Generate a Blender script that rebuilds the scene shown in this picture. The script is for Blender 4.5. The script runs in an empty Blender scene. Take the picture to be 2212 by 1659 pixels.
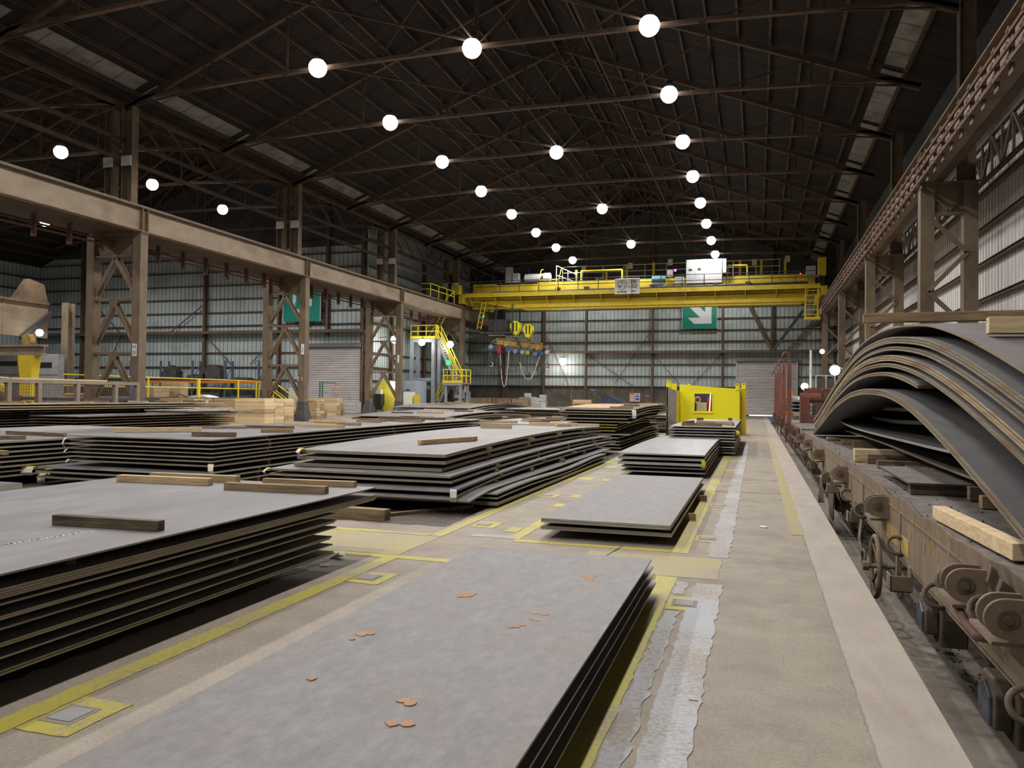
import bpy, bmesh, math, random
from mathutils import Vector, Matrix

S = bpy.context.scene
C = S.collection
R = random.Random(7)

# ------------------------------------------------------------------ camera, world, exposure
cam_d = bpy.data.cameras.new('camera')
cam_d.sensor_width = 36.0
cam_d.lens = 1700.0 / 2212.0 * 36.0
cam_d.clip_start = 0.05
cam_d.clip_end = 400
cam = bpy.data.objects.new('camera', cam_d)
C.objects.link(cam)
cr = Vector((0.95477972, 0.29707396, 0.01194794))
cu = -Vector((0.00683268, 0.01825124, -0.99981009))
cb = -Vector((-0.29723561, 0.95468003, 0.0153961))
m = Matrix.Identity(4)
for i in range(3):
    m[i][0], m[i][1], m[i][2] = cr[i], cu[i], cb[i]
m[2][3] = 1.7
cam.matrix_world = m
S.camera = cam

w = bpy.data.worlds.new('world')
S.world = w
w.use_nodes = True
w.node_tree.nodes['Background'].inputs[0].default_value = (0.55, 0.65, 0.8, 1)
w.node_tree.nodes['Background'].inputs[1].default_value = 0.15

S.view_settings.view_transform = 'Standard'
S.view_settings.look = 'None'
S.view_settings.gamma = 1.0
S.view_settings.exposure = EXPO if 'EXPO' in globals() else 0.0
S.view_settings.use_curve_mapping = False
S.cycles.max_bounces = 6
S.cycles.diffuse_bounces = 4
S.cycles.glossy_bounces = 3
S.cycles.transmission_bounces = 3
S.cycles.caustics_reflective = False
S.cycles.caustics_refractive = False
S.cycles.sample_clamp_indirect = 4.0
S.cycles.use_adaptive_sampling = True
S.cycles.adaptive_threshold = 0.03
S.cycles.use_denoising = True

LAMP_W = 4450.0       # high-bay lamp power
LAMP_COL = (1.0, 0.955, 0.91)
LENS_E = 9.0

# ------------------------------------------------------------------ materials
MATS = {}

def mat(name, c1, c2=None, scale=4.0, rough=0.7, metal=0.0, bump=0.0, stretch=(1, 1, 1), detail=6.0,
        lo=0.35, hi=0.65, vary=0.0, c3=None, s3=0.6, lo3=0.5, hi3=0.7, coords='world', rough2=None, spec=0.5, fine=None):
    """principled material whose colour is a noise mix of c1 and c2 (and larger stains c3)"""
    if name in MATS:
        return MATS[name]
    mt = bpy.data.materials.new(name)
    MATS[name] = mt
    mt.use_nodes = True
    nt = mt.node_tree
    N, L = nt.nodes, nt.links
    b = N['Principled BSDF']
    b.inputs['Roughness'].default_value = rough
    b.inputs['Metallic'].default_value = metal
    b.inputs['Specular IOR Level'].default_value = spec
    if c2 is None and not vary:
        b.inputs['Base Color'].default_value = (*c1, 1)
        return mt
    c2 = c2 or c1
    if coords == 'world':
        g = N.new('ShaderNodeNewGeometry'); src = g.outputs['Position']
    else:
        g = N.new('ShaderNodeTexCoord'); src = g.outputs['Object']
    mp = N.new('ShaderNodeMapping'); mp.inputs['Scale'].default_value = stretch
    L.new(src, mp.inputs['Vector'])
    nz = N.new('ShaderNodeTexNoise'); nz.inputs['Scale'].default_value = scale
    nz.inputs['Detail'].default_value = detail; nz.inputs['Roughness'].default_value = 0.62
    L.new(mp.outputs['Vector'], nz.inputs['Vector'])
    rp = N.new('ShaderNodeValToRGB')
    rp.color_ramp.elements[0].position = lo; rp.color_ramp.elements[0].color = (*c1, 1)
    rp.color_ramp.elements[1].position = hi; rp.color_ramp.elements[1].color = (*c2, 1)
    L.new(nz.outputs['Fac'], rp.inputs['Fac'])
    col = rp.outputs['Color']
    if c3:
        n3 = N.new('ShaderNodeTexNoise'); n3.inputs['Scale'].default_value = s3
        n3.inputs['Detail'].default_value = 5; n3.inputs['Roughness'].default_value = 0.6
        L.new(mp.outputs['Vector'], n3.inputs['Vector'])
        mr = N.new('ShaderNodeMapRange')
        mr.inputs['From Min'].default_value = lo3; mr.inputs['From Max'].default_value = hi3
        L.new(n3.outputs['Fac'], mr.inputs['Value'])
        mx = N.new('ShaderNodeMix'); mx.data_type = 'RGBA'
        L.new(mr.outputs['Result'], mx.inputs[0]); L.new(col, mx.inputs[6])
        mx.inputs[7].default_value = (*c3, 1)
        col = mx.outputs[2]
    if fine:
        nf = N.new('ShaderNodeTexNoise'); nf.inputs['Scale'].default_value = fine[0]
        nf.inputs['Detail'].default_value = 8; nf.inputs['Roughness'].default_value = 0.75
        mf = N.new('ShaderNodeMapping'); mf.inputs['Scale'].default_value = fine[2] if len(fine) > 2 else (1, 1, 1)
        L.new(src, mf.inputs['Vector']); L.new(mf.outputs['Vector'], nf.inputs['Vector'])
        mr = N.new('ShaderNodeMapRange'); mr.inputs['From Min'].default_value = 0.3; mr.inputs['From Max'].default_value = 0.7
        mr.inputs['To Min'].default_value = 1 - fine[1]; mr.inputs['To Max'].default_value = 1 + fine[1]
        L.new(nf.outputs['Fac'], mr.inputs['Value'])
        hf = N.new('ShaderNodeHueSaturation')
        L.new(mr.outputs['Result'], hf.inputs['Value']); L.new(col, hf.inputs['Color'])
        col = hf.outputs['Color']
    if vary:
        oi = N.new('ShaderNodeObjectInfo')
        hv = N.new('ShaderNodeHueSaturation')
        mr = N.new('ShaderNodeMapRange')
        mr.inputs['To Min'].default_value = 1 - vary; mr.inputs['To Max'].default_value = 1 + vary * 0.5
        L.new(oi.outputs['Random'], mr.inputs['Value']); L.new(mr.outputs['Result'], hv.inputs['Value'])
        L.new(col, hv.inputs['Color'])
        col = hv.outputs['Color']
    L.new(col, b.inputs['Base Color'])
    if rough2 is not None:
        mr = N.new('ShaderNodeMapRange')
        mr.inputs['To Min'].default_value = rough; mr.inputs['To Max'].default_value = rough2
        L.new(nz.outputs['Fac'], mr.inputs['Value']); L.new(mr.outputs['Result'], b.inputs['Roughness'])
    if bump:
        bp = N.new('ShaderNodeBump'); bp.inputs['Strength'].default_value = bump
        bp.inputs['Distance'].default_value = 0.02
        L.new(nz.outputs['Fac'], bp.inputs['Height']); L.new(bp.outputs['Normal'], b.inputs['Normal'])
    return mt

def emis(name, col, strength):
    if name in MATS:
        return MATS[name]
    mt = bpy.data.materials.new(name); MATS[name] = mt
    mt.use_nodes = True
    b = mt.node_tree.nodes['Principled BSDF']
    b.inputs['Base Color'].default_value = (*col, 1)
    b.inputs['Emission Color'].default_value = (*col, 1)
    b.inputs['Emission Strength'].default_value = strength
    return mt

def srgb(r, g, b):
    f = lambda v: (v / 255 / 12.92) if v / 255 <= 0.04045 else ((v / 255 + 0.055) / 1.055) ** 2.4
    return (f(r), f(g), f(b))

CONC = mat('concrete_floor', (0.315, 0.27, 0.218), (0.39, 0.34, 0.28), 2.6, 0.75, bump=0.25, c3=(0.25, 0.205, 0.162), s3=0.9, lo3=0.52, hi3=0.74, detail=9, fine=(42, 0.22))
KERB = mat('smooth_concrete', (0.40, 0.35, 0.295), (0.48, 0.425, 0.365), 2.5, 0.7, bump=0.12, c3=(0.35, 0.295, 0.24), s3=1.3, lo3=0.55, hi3=0.8, stretch=(1.6, 0.5, 1), detail=8, fine=(50, 0.12))
TRENCH = mat('dusty_trench', (0.29, 0.25, 0.205), (0.37, 0.325, 0.275), 3.0, 0.9, bump=0.2, c3=(0.16, 0.14, 0.115), s3=0.8)
BALLAST = mat('dark_dirt', (0.05, 0.045, 0.035), (0.16, 0.135, 0.105), 26.0, 0.95, bump=0.8)
MILL = mat('mill_scale', (0.20, 0.193, 0.205), (0.275, 0.265, 0.275), 5.0, 0.46, 0.25, bump=0.03, stretch=(1, 0.35, 1), c3=(0.175, 0.162, 0.165), s3=0.9, lo3=0.45, hi3=0.7, rough2=0.6, fine=(9, 0.08, (1, 0.3, 1)))
MILLW = mat('mill_scale_scuffed', (0.165, 0.158, 0.168), (0.235, 0.228, 0.238), 7.0, 0.5, 0.2, bump=0.05, stretch=(1, 0.55, 1), c3=(0.20, 0.178, 0.17), s3=1.6, lo3=0.42, hi3=0.7, rough2=0.65, detail=10, fine=(13, 0.22, (1.3, 0.7, 1)))
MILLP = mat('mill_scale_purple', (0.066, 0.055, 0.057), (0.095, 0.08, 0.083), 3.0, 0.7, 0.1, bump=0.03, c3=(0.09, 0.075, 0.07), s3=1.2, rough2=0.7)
MILLA = mat('mill_scale_shaded', (0.017, 0.0165, 0.018), (0.034, 0.031, 0.032), 4.0, 0.7, 0.05, bump=0.04, c3=(0.045, 0.028, 0.02), s3=1.6, lo3=0.58, hi3=0.8, spec=0.3)  # mill scale darkened to carry the shade of the plates above
MILLB = mat('mill_scale_bluish', (0.13, 0.135, 0.155), (0.2, 0.205, 0.225), 5.0, 0.42, 0.25, bump=0.03, stretch=(1, 0.35, 1), c3=(0.13, 0.115, 0.11), s3=1.1)
MILLD = mat('mill_scale_dark', (0.05, 0.048, 0.05), (0.085, 0.08, 0.082), 4.0, 0.6, 0.15, bump=0.05, stretch=(1, 0.4, 1), c3=(0.15, 0.09, 0.06), s3=1.6, lo3=0.58, hi3=0.8)
CUT = mat('cut_steel_edge', (0.30, 0.265, 0.20), (0.42, 0.375, 0.29), 9.0, 0.55, 0.2, stretch=(1, 0.25, 8), c3=(0.26, 0.19, 0.12), s3=1.2)
CUTA = mat('rust_flecked_edge', (0.20, 0.16, 0.105), (0.30, 0.245, 0.165), 9.0, 0.6, 0.15, stretch=(1, 0.25, 8), c3=(0.2, 0.105, 0.045), s3=1.2)
CUTD = mat('shaded_rusty_edge', (0.10, 0.065, 0.04), (0.17, 0.115, 0.07), 5.0, 0.7, 0.1, stretch=(1, 0.4, 6))  # rusty edge, colour also darkened for the deep shade low in the stack
CUTG = mat('cut_steel_edge_grey', (0.36, 0.355, 0.335), (0.5, 0.49, 0.46), 9.0, 0.5, 0.25, stretch=(1, 0.25, 8), c3=(0.28, 0.24, 0.2), s3=1.4)
CUTR = mat('cut_steel_edge_rusty', (0.36, 0.25, 0.11), (0.46, 0.36, 0.23), 5.0, 0.6, 0.1, stretch=(1, 0.4, 6), c3=(0.22, 0.12, 0.06), s3=1.0)
WOOD = mat('fresh_timber', (0.46, 0.32, 0.16), (0.66, 0.5, 0.29), 5.0, 0.8, bump=0.25, stretch=(0.6, 2.5, 6), c3=(0.36, 0.23, 0.11), s3=1.4, vary=0.3, coords='world')
WOODP = mat('pale_timber', (0.6, 0.44, 0.24), (0.8, 0.64, 0.4), 5.0, 0.8, bump=0.2, stretch=(0.6, 2.5, 6), vary=0.2)
WOODD = mat('weathered_timber', (0.11, 0.08, 0.055), (0.26, 0.19, 0.12), 5.0, 0.85, bump=0.3, stretch=(0.6, 2.5, 6), c3=(0.06, 0.05, 0.04), s3=2.0, vary=0.3)
WOODM = mat('used_timber', (0.26, 0.18, 0.10), (0.44, 0.32, 0.18), 5.0, 0.82, bump=0.3, stretch=(0.6, 2.5, 6), c3=(0.14, 0.1, 0.07), s3=1.7, vary=0.3)
BROWN = mat('brown_steel_paint', (0.15, 0.105, 0.062), (0.21, 0.15, 0.095), 2.5, 0.7, bump=0.08, c3=(0.11, 0.07, 0.045), s3=0.8)
COLM = mat('brown_column_paint', (0.135, 0.098, 0.062), (0.19, 0.142, 0.095), 2.2, 0.75, bump=0.08, c3=(0.105, 0.072, 0.045), s3=0.9, stretch=(1, 1, 0.5))
BEIGE = mat('dusty_beige_steel', (0.235, 0.185, 0.13), (0.30, 0.24, 0.175), 2.2, 0.75, bump=0.08, c3=(0.19, 0.135, 0.09), s3=0.9, stretch=(1, 0.5, 1))
DARKST = mat('dark_roof_steel', (0.06, 0.036, 0.023), (0.10, 0.06, 0.038), 1.5, 0.8, c3=(0.04, 0.026, 0.018), s3=0.6)
ROOFM = mat('brown_roof_sheet', (0.022, 0.018, 0.017), (0.04, 0.033, 0.029), 3.0, 0.9, stretch=(0.15, 4.0, 0.15), c3=(0.016, 0.014, 0.014), s3=0.35, detail=4, spec=0.2)
RUST = mat('rusty_red_steel', (0.085, 0.042, 0.03), (0.135, 0.065, 0.045), 6.0, 0.75, bump=0.2, c3=(0.10, 0.05, 0.035), s3=1.5)
REDP = mat('red_wagon_paint', (0.16, 0.055, 0.04), (0.22, 0.085, 0.06), 3.0, 0.65, bump=0.08, c3=(0.12, 0.06, 0.045), s3=1.2)
WAGON = mat('dusty_wagon_steel', (0.155, 0.112, 0.072), (0.24, 0.182, 0.122), 3.5, 0.75, bump=0.25, stretch=(1, 2.2, 0.4), c3=(0.13, 0.085, 0.055), s3=1.2, lo3=0.5, hi3=0.72, detail=9)
WAGOND = mat('dark_wagon_steel', (0.09, 0.068, 0.05), (0.17, 0.125, 0.09), 8.0, 0.75, bump=0.4, c3=(0.055, 0.043, 0.033), s3=2.2)
DECKM = mat('dusty_wagon_deck', (0.13, 0.112, 0.102), (0.25, 0.215, 0.195), 14.0, 0.9, bump=0.7, c3=(0.10, 0.09, 0.085), s3=2.0, detail=10)
RAILM = mat('dirty_rail_steel', (0.10, 0.085, 0.065), (0.2, 0.175, 0.14), 8.0, 0.6, 0.3, bump=0.3)
CLAD = mat('pale_cladding', (0.42, 0.50, 0.52), (0.49, 0.57, 0.585), 0.9, 0.55, c3=(0.31, 0.365, 0.36), s3=0.5)
CLADR = mat('white_cladding', (0.52, 0.50, 0.49), (0.62, 0.60, 0.59), 0.9, 0.6, c3=(0.44, 0.425, 0.42), s3=0.6, stretch=(1, 3, 0.3))
CLADS = mat('cladding_seam', (0.12, 0.135, 0.13), (0.18, 0.195, 0.19), 2.0, 0.7)
CLADS2 = mat('cladding_seam_pale', (0.38, 0.37, 0.365), (0.46, 0.45, 0.44), 2.0, 0.7)
GIRTM = mat('brown_girt_steel', (0.09, 0.058, 0.04), (0.14, 0.092, 0.065), 2.5, 0.7)
PLINTH = mat('grimy_concrete_wall', (0.085, 0.078, 0.066), (0.15, 0.137, 0.115), 1.6, 0.85, c3=(0.06, 0.055, 0.048), s3=0.7, bump=0.1)
SHUT = mat('galvanised_shutter', (0.58, 0.56, 0.575), (0.70, 0.68, 0.69), 1.2, 0.5, 0.1, stretch=(0.6, 1, 3))
SKYL = mat('translucent_sheet', (0.19, 0.183, 0.17), (0.28, 0.27, 0.25), 1.6, 0.6, stretch=(1, 0.6, 1), c3=(0.11, 0.105, 0.095), s3=1.0)
YEL = mat('yellow_paint', (0.62, 0.46, 0.02), (0.72, 0.55, 0.035), 2.0, 0.5, c3=(0.45, 0.33, 0.03), s3=0.9, lo3=0.55, hi3=0.75)
YELB = mat('bright_yellow_paint', (0.88, 0.80, 0.005), (0.92, 0.85, 0.01), 1.5, 0.5)
YELR = mat('yellow_handrail_paint', (0.72, 0.6, 0.02), (0.8, 0.68, 0.03), 3.0, 0.5)
YELD = mat('dirty_yellow_paint', (0.40, 0.36, 0.03), (0.52, 0.47, 0.04), 1.5, 0.6, c3=(0.16, 0.14, 0.03), s3=0.8, lo3=0.55, hi3=0.7)
OCHRE = mat('ochre_painted_steel', (0.36, 0.24, 0.06), (0.48, 0.34, 0.1), 4.0, 0.65, c3=(0.2, 0.13, 0.05), s3=1.5)
GREY = mat('grey_blue_paint', (0.30, 0.345, 0.40), (0.36, 0.405, 0.46), 2.0, 0.5)
STGREY = mat('stair_grey_steel', (0.24, 0.28, 0.33), (0.30, 0.34, 0.39), 2.0, 0.45, 0.1)
WHITE = mat('white_paint', (0.46, 0.465, 0.48), (0.52, 0.525, 0.54), 1.5, 0.45)
DIRTYW = mat('grubby_white_sign', (0.66, 0.65, 0.62), (0.8, 0.79, 0.77), 3.0, 0.5, c3=(0.5, 0.45, 0.4), s3=1.5, lo3=0.6, hi3=0.8)
FOAM = mat('white_foam', (0.72, 0.74, 0.77), (0.82, 0.84, 0.86), 2.0, 0.8)
LGREY = mat('light_grey_metal', (0.48, 0.48, 0.48), (0.58, 0.58, 0.58), 3.0, 0.45, 0.2)
CGREY = mat('grey_concrete_block', (0.30, 0.30, 0.31), (0.39, 0.385, 0.39), 2.0, 0.85)
BLACK = mat('black_paint', (0.012, 0.012, 0.013), (0.025, 0.025, 0.025), 3.0, 0.55)
DGREY = mat('dark_grey_steel', (0.04, 0.04, 0.043), (0.075, 0.072, 0.072), 3.0, 0.6)
GREEN = mat('green_sign_paint', (0.0, 0.21, 0.15), (0.0, 0.235, 0.17), 1.0, 0.5)
SIGNW = mat('white_sign_paint', (0.66, 0.70, 0.72), (0.72, 0.76, 0.78), 1.0, 0.5)
BLUE = mat('blue_paint', (0.03, 0.09, 0.30), (0.05, 0.12, 0.36), 2.0, 0.5)
PBLUE = mat('pale_blue_paint', (0.16, 0.25, 0.45), (0.22, 0.32, 0.52), 5.0, 0.5)
TEAL = mat('teal_motor_paint', (0.11, 0.24, 0.28), (0.16, 0.31, 0.35), 4.0, 0.5)
RBLUE = mat('rack_blue_paint', (0.055, 0.085, 0.13), (0.08, 0.115, 0.17), 2.0, 0.5)
ORANGE = mat('orange_paint', (0.62, 0.16, 0.02), (0.7, 0.2, 0.03), 2.0, 0.5)
ORB = mat('orange_plywood', (0.48, 0.27, 0.085), (0.58, 0.35, 0.13), 3.0, 0.6, stretch=(1, 0.3, 1))
RED = mat('red_paint', (0.36, 0.03, 0.02), (0.42, 0.045, 0.03), 3.0, 0.5)
PAPER = mat('white_tag_paper', (0.78, 0.77, 0.72), (0.86, 0.85, 0.8), 6.0, 0.7)
TAGY = mat('yellow_tag', (0.85, 0.65, 0.02), (0.9, 0.72, 0.04), 6.0, 0.6)
CARD = mat('brown_cardboard', (0.38, 0.27, 0.16), (0.47, 0.35, 0.22), 2.0, 0.8)
CABLE = mat('pale_sling_webbing', (0.5, 0.48, 0.42), (0.62, 0.6, 0.52), 5.0, 0.8)
GGREEN = mat('green_machine_paint', (0.02, 0.11, 0.06), (0.03, 0.15, 0.09), 3.0, 0.5)
CHAIN = mat('chain_steel', (0.10, 0.095, 0.09), (0.2, 0.19, 0.18), 9.0, 0.5, 0.5)
TARP = mat('dark_blue_tarpaulin', (0.02, 0.03, 0.07), (0.04, 0.055, 0.11), 3.0, 0.6)
CHALK = mat('chalk_mark', (0.55, 0.55, 0.6), (0.8, 0.8, 0.84), 18.0, 0.9)
ORSPOT = mat('orange_rust_spot', (0.42, 0.23, 0.13), (0.5, 0.3, 0.19), 14.0, 0.8)
WEBP = mat('blue_band', (0.02, 0.09, 0.4), (0.04, 0.14, 0.5), 4.0, 0.5)
LENS = emis('lamp_lens_glow', (1.0, 0.97, 0.92), LENS_E)
WLENS = emis('warm_lamp_glow', (1.0, 0.88, 0.66), 20.0)
GLED = emis('green_signal_glow', (0.02, 0.75, 0.2), 1.5)
DAYL = emis('daylight_gap', (0.9, 0.88, 1.0), 1.6)
MAGL = emis('magenta_beacon_glow', (0.8, 0.1, 0.7), 3.0)
REDL = emis('red_beacon_glow', (1.0, 0.08, 0.03), 3.0)
DSHEET = mat('dark_upper_cladding', (0.05, 0.055, 0.06), (0.085, 0.09, 0.095), 1.2, 0.8, c3=(0.035, 0.037, 0.04), s3=0.5)  # darker sheet used above the pale cladding
AXLE = mat('worn_axle_cover', (0.10, 0.11, 0.14), (0.2, 0.21, 0.25), 12.0, 0.4, 0.4)
GLASS = mat('dark_window_glass', (0.03, 0.035, 0.05), None, rough=0.06, spec=0.9)

def paint(name, col, wear=0.5, scale=9.0, base=(0.36, 0.31, 0.26), stretch=(1, 1, 1)):
    """road paint worn through to the concrete below"""
    if name in MATS:
        return MATS[name]
    mt = bpy.data.materials.new(name); MATS[name] = mt
    mt.use_nodes = True
    N, L = mt.node_tree.nodes, mt.node_tree.links
    b = N['Principled BSDF']; b.inputs['Roughness'].default_value = 0.65
    g = N.new('ShaderNodeNewGeometry')
    mp = N.new('ShaderNodeMapping'); mp.inputs['Scale'].default_value = stretch
    L.new(g.outputs['Position'], mp.inputs['Vector'])
    nz = N.new('ShaderNodeTexNoise'); nz.inputs['Scale'].default_value = scale
    nz.inputs['Detail'].default_value = 10; nz.inputs['Roughness'].default_value = 0.75
    L.new(mp.outputs['Vector'], nz.inputs['Vector'])
    n2 = N.new('ShaderNodeTexNoise'); n2.inputs['Scale'].default_value = 1.1
    n2.inputs['Detail'].default_value = 4
    L.new(g.outputs['Position'], n2.inputs['Vector'])
    ad = N.new('ShaderNodeMath'); ad.operation = 'MULTIPLY_ADD'
    L.new(n2.outputs['Fac'], ad.inputs[0]); ad.inputs[1].default_value = 0.6
    L.new(nz.outputs['Fac'], ad.inputs[2])
    rp = N.new('ShaderNodeValToRGB')
    rp.color_ramp.elements[0].position = wear - 0.06 + 0.3; rp.color_ramp.elements[0].color = (*base, 1)
    rp.color_ramp.elements[1].position = wear + 0.10 + 0.3; rp.color_ramp.elements[1].color = (*col, 1)
    L.new(ad.outputs[0], rp.inputs['Fac'])
    L.new(rp.outputs['Color'], b.inputs['Base Color'])
    return mt

P_YEL = paint('worn_yellow_floor_paint', (0.55, 0.485, 0.085), 0.42, 24.0)
P_YEL2 = paint('pale_yellow_floor_paint', (0.42, 0.365, 0.17), 0.42, 12.0)
P_WHT = paint('worn_white_floor_paint', (0.47, 0.49, 0.53), 0.45, 36.0)
P_WHT2 = paint('faint_white_floor_paint', (0.46, 0.47, 0.50), 0.47, 28.0)
P_DARK = paint('dark_floor_tone', (0.075, 0.055, 0.042), 0.24, 3.0)  # darker floor tone, laid in patches around the plate stacks

# ------------------------------------------------------------------ mesh builder
class MB:
    def __init__(self):
        self.v, self.f, self.m = [], [], []

    def quad(self, pts, m=0):
        n = len(self.v)
        self.v += [tuple(p) for p in pts]
        self.f.append(tuple(range(n, n + len(pts)))); self.m.append(m)
        return self

    def box(self, x0, x1, y0, y1, z0, z1, m=0, top=None):
        n = len(self.v)
        self.v += [(x0, y0, z0), (x1, y0, z0), (x1, y1, z0), (x0, y1, z0), (x0, y0, z1), (x1, y0, z1), (x1, y1, z1), (x0, y1, z1)]
        fs = [(3, 2, 1, 0), (4, 5, 6, 7), (0, 1, 5, 4), (1, 2, 6, 5), (2, 3, 7, 6), (3, 0, 4, 7)]
        for k, q in enumerate(fs):
            self.f.append(tuple(n + i for i in q))
            self.m.append(top if (top is not None and k == 1) else m)
        return self

    def beam(self, p, q, w, h, m=0, up=(0, 0, 1)):
        p, q = Vector(p), Vector(q)
        d = (q - p).normalized()
        up = Vector(up)
        if abs(d.dot(up)) > 0.98:
            up = Vector((0, 1, 0)) if abs(d.y) < 0.9 else Vector((1, 0, 0))
        s = d.cross(up).normalized(); u = s.cross(d).normalized()
        n = len(self.v)
        for c in (p, q):
            for a, b in ((-1, -1), (1, -1), (1, 1), (-1, 1)):
                self.v.append(tuple(c + s * (a * w / 2) + u * (b * h / 2)))
        for k in ((3, 2, 1, 0), (4, 5, 6, 7), (0, 1, 5, 4), (1, 2, 6, 5), (2, 3, 7, 6), (3, 0, 4, 7)):
            self.f.append(tuple(n + i for i in k)); self.m.append(m)
        return self

    def ibeam(self, p, q, w, h, tf=0.03, tw=0.02, m=0, up=(0, 0, 1)):
        p, q = Vector(p), Vector(q)
        d = (q - p).normalized(); up = Vector(up)
        if abs(d.dot(up)) > 0.98:
            up = Vector((0, 1, 0))
        s = d.cross(up).normalized(); u = s.cross(d).normalized()
        self.beam(p + u * (h / 2 - tf / 2), q + u * (h / 2 - tf / 2), w, tf, m, up)
        self.beam(p - u * (h / 2 - tf / 2), q - u * (h / 2 - tf / 2), w, tf, m, up)
        self.beam(p, q, tw, h - 2 * tf, m, up)
        return self

    def tube(self, pts, r, n=8, m=0, closed=False, caps=True):
        pts = [Vector(p) for p in pts]
        k = len(pts)
        rr = r if isinstance(r, (list, tuple)) else [r] * k
        base = len(self.v)
        ref = None
        for i, p in enumerate(pts):
            a = pts[(i - 1) % k] if (closed or i > 0) else pts[i]
            b = pts[(i + 1) % k] if (closed or i < k - 1) else pts[i]
            d = (b - a).normalized()
            if ref is None:
                ref = Vector((0, 0, 1)) if abs(d.z) < 0.9 else Vector((1, 0, 0))
            s = d.cross(ref)
            if s.length < 1e-4:
                s = d.cross(Vector((0, 1, 0)))
            s.normalize(); u = s.cross(d).normalized(); ref = u
            for j in range(n):
                t = 2 * math.pi * j / n
                self.v.append(tuple(p + (s * math.cos(t) + u * math.sin(t)) * rr[i]))
        for i in range(k if closed else k - 1):
            for j in range(n):
                a = base + i * n + j; b = base + i * n + (j + 1) % n
                c = base + ((i + 1) % k) * n + (j + 1) % n; d = base + ((i + 1) % k) * n + j
                self.f.append((a, b, c, d)); self.m.append(m)
        if caps and not closed:
            self.f.append(tuple(base + j for j in reversed(range(n)))); self.m.append(m)
            self.f.append(tuple(base + (k - 1) * n + j for j in range(n))); self.m.append(m)
        return self

    def lathe(self, prof, n=16, m=0, o=(0, 0, 0), axis='z'):
        """prof: list of (radius, height); revolved about an axis through o"""
        base = len(self.v)
        for r, h in prof:
            for j in range(n):
                t = 2 * math.pi * j / n
                a, b = r * math.cos(t), r * math.sin(t)
                q = (a, b, h) if axis == 'z' else ((h, a, b) if axis == 'x' else (b, h, a))
                self.v.append((q[0] + o[0], q[1] + o[1], q[2] + o[2]))
        for i in range(len(prof) - 1):
            for j in range(n):
                self.f.append((base + i * n + j, base + i * n + (j + 1) % n, base + (i + 1) * n + (j + 1) % n, base + (i + 1) * n + j)); self.m.append(m)
        if prof[0][0] > 1e-4:
            self.f.append(tuple(base + j for j in reversed(range(n)))); self.m.append(m)
        if prof[-1][0] > 1e-4:
            self.f.append(tuple(base + (len(prof) - 1) * n + j for j in range(n))); self.m.append(m)
        return self

    def prism(self, poly, ax, a, b, m=0):
        """poly of 2-D points extruded along ax ('x': pts are (y,z); 'y': (x,z); 'z': (x,y))"""
        n = len(self.v); k = len(poly)
        for h in (a, b):
            for p in poly:
                self.v.append((h, p[0], p[1]) if ax == 'x' else ((p[0], h, p[1]) if ax == 'y' else (p[0], p[1], h)))
        self.f.append(tuple(n + i for i in reversed(range(k)))); self.m.append(m)
        self.f.append(tuple(n + k + i for i in range(k))); self.m.append(m)
        for i in range(k):
            j = (i + 1) % k
            self.f.append((n + i, n + j, n + k + j, n + k + i)); self.m.append(m)
        return self

    def build(self, name, mats, parent=None, smooth=False, loc=None, bevel=0.0):
        me = bpy.data.meshes.new(name)
        me.from_pydata(self.v, [], self.f)
        if not isinstance(mats, (list, tuple)):
            mats = [mats]
        for q in mats:
            me.materials.append(q)
        for p, k in zip(me.polygons, self.m):
            p.material_index = k
            p.use_smooth = smooth
        bm = bmesh.new(); bm.from_mesh(me)
        bmesh.ops.recalc_face_normals(bm, faces=bm.faces)
        bm.to_mesh(me); bm.free()
        me.update()
        o = bpy.data.objects.new(name, me)
        C.objects.link(o)
        if parent is not None:
            o.parent = parent
        if loc:
            o.location = loc
        if bevel:
            bv = o.modifiers.new('bevel', 'BEVEL'); bv.width = bevel; bv.segments = 2; bv.limit_method = 'ANGLE'
        return o

def tag(o, label, cat, group=None, kind=None):
    o['label'] = label
    o['category'] = cat
    if group:
        o['group'] = group
    if kind:
        o['kind'] = kind
    return o

def thing(name, label, cat, loc=(0, 0, 0), rz=0.0, group=None):
    o = bpy.data.objects.new(name, None)
    o.empty_display_size = 0.2
    C.objects.link(o)
    o.location = loc; o.rotation_euler = (0, 0, rz)
    return tag(o, label, cat, group)

def struct(o):
    o['kind'] = 'structure'
    return o

def dup(root, loc=None, rz=None, label=None):
    r = root.copy(); C.objects.link(r)
    if loc is not None: r.location = loc
    if rz is not None: r.rotation_euler = (0, 0, rz)
    if label: r['label'] = label
    for ch in list(root.children):
        c = ch.copy(); C.objects.link(c); c.parent = r
        for g in ch.children:
            d = g.copy(); C.objects.link(d); d.parent = c
    return r

def text(name, body, size, mt, loc, rot, parent=None, ext=0.004, sx=1.0, align='CENTER', off=0.0):
    cu_ = bpy.data.curves.new(name, 'FONT')
    cu_.body = body; cu_.size = size; cu_.extrude = ext; cu_.offset = off
    cu_.align_x = align; cu_.align_y = 'CENTER'
    cu_.materials.append(mt)
    o = bpy.data.objects.new(name, cu_); C.objects.link(o)
    o.location = loc; o.rotation_euler = rot; o.scale = (sx, 1, 1)
    bpy.context.view_layer.update()
    me = bpy.data.meshes.new_from_object(o.evaluated_get(bpy.context.evaluated_depsgraph_get()))
    bpy.data.objects.remove(o)
    me.name = name
    o = bpy.data.objects.new(name, me); C.objects.link(o)
    o.location = loc; o.rotation_euler = rot; o.scale = (sx, 1, 1)
    if parent is not None: o.parent = parent
    return o

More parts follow.
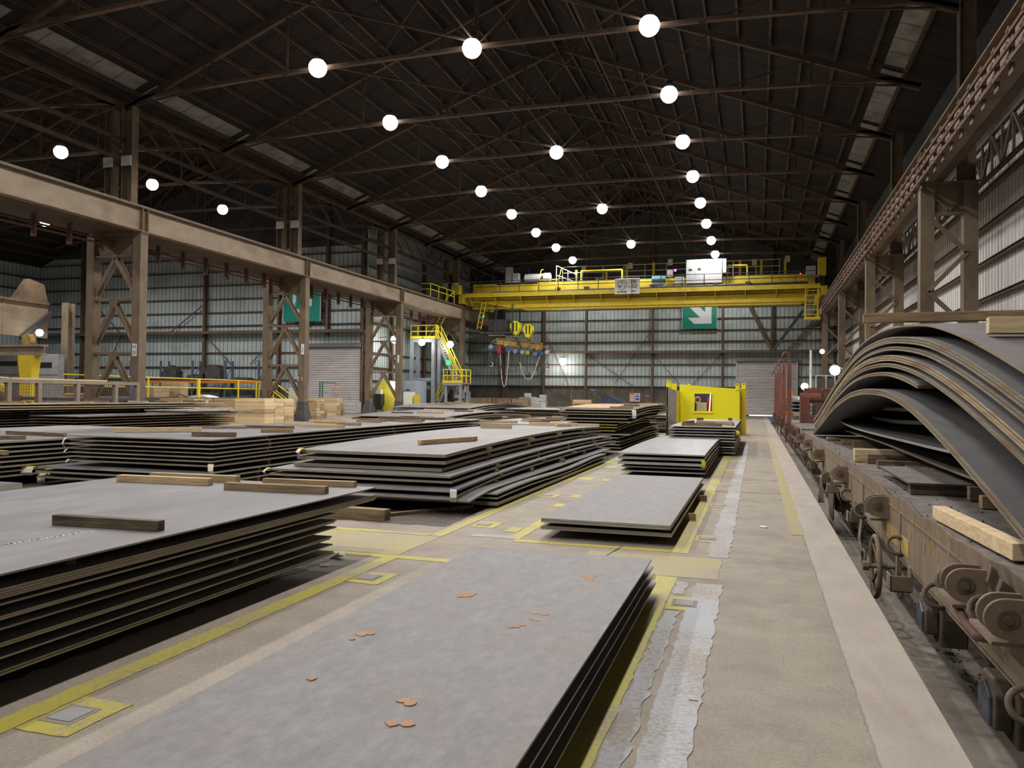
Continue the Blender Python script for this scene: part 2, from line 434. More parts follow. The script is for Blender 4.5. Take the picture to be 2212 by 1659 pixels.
ORD = ['topmost', 'second', 'third', 'fourth', 'fifth', 'sixth', 'seventh', 'eighth', 'ninth', 'tenth', 'eleventh', 'twelfth',
       'thirteenth', 'fourteenth', 'fifteenth', 'sixteenth', 'seventeenth', 'eighteenth', 'nineteenth', 'twentieth']
def ordn(i):
    if i < 20: return ORD[i]
    if i == 29: return 'thirtieth'
    return 'twenty-' + ['first', 'second', 'third', 'fourth', 'fifth', 'sixth', 'seventh', 'eighth', 'ninth'][i - 20] if i < 29 else 'thirty-' + ORD[i - 30]
# ------------------------------------------------------------------ setting: floor, walls, roof
Y0, Y1 = -14.0, 83.6        # rear and far end of the hall
XL, XR = -66.0, 7.5         # outer walls
XK = 0.97                   # kerb above the sunken track
b = MB()
b.box(XL, 0.56, Y0, Y1, -0.7, 0.0)
b.box(4.65, XR, Y0, Y1, -0.7, 0.0)
floor = struct(b.build('floor', CONC))
# smoother kerb strip beside the track with a slightly ragged joint
b = MB()
pts = []
yy = Y0
while yy < Y1:
    pts.append((0.56 + R.uniform(-0.003, 0.003), yy)); yy += 0.12
pts.append((0.56, Y1))
poly = pts + [(XK, Y1), (XK, Y0)]
b.prism([(p[0], p[1]) for p in poly], 'z', -0.7, 0.004)
b.build('kerb_strip', KERB, floor)
MB().box(XK, 4.65, Y0, Y1, -0.9, -0.6).build('track_trench', TRENCH, floor)
b = MB()
for k in range(700):       # dirt heaped along the rail
    y = R.uniform(2, 30); x = 1.72 + R.gauss(0, 0.05); s = R.uniform(0.005, 0.016)
    b.lathe([(0.001, -s), (s, 0), (0.001, s * 0.8)], 5, 0, (x, y, -0.595))
o = b.build('trackside_dirt', BALLAST, floor); o['kind'] = 'stuff'
for k, x in enumerate((0.56,)):
    b = MB()
    yy = 0.5; px_ = x
    b2 = []
    while yy < 60:
        b2.append((x + R.uniform(-0.006, 0.004), yy)); yy += 0.05
    poly = [(p[0] - 0.003 - R.uniform(0, 0.004), p[1]) for p in b2] + [(p[0] + 0.003, p[1]) for p in reversed(b2)]
    b.prism(poly, 'z', 0.0035, 0.0055)
    b.build('kerb_joint', TRENCH, floor)

MK = [0]
def mark(name, rects, mt, z=0.004, rag=0.008):
    b = MB()
    MK[0] += 1
    z += 0.00003 * MK[0]
    for (x0, x1, y0, y1) in rects:
        nx = max(1, int((x1 - x0) / 0.08)); ny = max(1, int((y1 - y0) / 0.08))
        ring = [(x0 + (x1 - x0) * i / nx, y0) for i in range(nx)] + [(x1, y0 + (y1 - y0) * i / ny) for i in range(ny)] + \
               [(x1 - (x1 - x0) * i / nx, y1) for i in range(nx)] + [(x0, y1 - (y1 - y0) * i / ny) for i in range(ny)]
        ring = [(p[0] + R.uniform(-rag, rag), p[1] + R.uniform(-rag, rag)) for p in ring]
        b.prism(ring, 'z', 0.0002, z)
    return b.build(name, mt, floor)

# yellow lane lines
mark('yellow_lane_line', [(-0.90, -0.71, 0.6, 7.62)], P_YEL)
mark('yellow_lane_line', [(-0.90, -0.71, 8.82, 33.0)], P_YEL)
mark('yellow_lane_line', [(-3.72, -3.56, 0.8, 7.6)], P_YEL)
mark('yellow_lane_line', [(-3.77, -3.61, 8.83, 24.5)], P_YEL)
mark('yellow_cross_line', [(-5.6, -0.91, 7.47, 7.62)], P_YEL)
mark('yellow_cross_line', [(-6.6, -3.78, 8.82, 8.96)], P_YEL)
mark('yellow_cross_line', [(-2.72, -0.91, 8.82, 8.96)], P_YEL)
mark('yellow_lane_line', [(-2.84, -2.68, 8.97, 26.0)], P_YEL)
mark('yellow_cross_line', [(-0.70, -0.47, 3.36, 3.62)], P_YEL)
mark('pale_yellow_patch', [(-1.75, -0.34, 7.64, 8.62)], P_YEL2, 0.003)
mark('pale_yellow_patch', [(-5.5, -3.62, 7.64, 8.80)], P_YEL2, 0.003)
mark('faded_kerb_line', [(0.42, 0.58, 10.5, 40)], P_YEL2, 0.0062)
for y in (6.67, 9.83, 12.96, 16.0, 19.3, 22.4, 25.6, 28.8):
    mark('yellow_tab', [(-0.70, -0.40, y - 0.22, y + 0.22)], P_YEL)
for y in (3.28, 6.6, 9.83, 13.1, 16.1, 19.1):
    mark('yellow_tab', [(-3.55, -3.22, y - 0.22, y + 0.22)], P_YEL)
for y in (9.6, 12.0, 13.2, 16.0):
    mark('yellow_tab', [(-3.02, -2.85, y - 0.18, y + 0.18)], P_YEL)
mark('white_lane_line', [(-0.53, -0.29, 0.6, 7.45)], P_WHT, 0.0035, 0.014)
mark('white_lane_line', [(-0.695, -0.58, 0.6, 6.4), (-0.695, -0.60, 6.95, 7.45)], P_WHT2, 0.0035, 0.02)
mark('white_lane_line', [(-0.50, -0.27, 8.7, 30)], P_WHT2, 0.0035, 0.02)
mark('white_lane_line', [(-3.3, -2.75, 8.97, 9.15)], P_WHT2, 0.0035)
mark('dark_floor_patch', [(-7.6, -4.16, 0.5, 7.44)], P_DARK, 0.003, 0.03)
mark('dark_floor_patch', [(-7.2, -3.85, 9.5, 24.0)], P_DARK, 0.003, 0.03)
mark('dark_floor_patch', [(-13.0, -8.7, 10.5, 26.0)], P_DARK, 0.003, 0.03)
for (x, y) in ((-0.56, 6.67), (-0.56, 9.83), (-0.56, 12.96), (-0.56, 16.0), (-3.42, 3.28), (-3.42, 6.6), (-3.42, 9.83), (-3.42, 13.1)):
    b = MB().box(x - 0.10, x + 0.10, y - 0.11, y + 0.11, 0.006, 0.0066, 1)
    b.box(x - 0.075, x + 0.075, y - 0.08, y + 0.08, 0.0066, 0.010, 0)
    b.build('bay_marker_plate', [CGREY, TRENCH], floor)
# floor joints
b = MB()
b.box(-1.65, 0.55, 14.9, 14.915, 0.001, 0.0045)
b.beam((-1.62, 7.65, 0.003), (-1.45, 9.0, 0.003), 0.015, 0.004)
b.build('floor_joint', BALLAST, floor)

# ---- ribbed cladding sheets
def cladding(p, q, z0, z1, inward, pitch=0.42, dep=0.03, seam=0.042):
    """wall sheet from p to q (2-D), ribs standing out to the inward side (2-D unit vector). z1 may be a function of the run 0..1"""
    b = MB()
    p, q = Vector(p), Vector(q)
    L_ = (q - p).length; d = (q - p) / L_; n = Vector(inward)
    k = int(L_ / pitch)
    zt = z1 if callable(z1) else (lambda t: z1)
    prof = []
    for i in range(k):
        s = i * pitch
        prof += [(s, 0, 0), (s + pitch - seam, 0, 1), (s + pitch - seam * 0.75, dep, 1), (s + pitch - seam * 0.25, dep, 1)]
    prof.append((L_, 0, 0))
    for (s0, d0, m0), (s1, d1, _) in zip(prof[:-1], prof[1:]):
        a = p + d * s0 + n * d0; c = p + d * s1 + n * d1
        b.quad([(a.x, a.y, z0), (c.x, c.y, z0), (c.x, c.y, zt(s1 / L_)), (a.x, a.y, zt(s0 / L_))], m0)
    # back skin
    o = n * -0.06
    b.quad([(p.x + o.x, p.y + o.y, z0), (q.x + o.x, q.y + o.y, z0), (q.x + o.x, q.y + o.y, max(zt(0), zt(1), zt(0.5))), (p.x + o.x, p.y + o.y, max(zt(0), zt(1), zt(0.5)))], 0)
    return b

RIDGE, EAVE, XC = 21.45, 14.95, -10.67
def roofz(x):
    """underside of the roof sheets over both bays"""
    xc = XC if x > -27.7 else -44.74
    return RIDGE + 0.25 - abs(x - xc) * (RIDGE - EAVE) / 17.03

zpost = {1.4: 6.5, -34.5: 6.6}
GIRTS = [2.85, 3.95, 5.2, 7.6, 8.75, 9.95, 11.15, 12.35, 13.55, 14.6]

def endwall(name, y, xa, xb, zbase, posts, big=6.5, seam=CLADS, sheet=CLAD, ztop=12.4):
    w_ = struct(cladding((xa, y), (xb, y), zbase, lambda t: min(ztop, roofz(xa + (xb - xa) * t) + 0.1), (0, -1)).build(name, [sheet, seam]))
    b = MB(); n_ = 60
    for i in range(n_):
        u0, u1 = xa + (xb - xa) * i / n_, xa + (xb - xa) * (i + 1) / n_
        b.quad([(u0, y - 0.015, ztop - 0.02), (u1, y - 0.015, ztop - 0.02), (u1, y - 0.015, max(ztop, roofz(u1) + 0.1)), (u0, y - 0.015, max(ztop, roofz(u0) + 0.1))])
    b.build('dark_gable', DSHEET, w_)
    MB().box(xa, xb, y - 0.02, y + 0.25, 0, zbase).build('concrete_plinth', PLINTH, w_)
    for z in GIRTS:
        MB().ibeam((xa, y - 0.14, z), (xb, y - 0.14, z), 0.12, 0.10, 0.02, 0.02).build('girt', GIRTM, w_)
    b = MB().ibeam((xa, y - 0.5, big), (xb, y - 0.5, big), 0.8, 0.2, 0.05, 0.05)
    b.beam((xa, y - 0.9, big), (xb, y - 0.9, big), 0.12, 0.26)
    b.build('wind_girder', GIRTM, w_)
    for x in posts:
        MB().ibeam((x, y - 0.3, zpost.get(x, 0.0)), (x, y - 0.3, roofz(x) - 0.2), 0.22, 0.35, 0.04, 0.04, up=(0, 1, 0)).build('wall_post', GIRTM, w_)
    return w_

wb = endwall('wall_back', 83.5, -31.0, XR, 2.8, [-26.9, -22.3, -17.6, -10.5, -3.4, 1.4, 6.2])
b = MB()
for (x0, z0, x1, z1) in ((-10.5, 6.4, -7.5, 2.9), (-17.6, 6.4, -12.5, 2.9), (-3.4, 6.4, -6.5, 3.0), (-22.3, 8.9, -19.5, 3.0), (-10.5, 9, -14.5, 3.2)):
    b.beam((x0, 83.3, z0), (x1, 83.3, z1), 0.05, 0.05)
b.build('wall_brace', GIRTM, wb)
MB().beam((1.35, 82.6, 6.6), (-1.2, 82.6, 11.9), 0.28, 0.28).build('knee_brace', GIRTM, wb)
MB().beam((1.55, 82.6, 6.6), (4.3, 82.4, 10.5), 0.26, 0.26).build('knee_brace', DGREY, wb)
for x in (-19.2, -14.7, -12.6, -5.7):
    MB().box(x - 0.05, x + 0.05, 83.4, 83.47, 0.2, 2.75).build('plinth_strip', WOODM, wb)
wl = endwall('wall_left_bay', 58.75, XL, -31.0, 2.05, [-60.5, -53.6, -46.8, -39.2, -34.5, -31.2], 6.95, ztop=14.2)
b = MB()
for (x0, z0, x1, z1) in ((-46.8, 9.6, -50.6, 7.0), (-39.2, 9.4, -36.6, 7.0), (-34.5, 8.4, -37.4, 7.0), (-59, 9.7, -56, 7), (-46.8, 6.8, -44.0, 4.2), (-39.2, 6.8, -42, 4.2), (-56, 6.8, -58, 3)):
    b.beam((x0, 58.45, z0), (x1, 58.45, z1), 0.07, 0.07)
b.build('wall_brace', GIRTM, wl)
# side walls
def sidewall(name, x, ya, yb, inward, sheet, seam, zb, lz=None, girtx=0.14, pitch=0.42, gs=None, pl=PLINTH, zdark=99, sdep=0.03):
    w_ = struct(cladding((x, ya), (x, yb), zb, min(zdark, (lz or roofz(x)) + 0.1), (inward, 0), pitch, sdep).build(name, [sheet, seam]))
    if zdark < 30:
        MB().box(x - 0.02, x + 0.02, ya, yb, zdark - 0.05, roofz(x) + 0.1).build('dark_upper_sheet', DSHEET, w_)
    MB().box(x - 0.2 * (inward < 0) * 0 - 0.05, x + 0.05, ya, yb, 0, zb).build('concrete_plinth', pl, w_)
    for z in gs or GIRTS:
        MB().ibeam((x + inward * girtx, ya, z), (x + inward * girtx, yb, z), 0.16, 0.12, 0.02, 0.02).build('girt', GIRTM, w_)
    return w_
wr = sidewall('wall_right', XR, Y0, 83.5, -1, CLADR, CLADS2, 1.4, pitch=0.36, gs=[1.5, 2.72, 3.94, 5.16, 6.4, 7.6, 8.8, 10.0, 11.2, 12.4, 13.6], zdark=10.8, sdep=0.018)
# lattice wind girder on the railway-side wall
b = MB()
for z in (9.1, 10.4):
    b.beam((7.25, Y0, z), (7.25, 83, z), 0.12, 0.12)
y = Y0; k = 0
while y < 82:
    b.beam((7.25, y, 9.1 if k % 2 else 10.4), (7.25, y + 1.13, 10.4 if k % 2 else 9.1), 0.08, 0.08)
    b.beam((7.25, y, 9.1), (7.25, y, 10.4), 0.07, 0.07)
    y += 1.13; k += 1
b.build('lattice_wall_girder', GIRTM, wr)
ws = sidewall('wall_left', -31.0, 58.75, 83.5, 1, CLAD, CLADS, 2.3, lz=roofz(-31.0))
for y in (63.0, 70.0, 77.0):
    MB().ibeam((-30.75, y, 0), (-30.75, y, 14.5), 0.3, 0.3, 0.04, 0.04, up=(1, 0, 0)).build('wall_post', GIRTM, ws)
sidewall('wall_far_left', XL, Y0, 58.75, 1, CLAD, CLADS, 2.05, lz=roofz(XL))
wf = struct(cladding((XL, Y0), (XR, Y0), 0, lambda t: roofz(XL + (XR - XL) * t) + 0.1, (0, 1)).build('wall_front', [CLAD, CLADS]))

# ---- roof
def slope(xa, xb, y0, y1, n=1):
    b = MB()
    za, zb = roofz(xa + (0.001 if xa == -27.7 else 0)), roofz(xb + (0.001 if xb == -27.7 else 0))
    if xa == -27.7: za = roofz(-27.699)
    if xb == -27.7: zb = roofz(-27.701)
    b.quad([(xa, y0, za), (xb, y0, zb), (xb, y1, zb), (xa, y1, za)])
    b.quad([(xa, y0, za + 0.08), (xb, y0, zb + 0.08), (xb, y1, zb + 0.08), (xa, y1, za + 0.08)])
    return b
b = MB()
for (xa, xb, y1) in ((-27.7, XC, Y1), (XC, XR, Y1), (-44.74, -27.7, 58.75), (XL, -44.74, 58.75)):
    s = slope(xa, xb, Y0, y1)
    n = len(b.v); b.v += s.v; b.f += [tuple(i + n for i in f) for f in s.f]; b.m += s.m
s = MB()
b.quad([(-31.0, 58.75, roofz(-31)), (-27.7, 58.75, roofz(-27.701)), (-27.7, Y1, roofz(-27.701)), (-31.0, Y1, roofz(-31))])
ceiling = struct(b.build('ceiling', ROOFM))
xs = [XC + 0.35 + 1.34 * i for i in range(13)] + [XC - 0.35 - 1.34 * i for i in range(13)]
for x in xs:
    z = roofz(x) - 0.13
    b = MB().beam((x, Y0, z), (x, Y1, z), 0.06, 0.2)
    b.beam((x + 0.03, Y0, z - 0.1), (x + 0.03, Y1, z - 0.1), 0.10, 0.02)
    b.build('purlin', DARKST, ceiling)
xs = [-44.74 + 0.35 + 1.34 * i for i in range(13)] + [-44.74 - 0.35 - 1.34 * i for i in range(15)]
for x in xs:
    z = roofz(x) - 0.13
    MB().beam((x, Y0, z), (x, 58.7, z), 0.06, 0.2).build('purlin', DARKST, ceiling)
# translucent strips just above the eaves
n_ = 0
for (xa, xb) in ((-27.25, -26.3), (4.95, 5.9)):
    for k in range(-2, 9):
        y0 = 22.2 + 6.8 * k
        b = MB()
        b.quad([(xa, y0 + 0.25, roofz(xa) - 0.02), (xb, y0 + 0.25, roofz(xb) - 0.02), (xb, y0 + 6.55, roofz(xb) - 0.02), (xa, y0 + 6.55, roofz(xa) - 0.02)])
        b.quad([(xa, y0 + 0.25, roofz(xa) - 0.05), (xb, y0 + 0.25, roofz(xb) - 0.05), (xb, y0 + 6.55, roofz(xb) - 0.05), (xa, y0 + 6.55, roofz(xa) - 0.05)])
        for j in range(1, 5):
            yj = y0 + 0.25 + 6.3 * j / 5
            b.quad([(xa, yj - 0.025, roofz(xa) - 0.055), (xb, yj - 0.025, roofz(xb) - 0.055), (xb, yj + 0.025, roofz(xb) - 0.055), (xa, yj + 0.025, roofz(xa) - 0.055)], 1)
        b.build('translucent_roof_strip', [SKYL, DARKST], ceiling)

# ---- roof trusses, one every half bay
def truss(xc, y, n):
    t = bpy.data.objects.new('roof_truss', None); C.objects.link(t); t.location = (xc, y, 15.0)
    t['kind'] = 'structure'
    def part(b, nm, mt=DARKST):
        return b.build(nm, mt, t)
    tie = [(-17.03, -0.3), (-15.9, 0.1), (-9, 0.38), (0, 0.47), (9, 0.38), (15.9, 0.1), (17.03, -0.3)]
    b = MB()
    for p, q in zip(tie[:-1], tie[1:]):
        b.beam((p[0], 0, p[1]), (q[0], 0, q[1]), 0.2, 0.14)
    part(b, 'bottom_tie', GIRTM)
    rz = lambda u: RIDGE - 15.0 - 0.22 - abs(u) * (RIDGE - EAVE) / 17.03
    for sgn in (-1, 1):
        part(MB().beam((sgn * 17.03, 0, rz(17.03) - 0.08), (0, 0, rz(0)), 0.2, 0.26), 'rafter')
    tz = lambda u: 0.47 - abs(u) * 0.022
    b = MB().beam((0, 0, rz(0)), (0, 0, tz(0)), 0.12, 0.14)
    part(b, 'king_post')
    b = MB()
    for sgn in (-1, 1):
        for u in (4.3, 8.6, 12.8):
            b.beam((sgn * u, 0, rz(u)), (sgn * u, 0, tz(u)), 0.09, 0.09)
        for (u, v) in ((0, 4.3), (4.3, 8.6), (8.6, 12.8)):
            b.beam((sgn * u, 0, tz(u)), (sgn * v, 0, rz(v)), 0.07, 0.07)
        b.beam((0, 0, rz(0) - 0.1), (sgn * 4.3, 0, tz(4.3)), 0.07, 0.07)
        b.beam((sgn * 12.8, 0, tz(12.8)), (sgn * 17.03, 0, rz(17.03)), 0.07, 0.07)
    part(b, 'web_bars')
    return t
TY = [22.2 + 6.8 * k for k in range(9)]
for k, y in enumerate(TY):
    truss(XC, y, k)
    if y < 58:
        truss(-44.74, y, k)
# longitudinal bracing under the ridge and along the lamp rows
for (x, z) in ((XC, 15.6), (XC, 20.9), (-6.3, 15.55), (-15.0, 15.55)):
    MB().beam((x, 10, z), (x, 83, z), 0.07, 0.07).build('trim_1' if z > 20 else 'trim_2', DARKST)['kind'] = 'structure'
b = MB()
for k, y in enumerate(TY[:-1]):
    b.beam((-17.6, y, 15.55), (-10.67, y + 6.8, 15.65), 0.08, 0.08)
    b.beam((-10.67, y, 15.65), (-3.8, y + 6.8, 15.55), 0.06, 0.06)
struct(b.build('trim_3', DARKST))
# valley lattice girder between the bays
b = MB()
for z in (12.3, 13.2):
    b.beam((-27.75, Y0, z), (-27.75, 83, z), 0.14, 0.16)
b.beam((-27.75, Y0, 14.75), (-27.75, 83, 14.75), 0.16, 0.18)
for k in range(-1, 5):
    y = 29.0 + 13.6 * k
    for (ya, za, yb, zb) in ((y + 0.4, 14.7, y + 2.6, 13.2), (y + 2.6, 14.7, y + 4.8, 13.2), (y + 4.8, 14.7, y + 6.8, 13.2), (y + 8.8, 14.7, y + 6.8, 13.2), (y + 11, 14.7, y + 8.8, 13.2), (y + 13.2, 14.7, y + 11, 13.2)):
        b.beam((-27.75, ya, za), (-27.75, yb, zb), 0.08, 0.08)
struct(b.build('trim_4', DARKST))

# ---- roller shutter doors
def shutter(name, x0, x1, y, z0, z1):
    d = bpy.data.objects.new(name, None); C.objects.link(d); d.location = (x0, y, 0); d['kind'] = 'structure'
    b = MB()
    z = z0; W_ = x1 - x0
    while z < z1 - 0.01:
        b.quad([(0, 0, z), (W_, 0, z), (W_, -0.035, z + 0.045), (0, -0.035, z + 0.045)])
        b.quad([(0, -0.035, z + 0.045), (W_, -0.035, z + 0.045), (W_, 0, z + 0.11), (0, 0, z + 0.11)])
        b.quad([(0, 0, z + 0.11), (W_, 0, z + 0.11), (W_, 0.0, z + 0.15), (0, 0.0, z + 0.15)], 1)
        z += 0.15
    b.build('shutter_curtain', [SHUT, GIRTM], d)
    MB().box(-0.15, W_ + 0.15, -0.3, 0.02, z1, z1 + 0.35).build('shutter_box', CLADS, d)
    for s in (0, 1):
        MB().box(W_ * s - 0.12 * (1 - s), W_ * s + 0.12 * s, -0.1, 0.02, 0, z1).build('guide_rail', LGREY, d)
    return d
d1 = shutter('door_1', -1.95, 3.75, 83.2, 0.08, 5.5)
MB().box(1.2, 5.5, -0.01, 0.0, 0.0, 0.09).build('daylight_gap', DAYL, d1)
shutter('door_2', -36.2, -31.35, 58.4, 0.05, 5.6)
# track rails in the trench
for k, (x, nm) in enumerate(((1.935, 'wagon side'), (3.37, 'wall side'))):
    b = MB().box(x - 0.035, x + 0.035, Y0 + 0.1, 83.0, -0.53, -0.47)
    b.box(x - 0.01, x + 0.01, Y0 + 0.1, 83.0, -0.58, -0.53)
    b.box(x - 0.07, x + 0.07, Y0 + 0.1, 83.0, -0.6, -0.58)
    tag(b.build('track_rail', RAILM), 'dirty steel track rail in the sunken trench, ' + ('aisle side, beside the kerb' if k == 0 else 'far side beneath the wagons'), 'rail', 'railway track rails')
# ------------------------------------------------------------------ lattice columns and crane runways
PLATES = {29.0: ('H', '20'), 42.6: ('J', ''), 56.2: ('', '')}

def column(side, y, label):
    """side -1: column row between the bays, side 1: row along the railway wall"""
    inner, outer = (-26.78, -29.40) if side < 0 else (5.34, 6.62)
    base = bpy.data.objects.new('lattice_column', None); C.objects.link(base)
    xc = (inner + outer) / 2
    base.location = (xc, y, 0)
    tag(base, label, 'steel column', 'lattice columns of the crane runways')
    hw = abs(inner - outer) / 2
    sx = 1 if side < 0 else -1           # +x is the aisle side for side -1
    P = lambda b, n, mt=COLM: b.build(n, mt, base)
    z0 = 1.15 if side < 0 else 0.0
    for u in (-hw, hw):
        b = MB().ibeam((u, 0, z0), (u, 0, 8.9), 0.46, 0.42, 0.035, 0.03, up=(1, 0, 0))
        b.box(u - 0.21, u + 0.21, -0.235, -0.22, z0, 8.9)
        P(b, 'leg')
    # gusset at the head
    P(MB().box(-hw - 0.2, hw + 0.2, -0.05, 0.05, 7.9, 8.86), 'head_plate')
    b = MB()
    b.beam((-hw - 0.1, -0.09, 8.8), (0.0, -0.09, 7.95), 0.08, 0.06, up=(0, 1, 0)); b.beam((hw + 0.1, -0.09, 8.8), (0.0, -0.09, 7.95), 0.08, 0.06, up=(0, 1, 0))
    b.box(-hw - 0.26, hw + 0.26, -0.24, 0.24, 8.86, 8.92); b.box(-hw + 0.2, hw - 0.2, -0.16, 0.16, 7.86, 7.92)
    P(b, 'head_stiffener', BROWN)
    if side < 0:
        zs = [7.85, 6.0, 5.9, 4.3, 3.75, 1.2]
        for (zt, zb) in ((7.8, 6.0), (5.75, 3.75), (3.3, 1.3)):
            for s in (-1, 1):
                b = MB().beam((0, -0.12, zt), (s * (hw - 0.1), -0.12, zb), 0.16, 0.05, up=(0, 1, 0))
                b.beam((0, 0.12, zt), (s * (hw - 0.1), 0.12, zb), 0.16, 0.05, up=(0, 1, 0))
                P(b, 'lacing_bar', COLM if s < 0 else BROWN)
        for z in (5.9, 3.45):
            b = MB().box(-hw + 0.2, hw - 0.2, -0.15, 0.15, z - 0.05, z + 0.05)
            b.prism([(-0.28, z - 0.06), (0.28, z - 0.06), (0.12, z - 0.36), (-0.12, z - 0.36)], 'y', -0.16, -0.13)
            P(b, 'cross_strut', COLM)
        for u in (-hw, hw):
            b = MB()
            n = len(b.v)
            for (h, wx, wy) in ((0, 0.42, 0.42), (1.0, 0.24, 0.26), (1.2, 0.22, 0.25)):
                b.v += [(u - wx, -wy, h), (u + wx, -wy, h), (u + wx, wy, h), (u - wx, wy, h)]
            for i in range(2):
                for j in range(4):
                    b.f.append((n + i * 4 + j, n + i * 4 + (j + 1) % 4, n + i * 4 + 4 + (j + 1) % 4, n + i * 4 + 4 + j)); b.m.append(0)
            b.f.append((n + 8, n + 9, n + 10, n + 11)); b.m.append(0)
            P(b, 'pedestal', DGREY)
    else:
        zig = [(-hw + 0.05, 7.75), (hw - 0.12, 6.55), (-hw + 0.0, 5.3), (hw - 0.12, 4.1), (-hw, 2.9), (hw - 0.12, 1.7), (-hw, 0.5)]
        for k, (p, q) in enumerate(zip(zig[:-1], zig[1:])):
            P(MB().beam((p[0], -0.26, p[1]), (q[0], -0.26, q[1]), 0.14, 0.07, up=(0, 1, 0)), 'lacing_bar', COLM if k % 2 == 0 else BROWN)
    # slender roof posts above the runway
    if side < 0:
        for u, ww in ((0.62, 0.58), (-0.40, 0.46)):
            P(MB().ibeam((u, 0, 8.9), (u, 0, 14.7), 0.4, ww, 0.04, 0.04, up=(1, 0, 0)), 'roof_post', BROWN)
        for u in (0.62, -0.40):
            o = P(MB().box(u - 0.2, u + 0.34, -0.32, -0.27, 11.95, 12.4), 'white_plate', SIGNW)
    else:
        P(MB().ibeam((hw - 0.1, 0, 8.9), (hw - 0.1, 0, 14.9), 0.36, 0.5, 0.04, 0.04, up=(1, 0, 0)), 'roof_post', BROWN)
    return base

LC = {}
NAMES = {29.0: 'lattice column carrying the white H 20 plate, beside the mesh fence',
         42.6: 'lattice column painted 21 beside the yellow stair and timber stack',
         56.2: 'lattice column in front of the yellow machine panel',
         69.9: 'lattice column behind the yellow stair tower'}
for y, nm in NAMES.items():
    LC[y] = column(-1, y, nm)
NR = {15.4: 'zigzag-laced column on the railway wall, closest to the viewer above the arched plates',
      29.0: 'zigzag-laced column on the railway wall, showing widest over the arched plates',
      42.6: 'zigzag-laced column on the railway wall, second along above the arch',
      56.2: 'zigzag-laced column on the railway wall, third along beside the arch',
      69.9: 'zigzag-laced railway wall column beneath the yellow crane end'}
for y, nm in NR.items():
    LC[y + 1000] = column(1, y, nm)
# plates and numbers on the columns
c = LC[29.0]; NX = 0.69
pl = MB().box(0.50 + NX, 0.74 + NX, -0.262, -0.24, 3.3, 3.86).build('number_plate', SIGNW, c)
text('letter_H', 'H', 0.27, BLACK, (0.62 + NX, -0.263, 3.71), (math.pi / 2, 0, 0), pl)
text('number_20', '20', 0.25, BLACK, (0.62 + NX, -0.263, 3.45), (math.pi / 2, 0, 0), pl, sx=0.8)
MB().box(0.44 + NX, 0.84 + NX, -0.25, -0.236, 0.95, 2.0).build('grey_paint_band', PBLUE, c)
c = LC[42.6]
pl = MB().box(0.60 + NX, 0.80 + NX, -0.262, -0.24, 4.1, 4.75).build('number_plate', SIGNW, c)
text('letter_J', 'J', 0.3, BLACK, (0.70 + NX, -0.263, 4.42), (math.pi / 2, 0, 0), pl)
text('painted_number', '2 1', 0.36, SIGNW, (0.56 + NX, -0.263, 2.6), (math.pi / 2, 0, 0), c)
c = LC[56.2]
MB().box(0.60 + NX, 0.74 + NX, -0.262, -0.24, 4.2, 4.8).build('number_plate', SIGNW, c)

def runway(side, label):
    x = -26.72 if side < 0 else 5.34
    s = 1 if side < 0 else -1       # towards the hall
    t = thing('crane_runway_girder', label, 'crane girder', (x, 0, 8.9), group='crane runway girders')
    ya, yb = Y0 + 0.1, 83.0
    b = MB().box(-0.02, 0.02, ya, yb, 0.06, 1.10)
    b.build('web', BEIGE, t)
    b = MB().box(-0.24, 0.24, ya, yb, 1.09, 1.14); b.build('top_flange', BROWN, t)
    MB().box(-0.24, 0.24, ya, yb, 0.02, 0.06).build('bottom_flange', BROWN, t)
    MB().box(-0.035, 0.035, ya, yb, 1.14, 1.26).build('crane_rail', RAILM, t)
    for y in [1.8 + 13.6 * k for k in range(6)]:
        b = MB()
        for dy in (-0.16, 0.16):
            b.box(-0.22, 0.22, y - 0.02 + dy, y + 0.02 + dy, 0.06, 1.09)
        b.box(-0.05, 0.05, y - 0.16, y + 0.16, 0.06, 1.09)
        b.build('splice_stiffener', BROWN, t)
    # surge plate behind the girder
    if side < 0:
        MB().box(-2.6, -0.2, ya, yb, 0.0, 0.03).build('surge_plate', DARKST, t)
    else:
        MB().box(0.2, 0.45, ya, yb, 0.0, 0.03).build('surge_plate', DARKST, t)
    return t
runway(-1, 'long dusty plate girder on the column row between the bays')
runway(1, 'long crane girder along the railway wall behind the conductor rails')

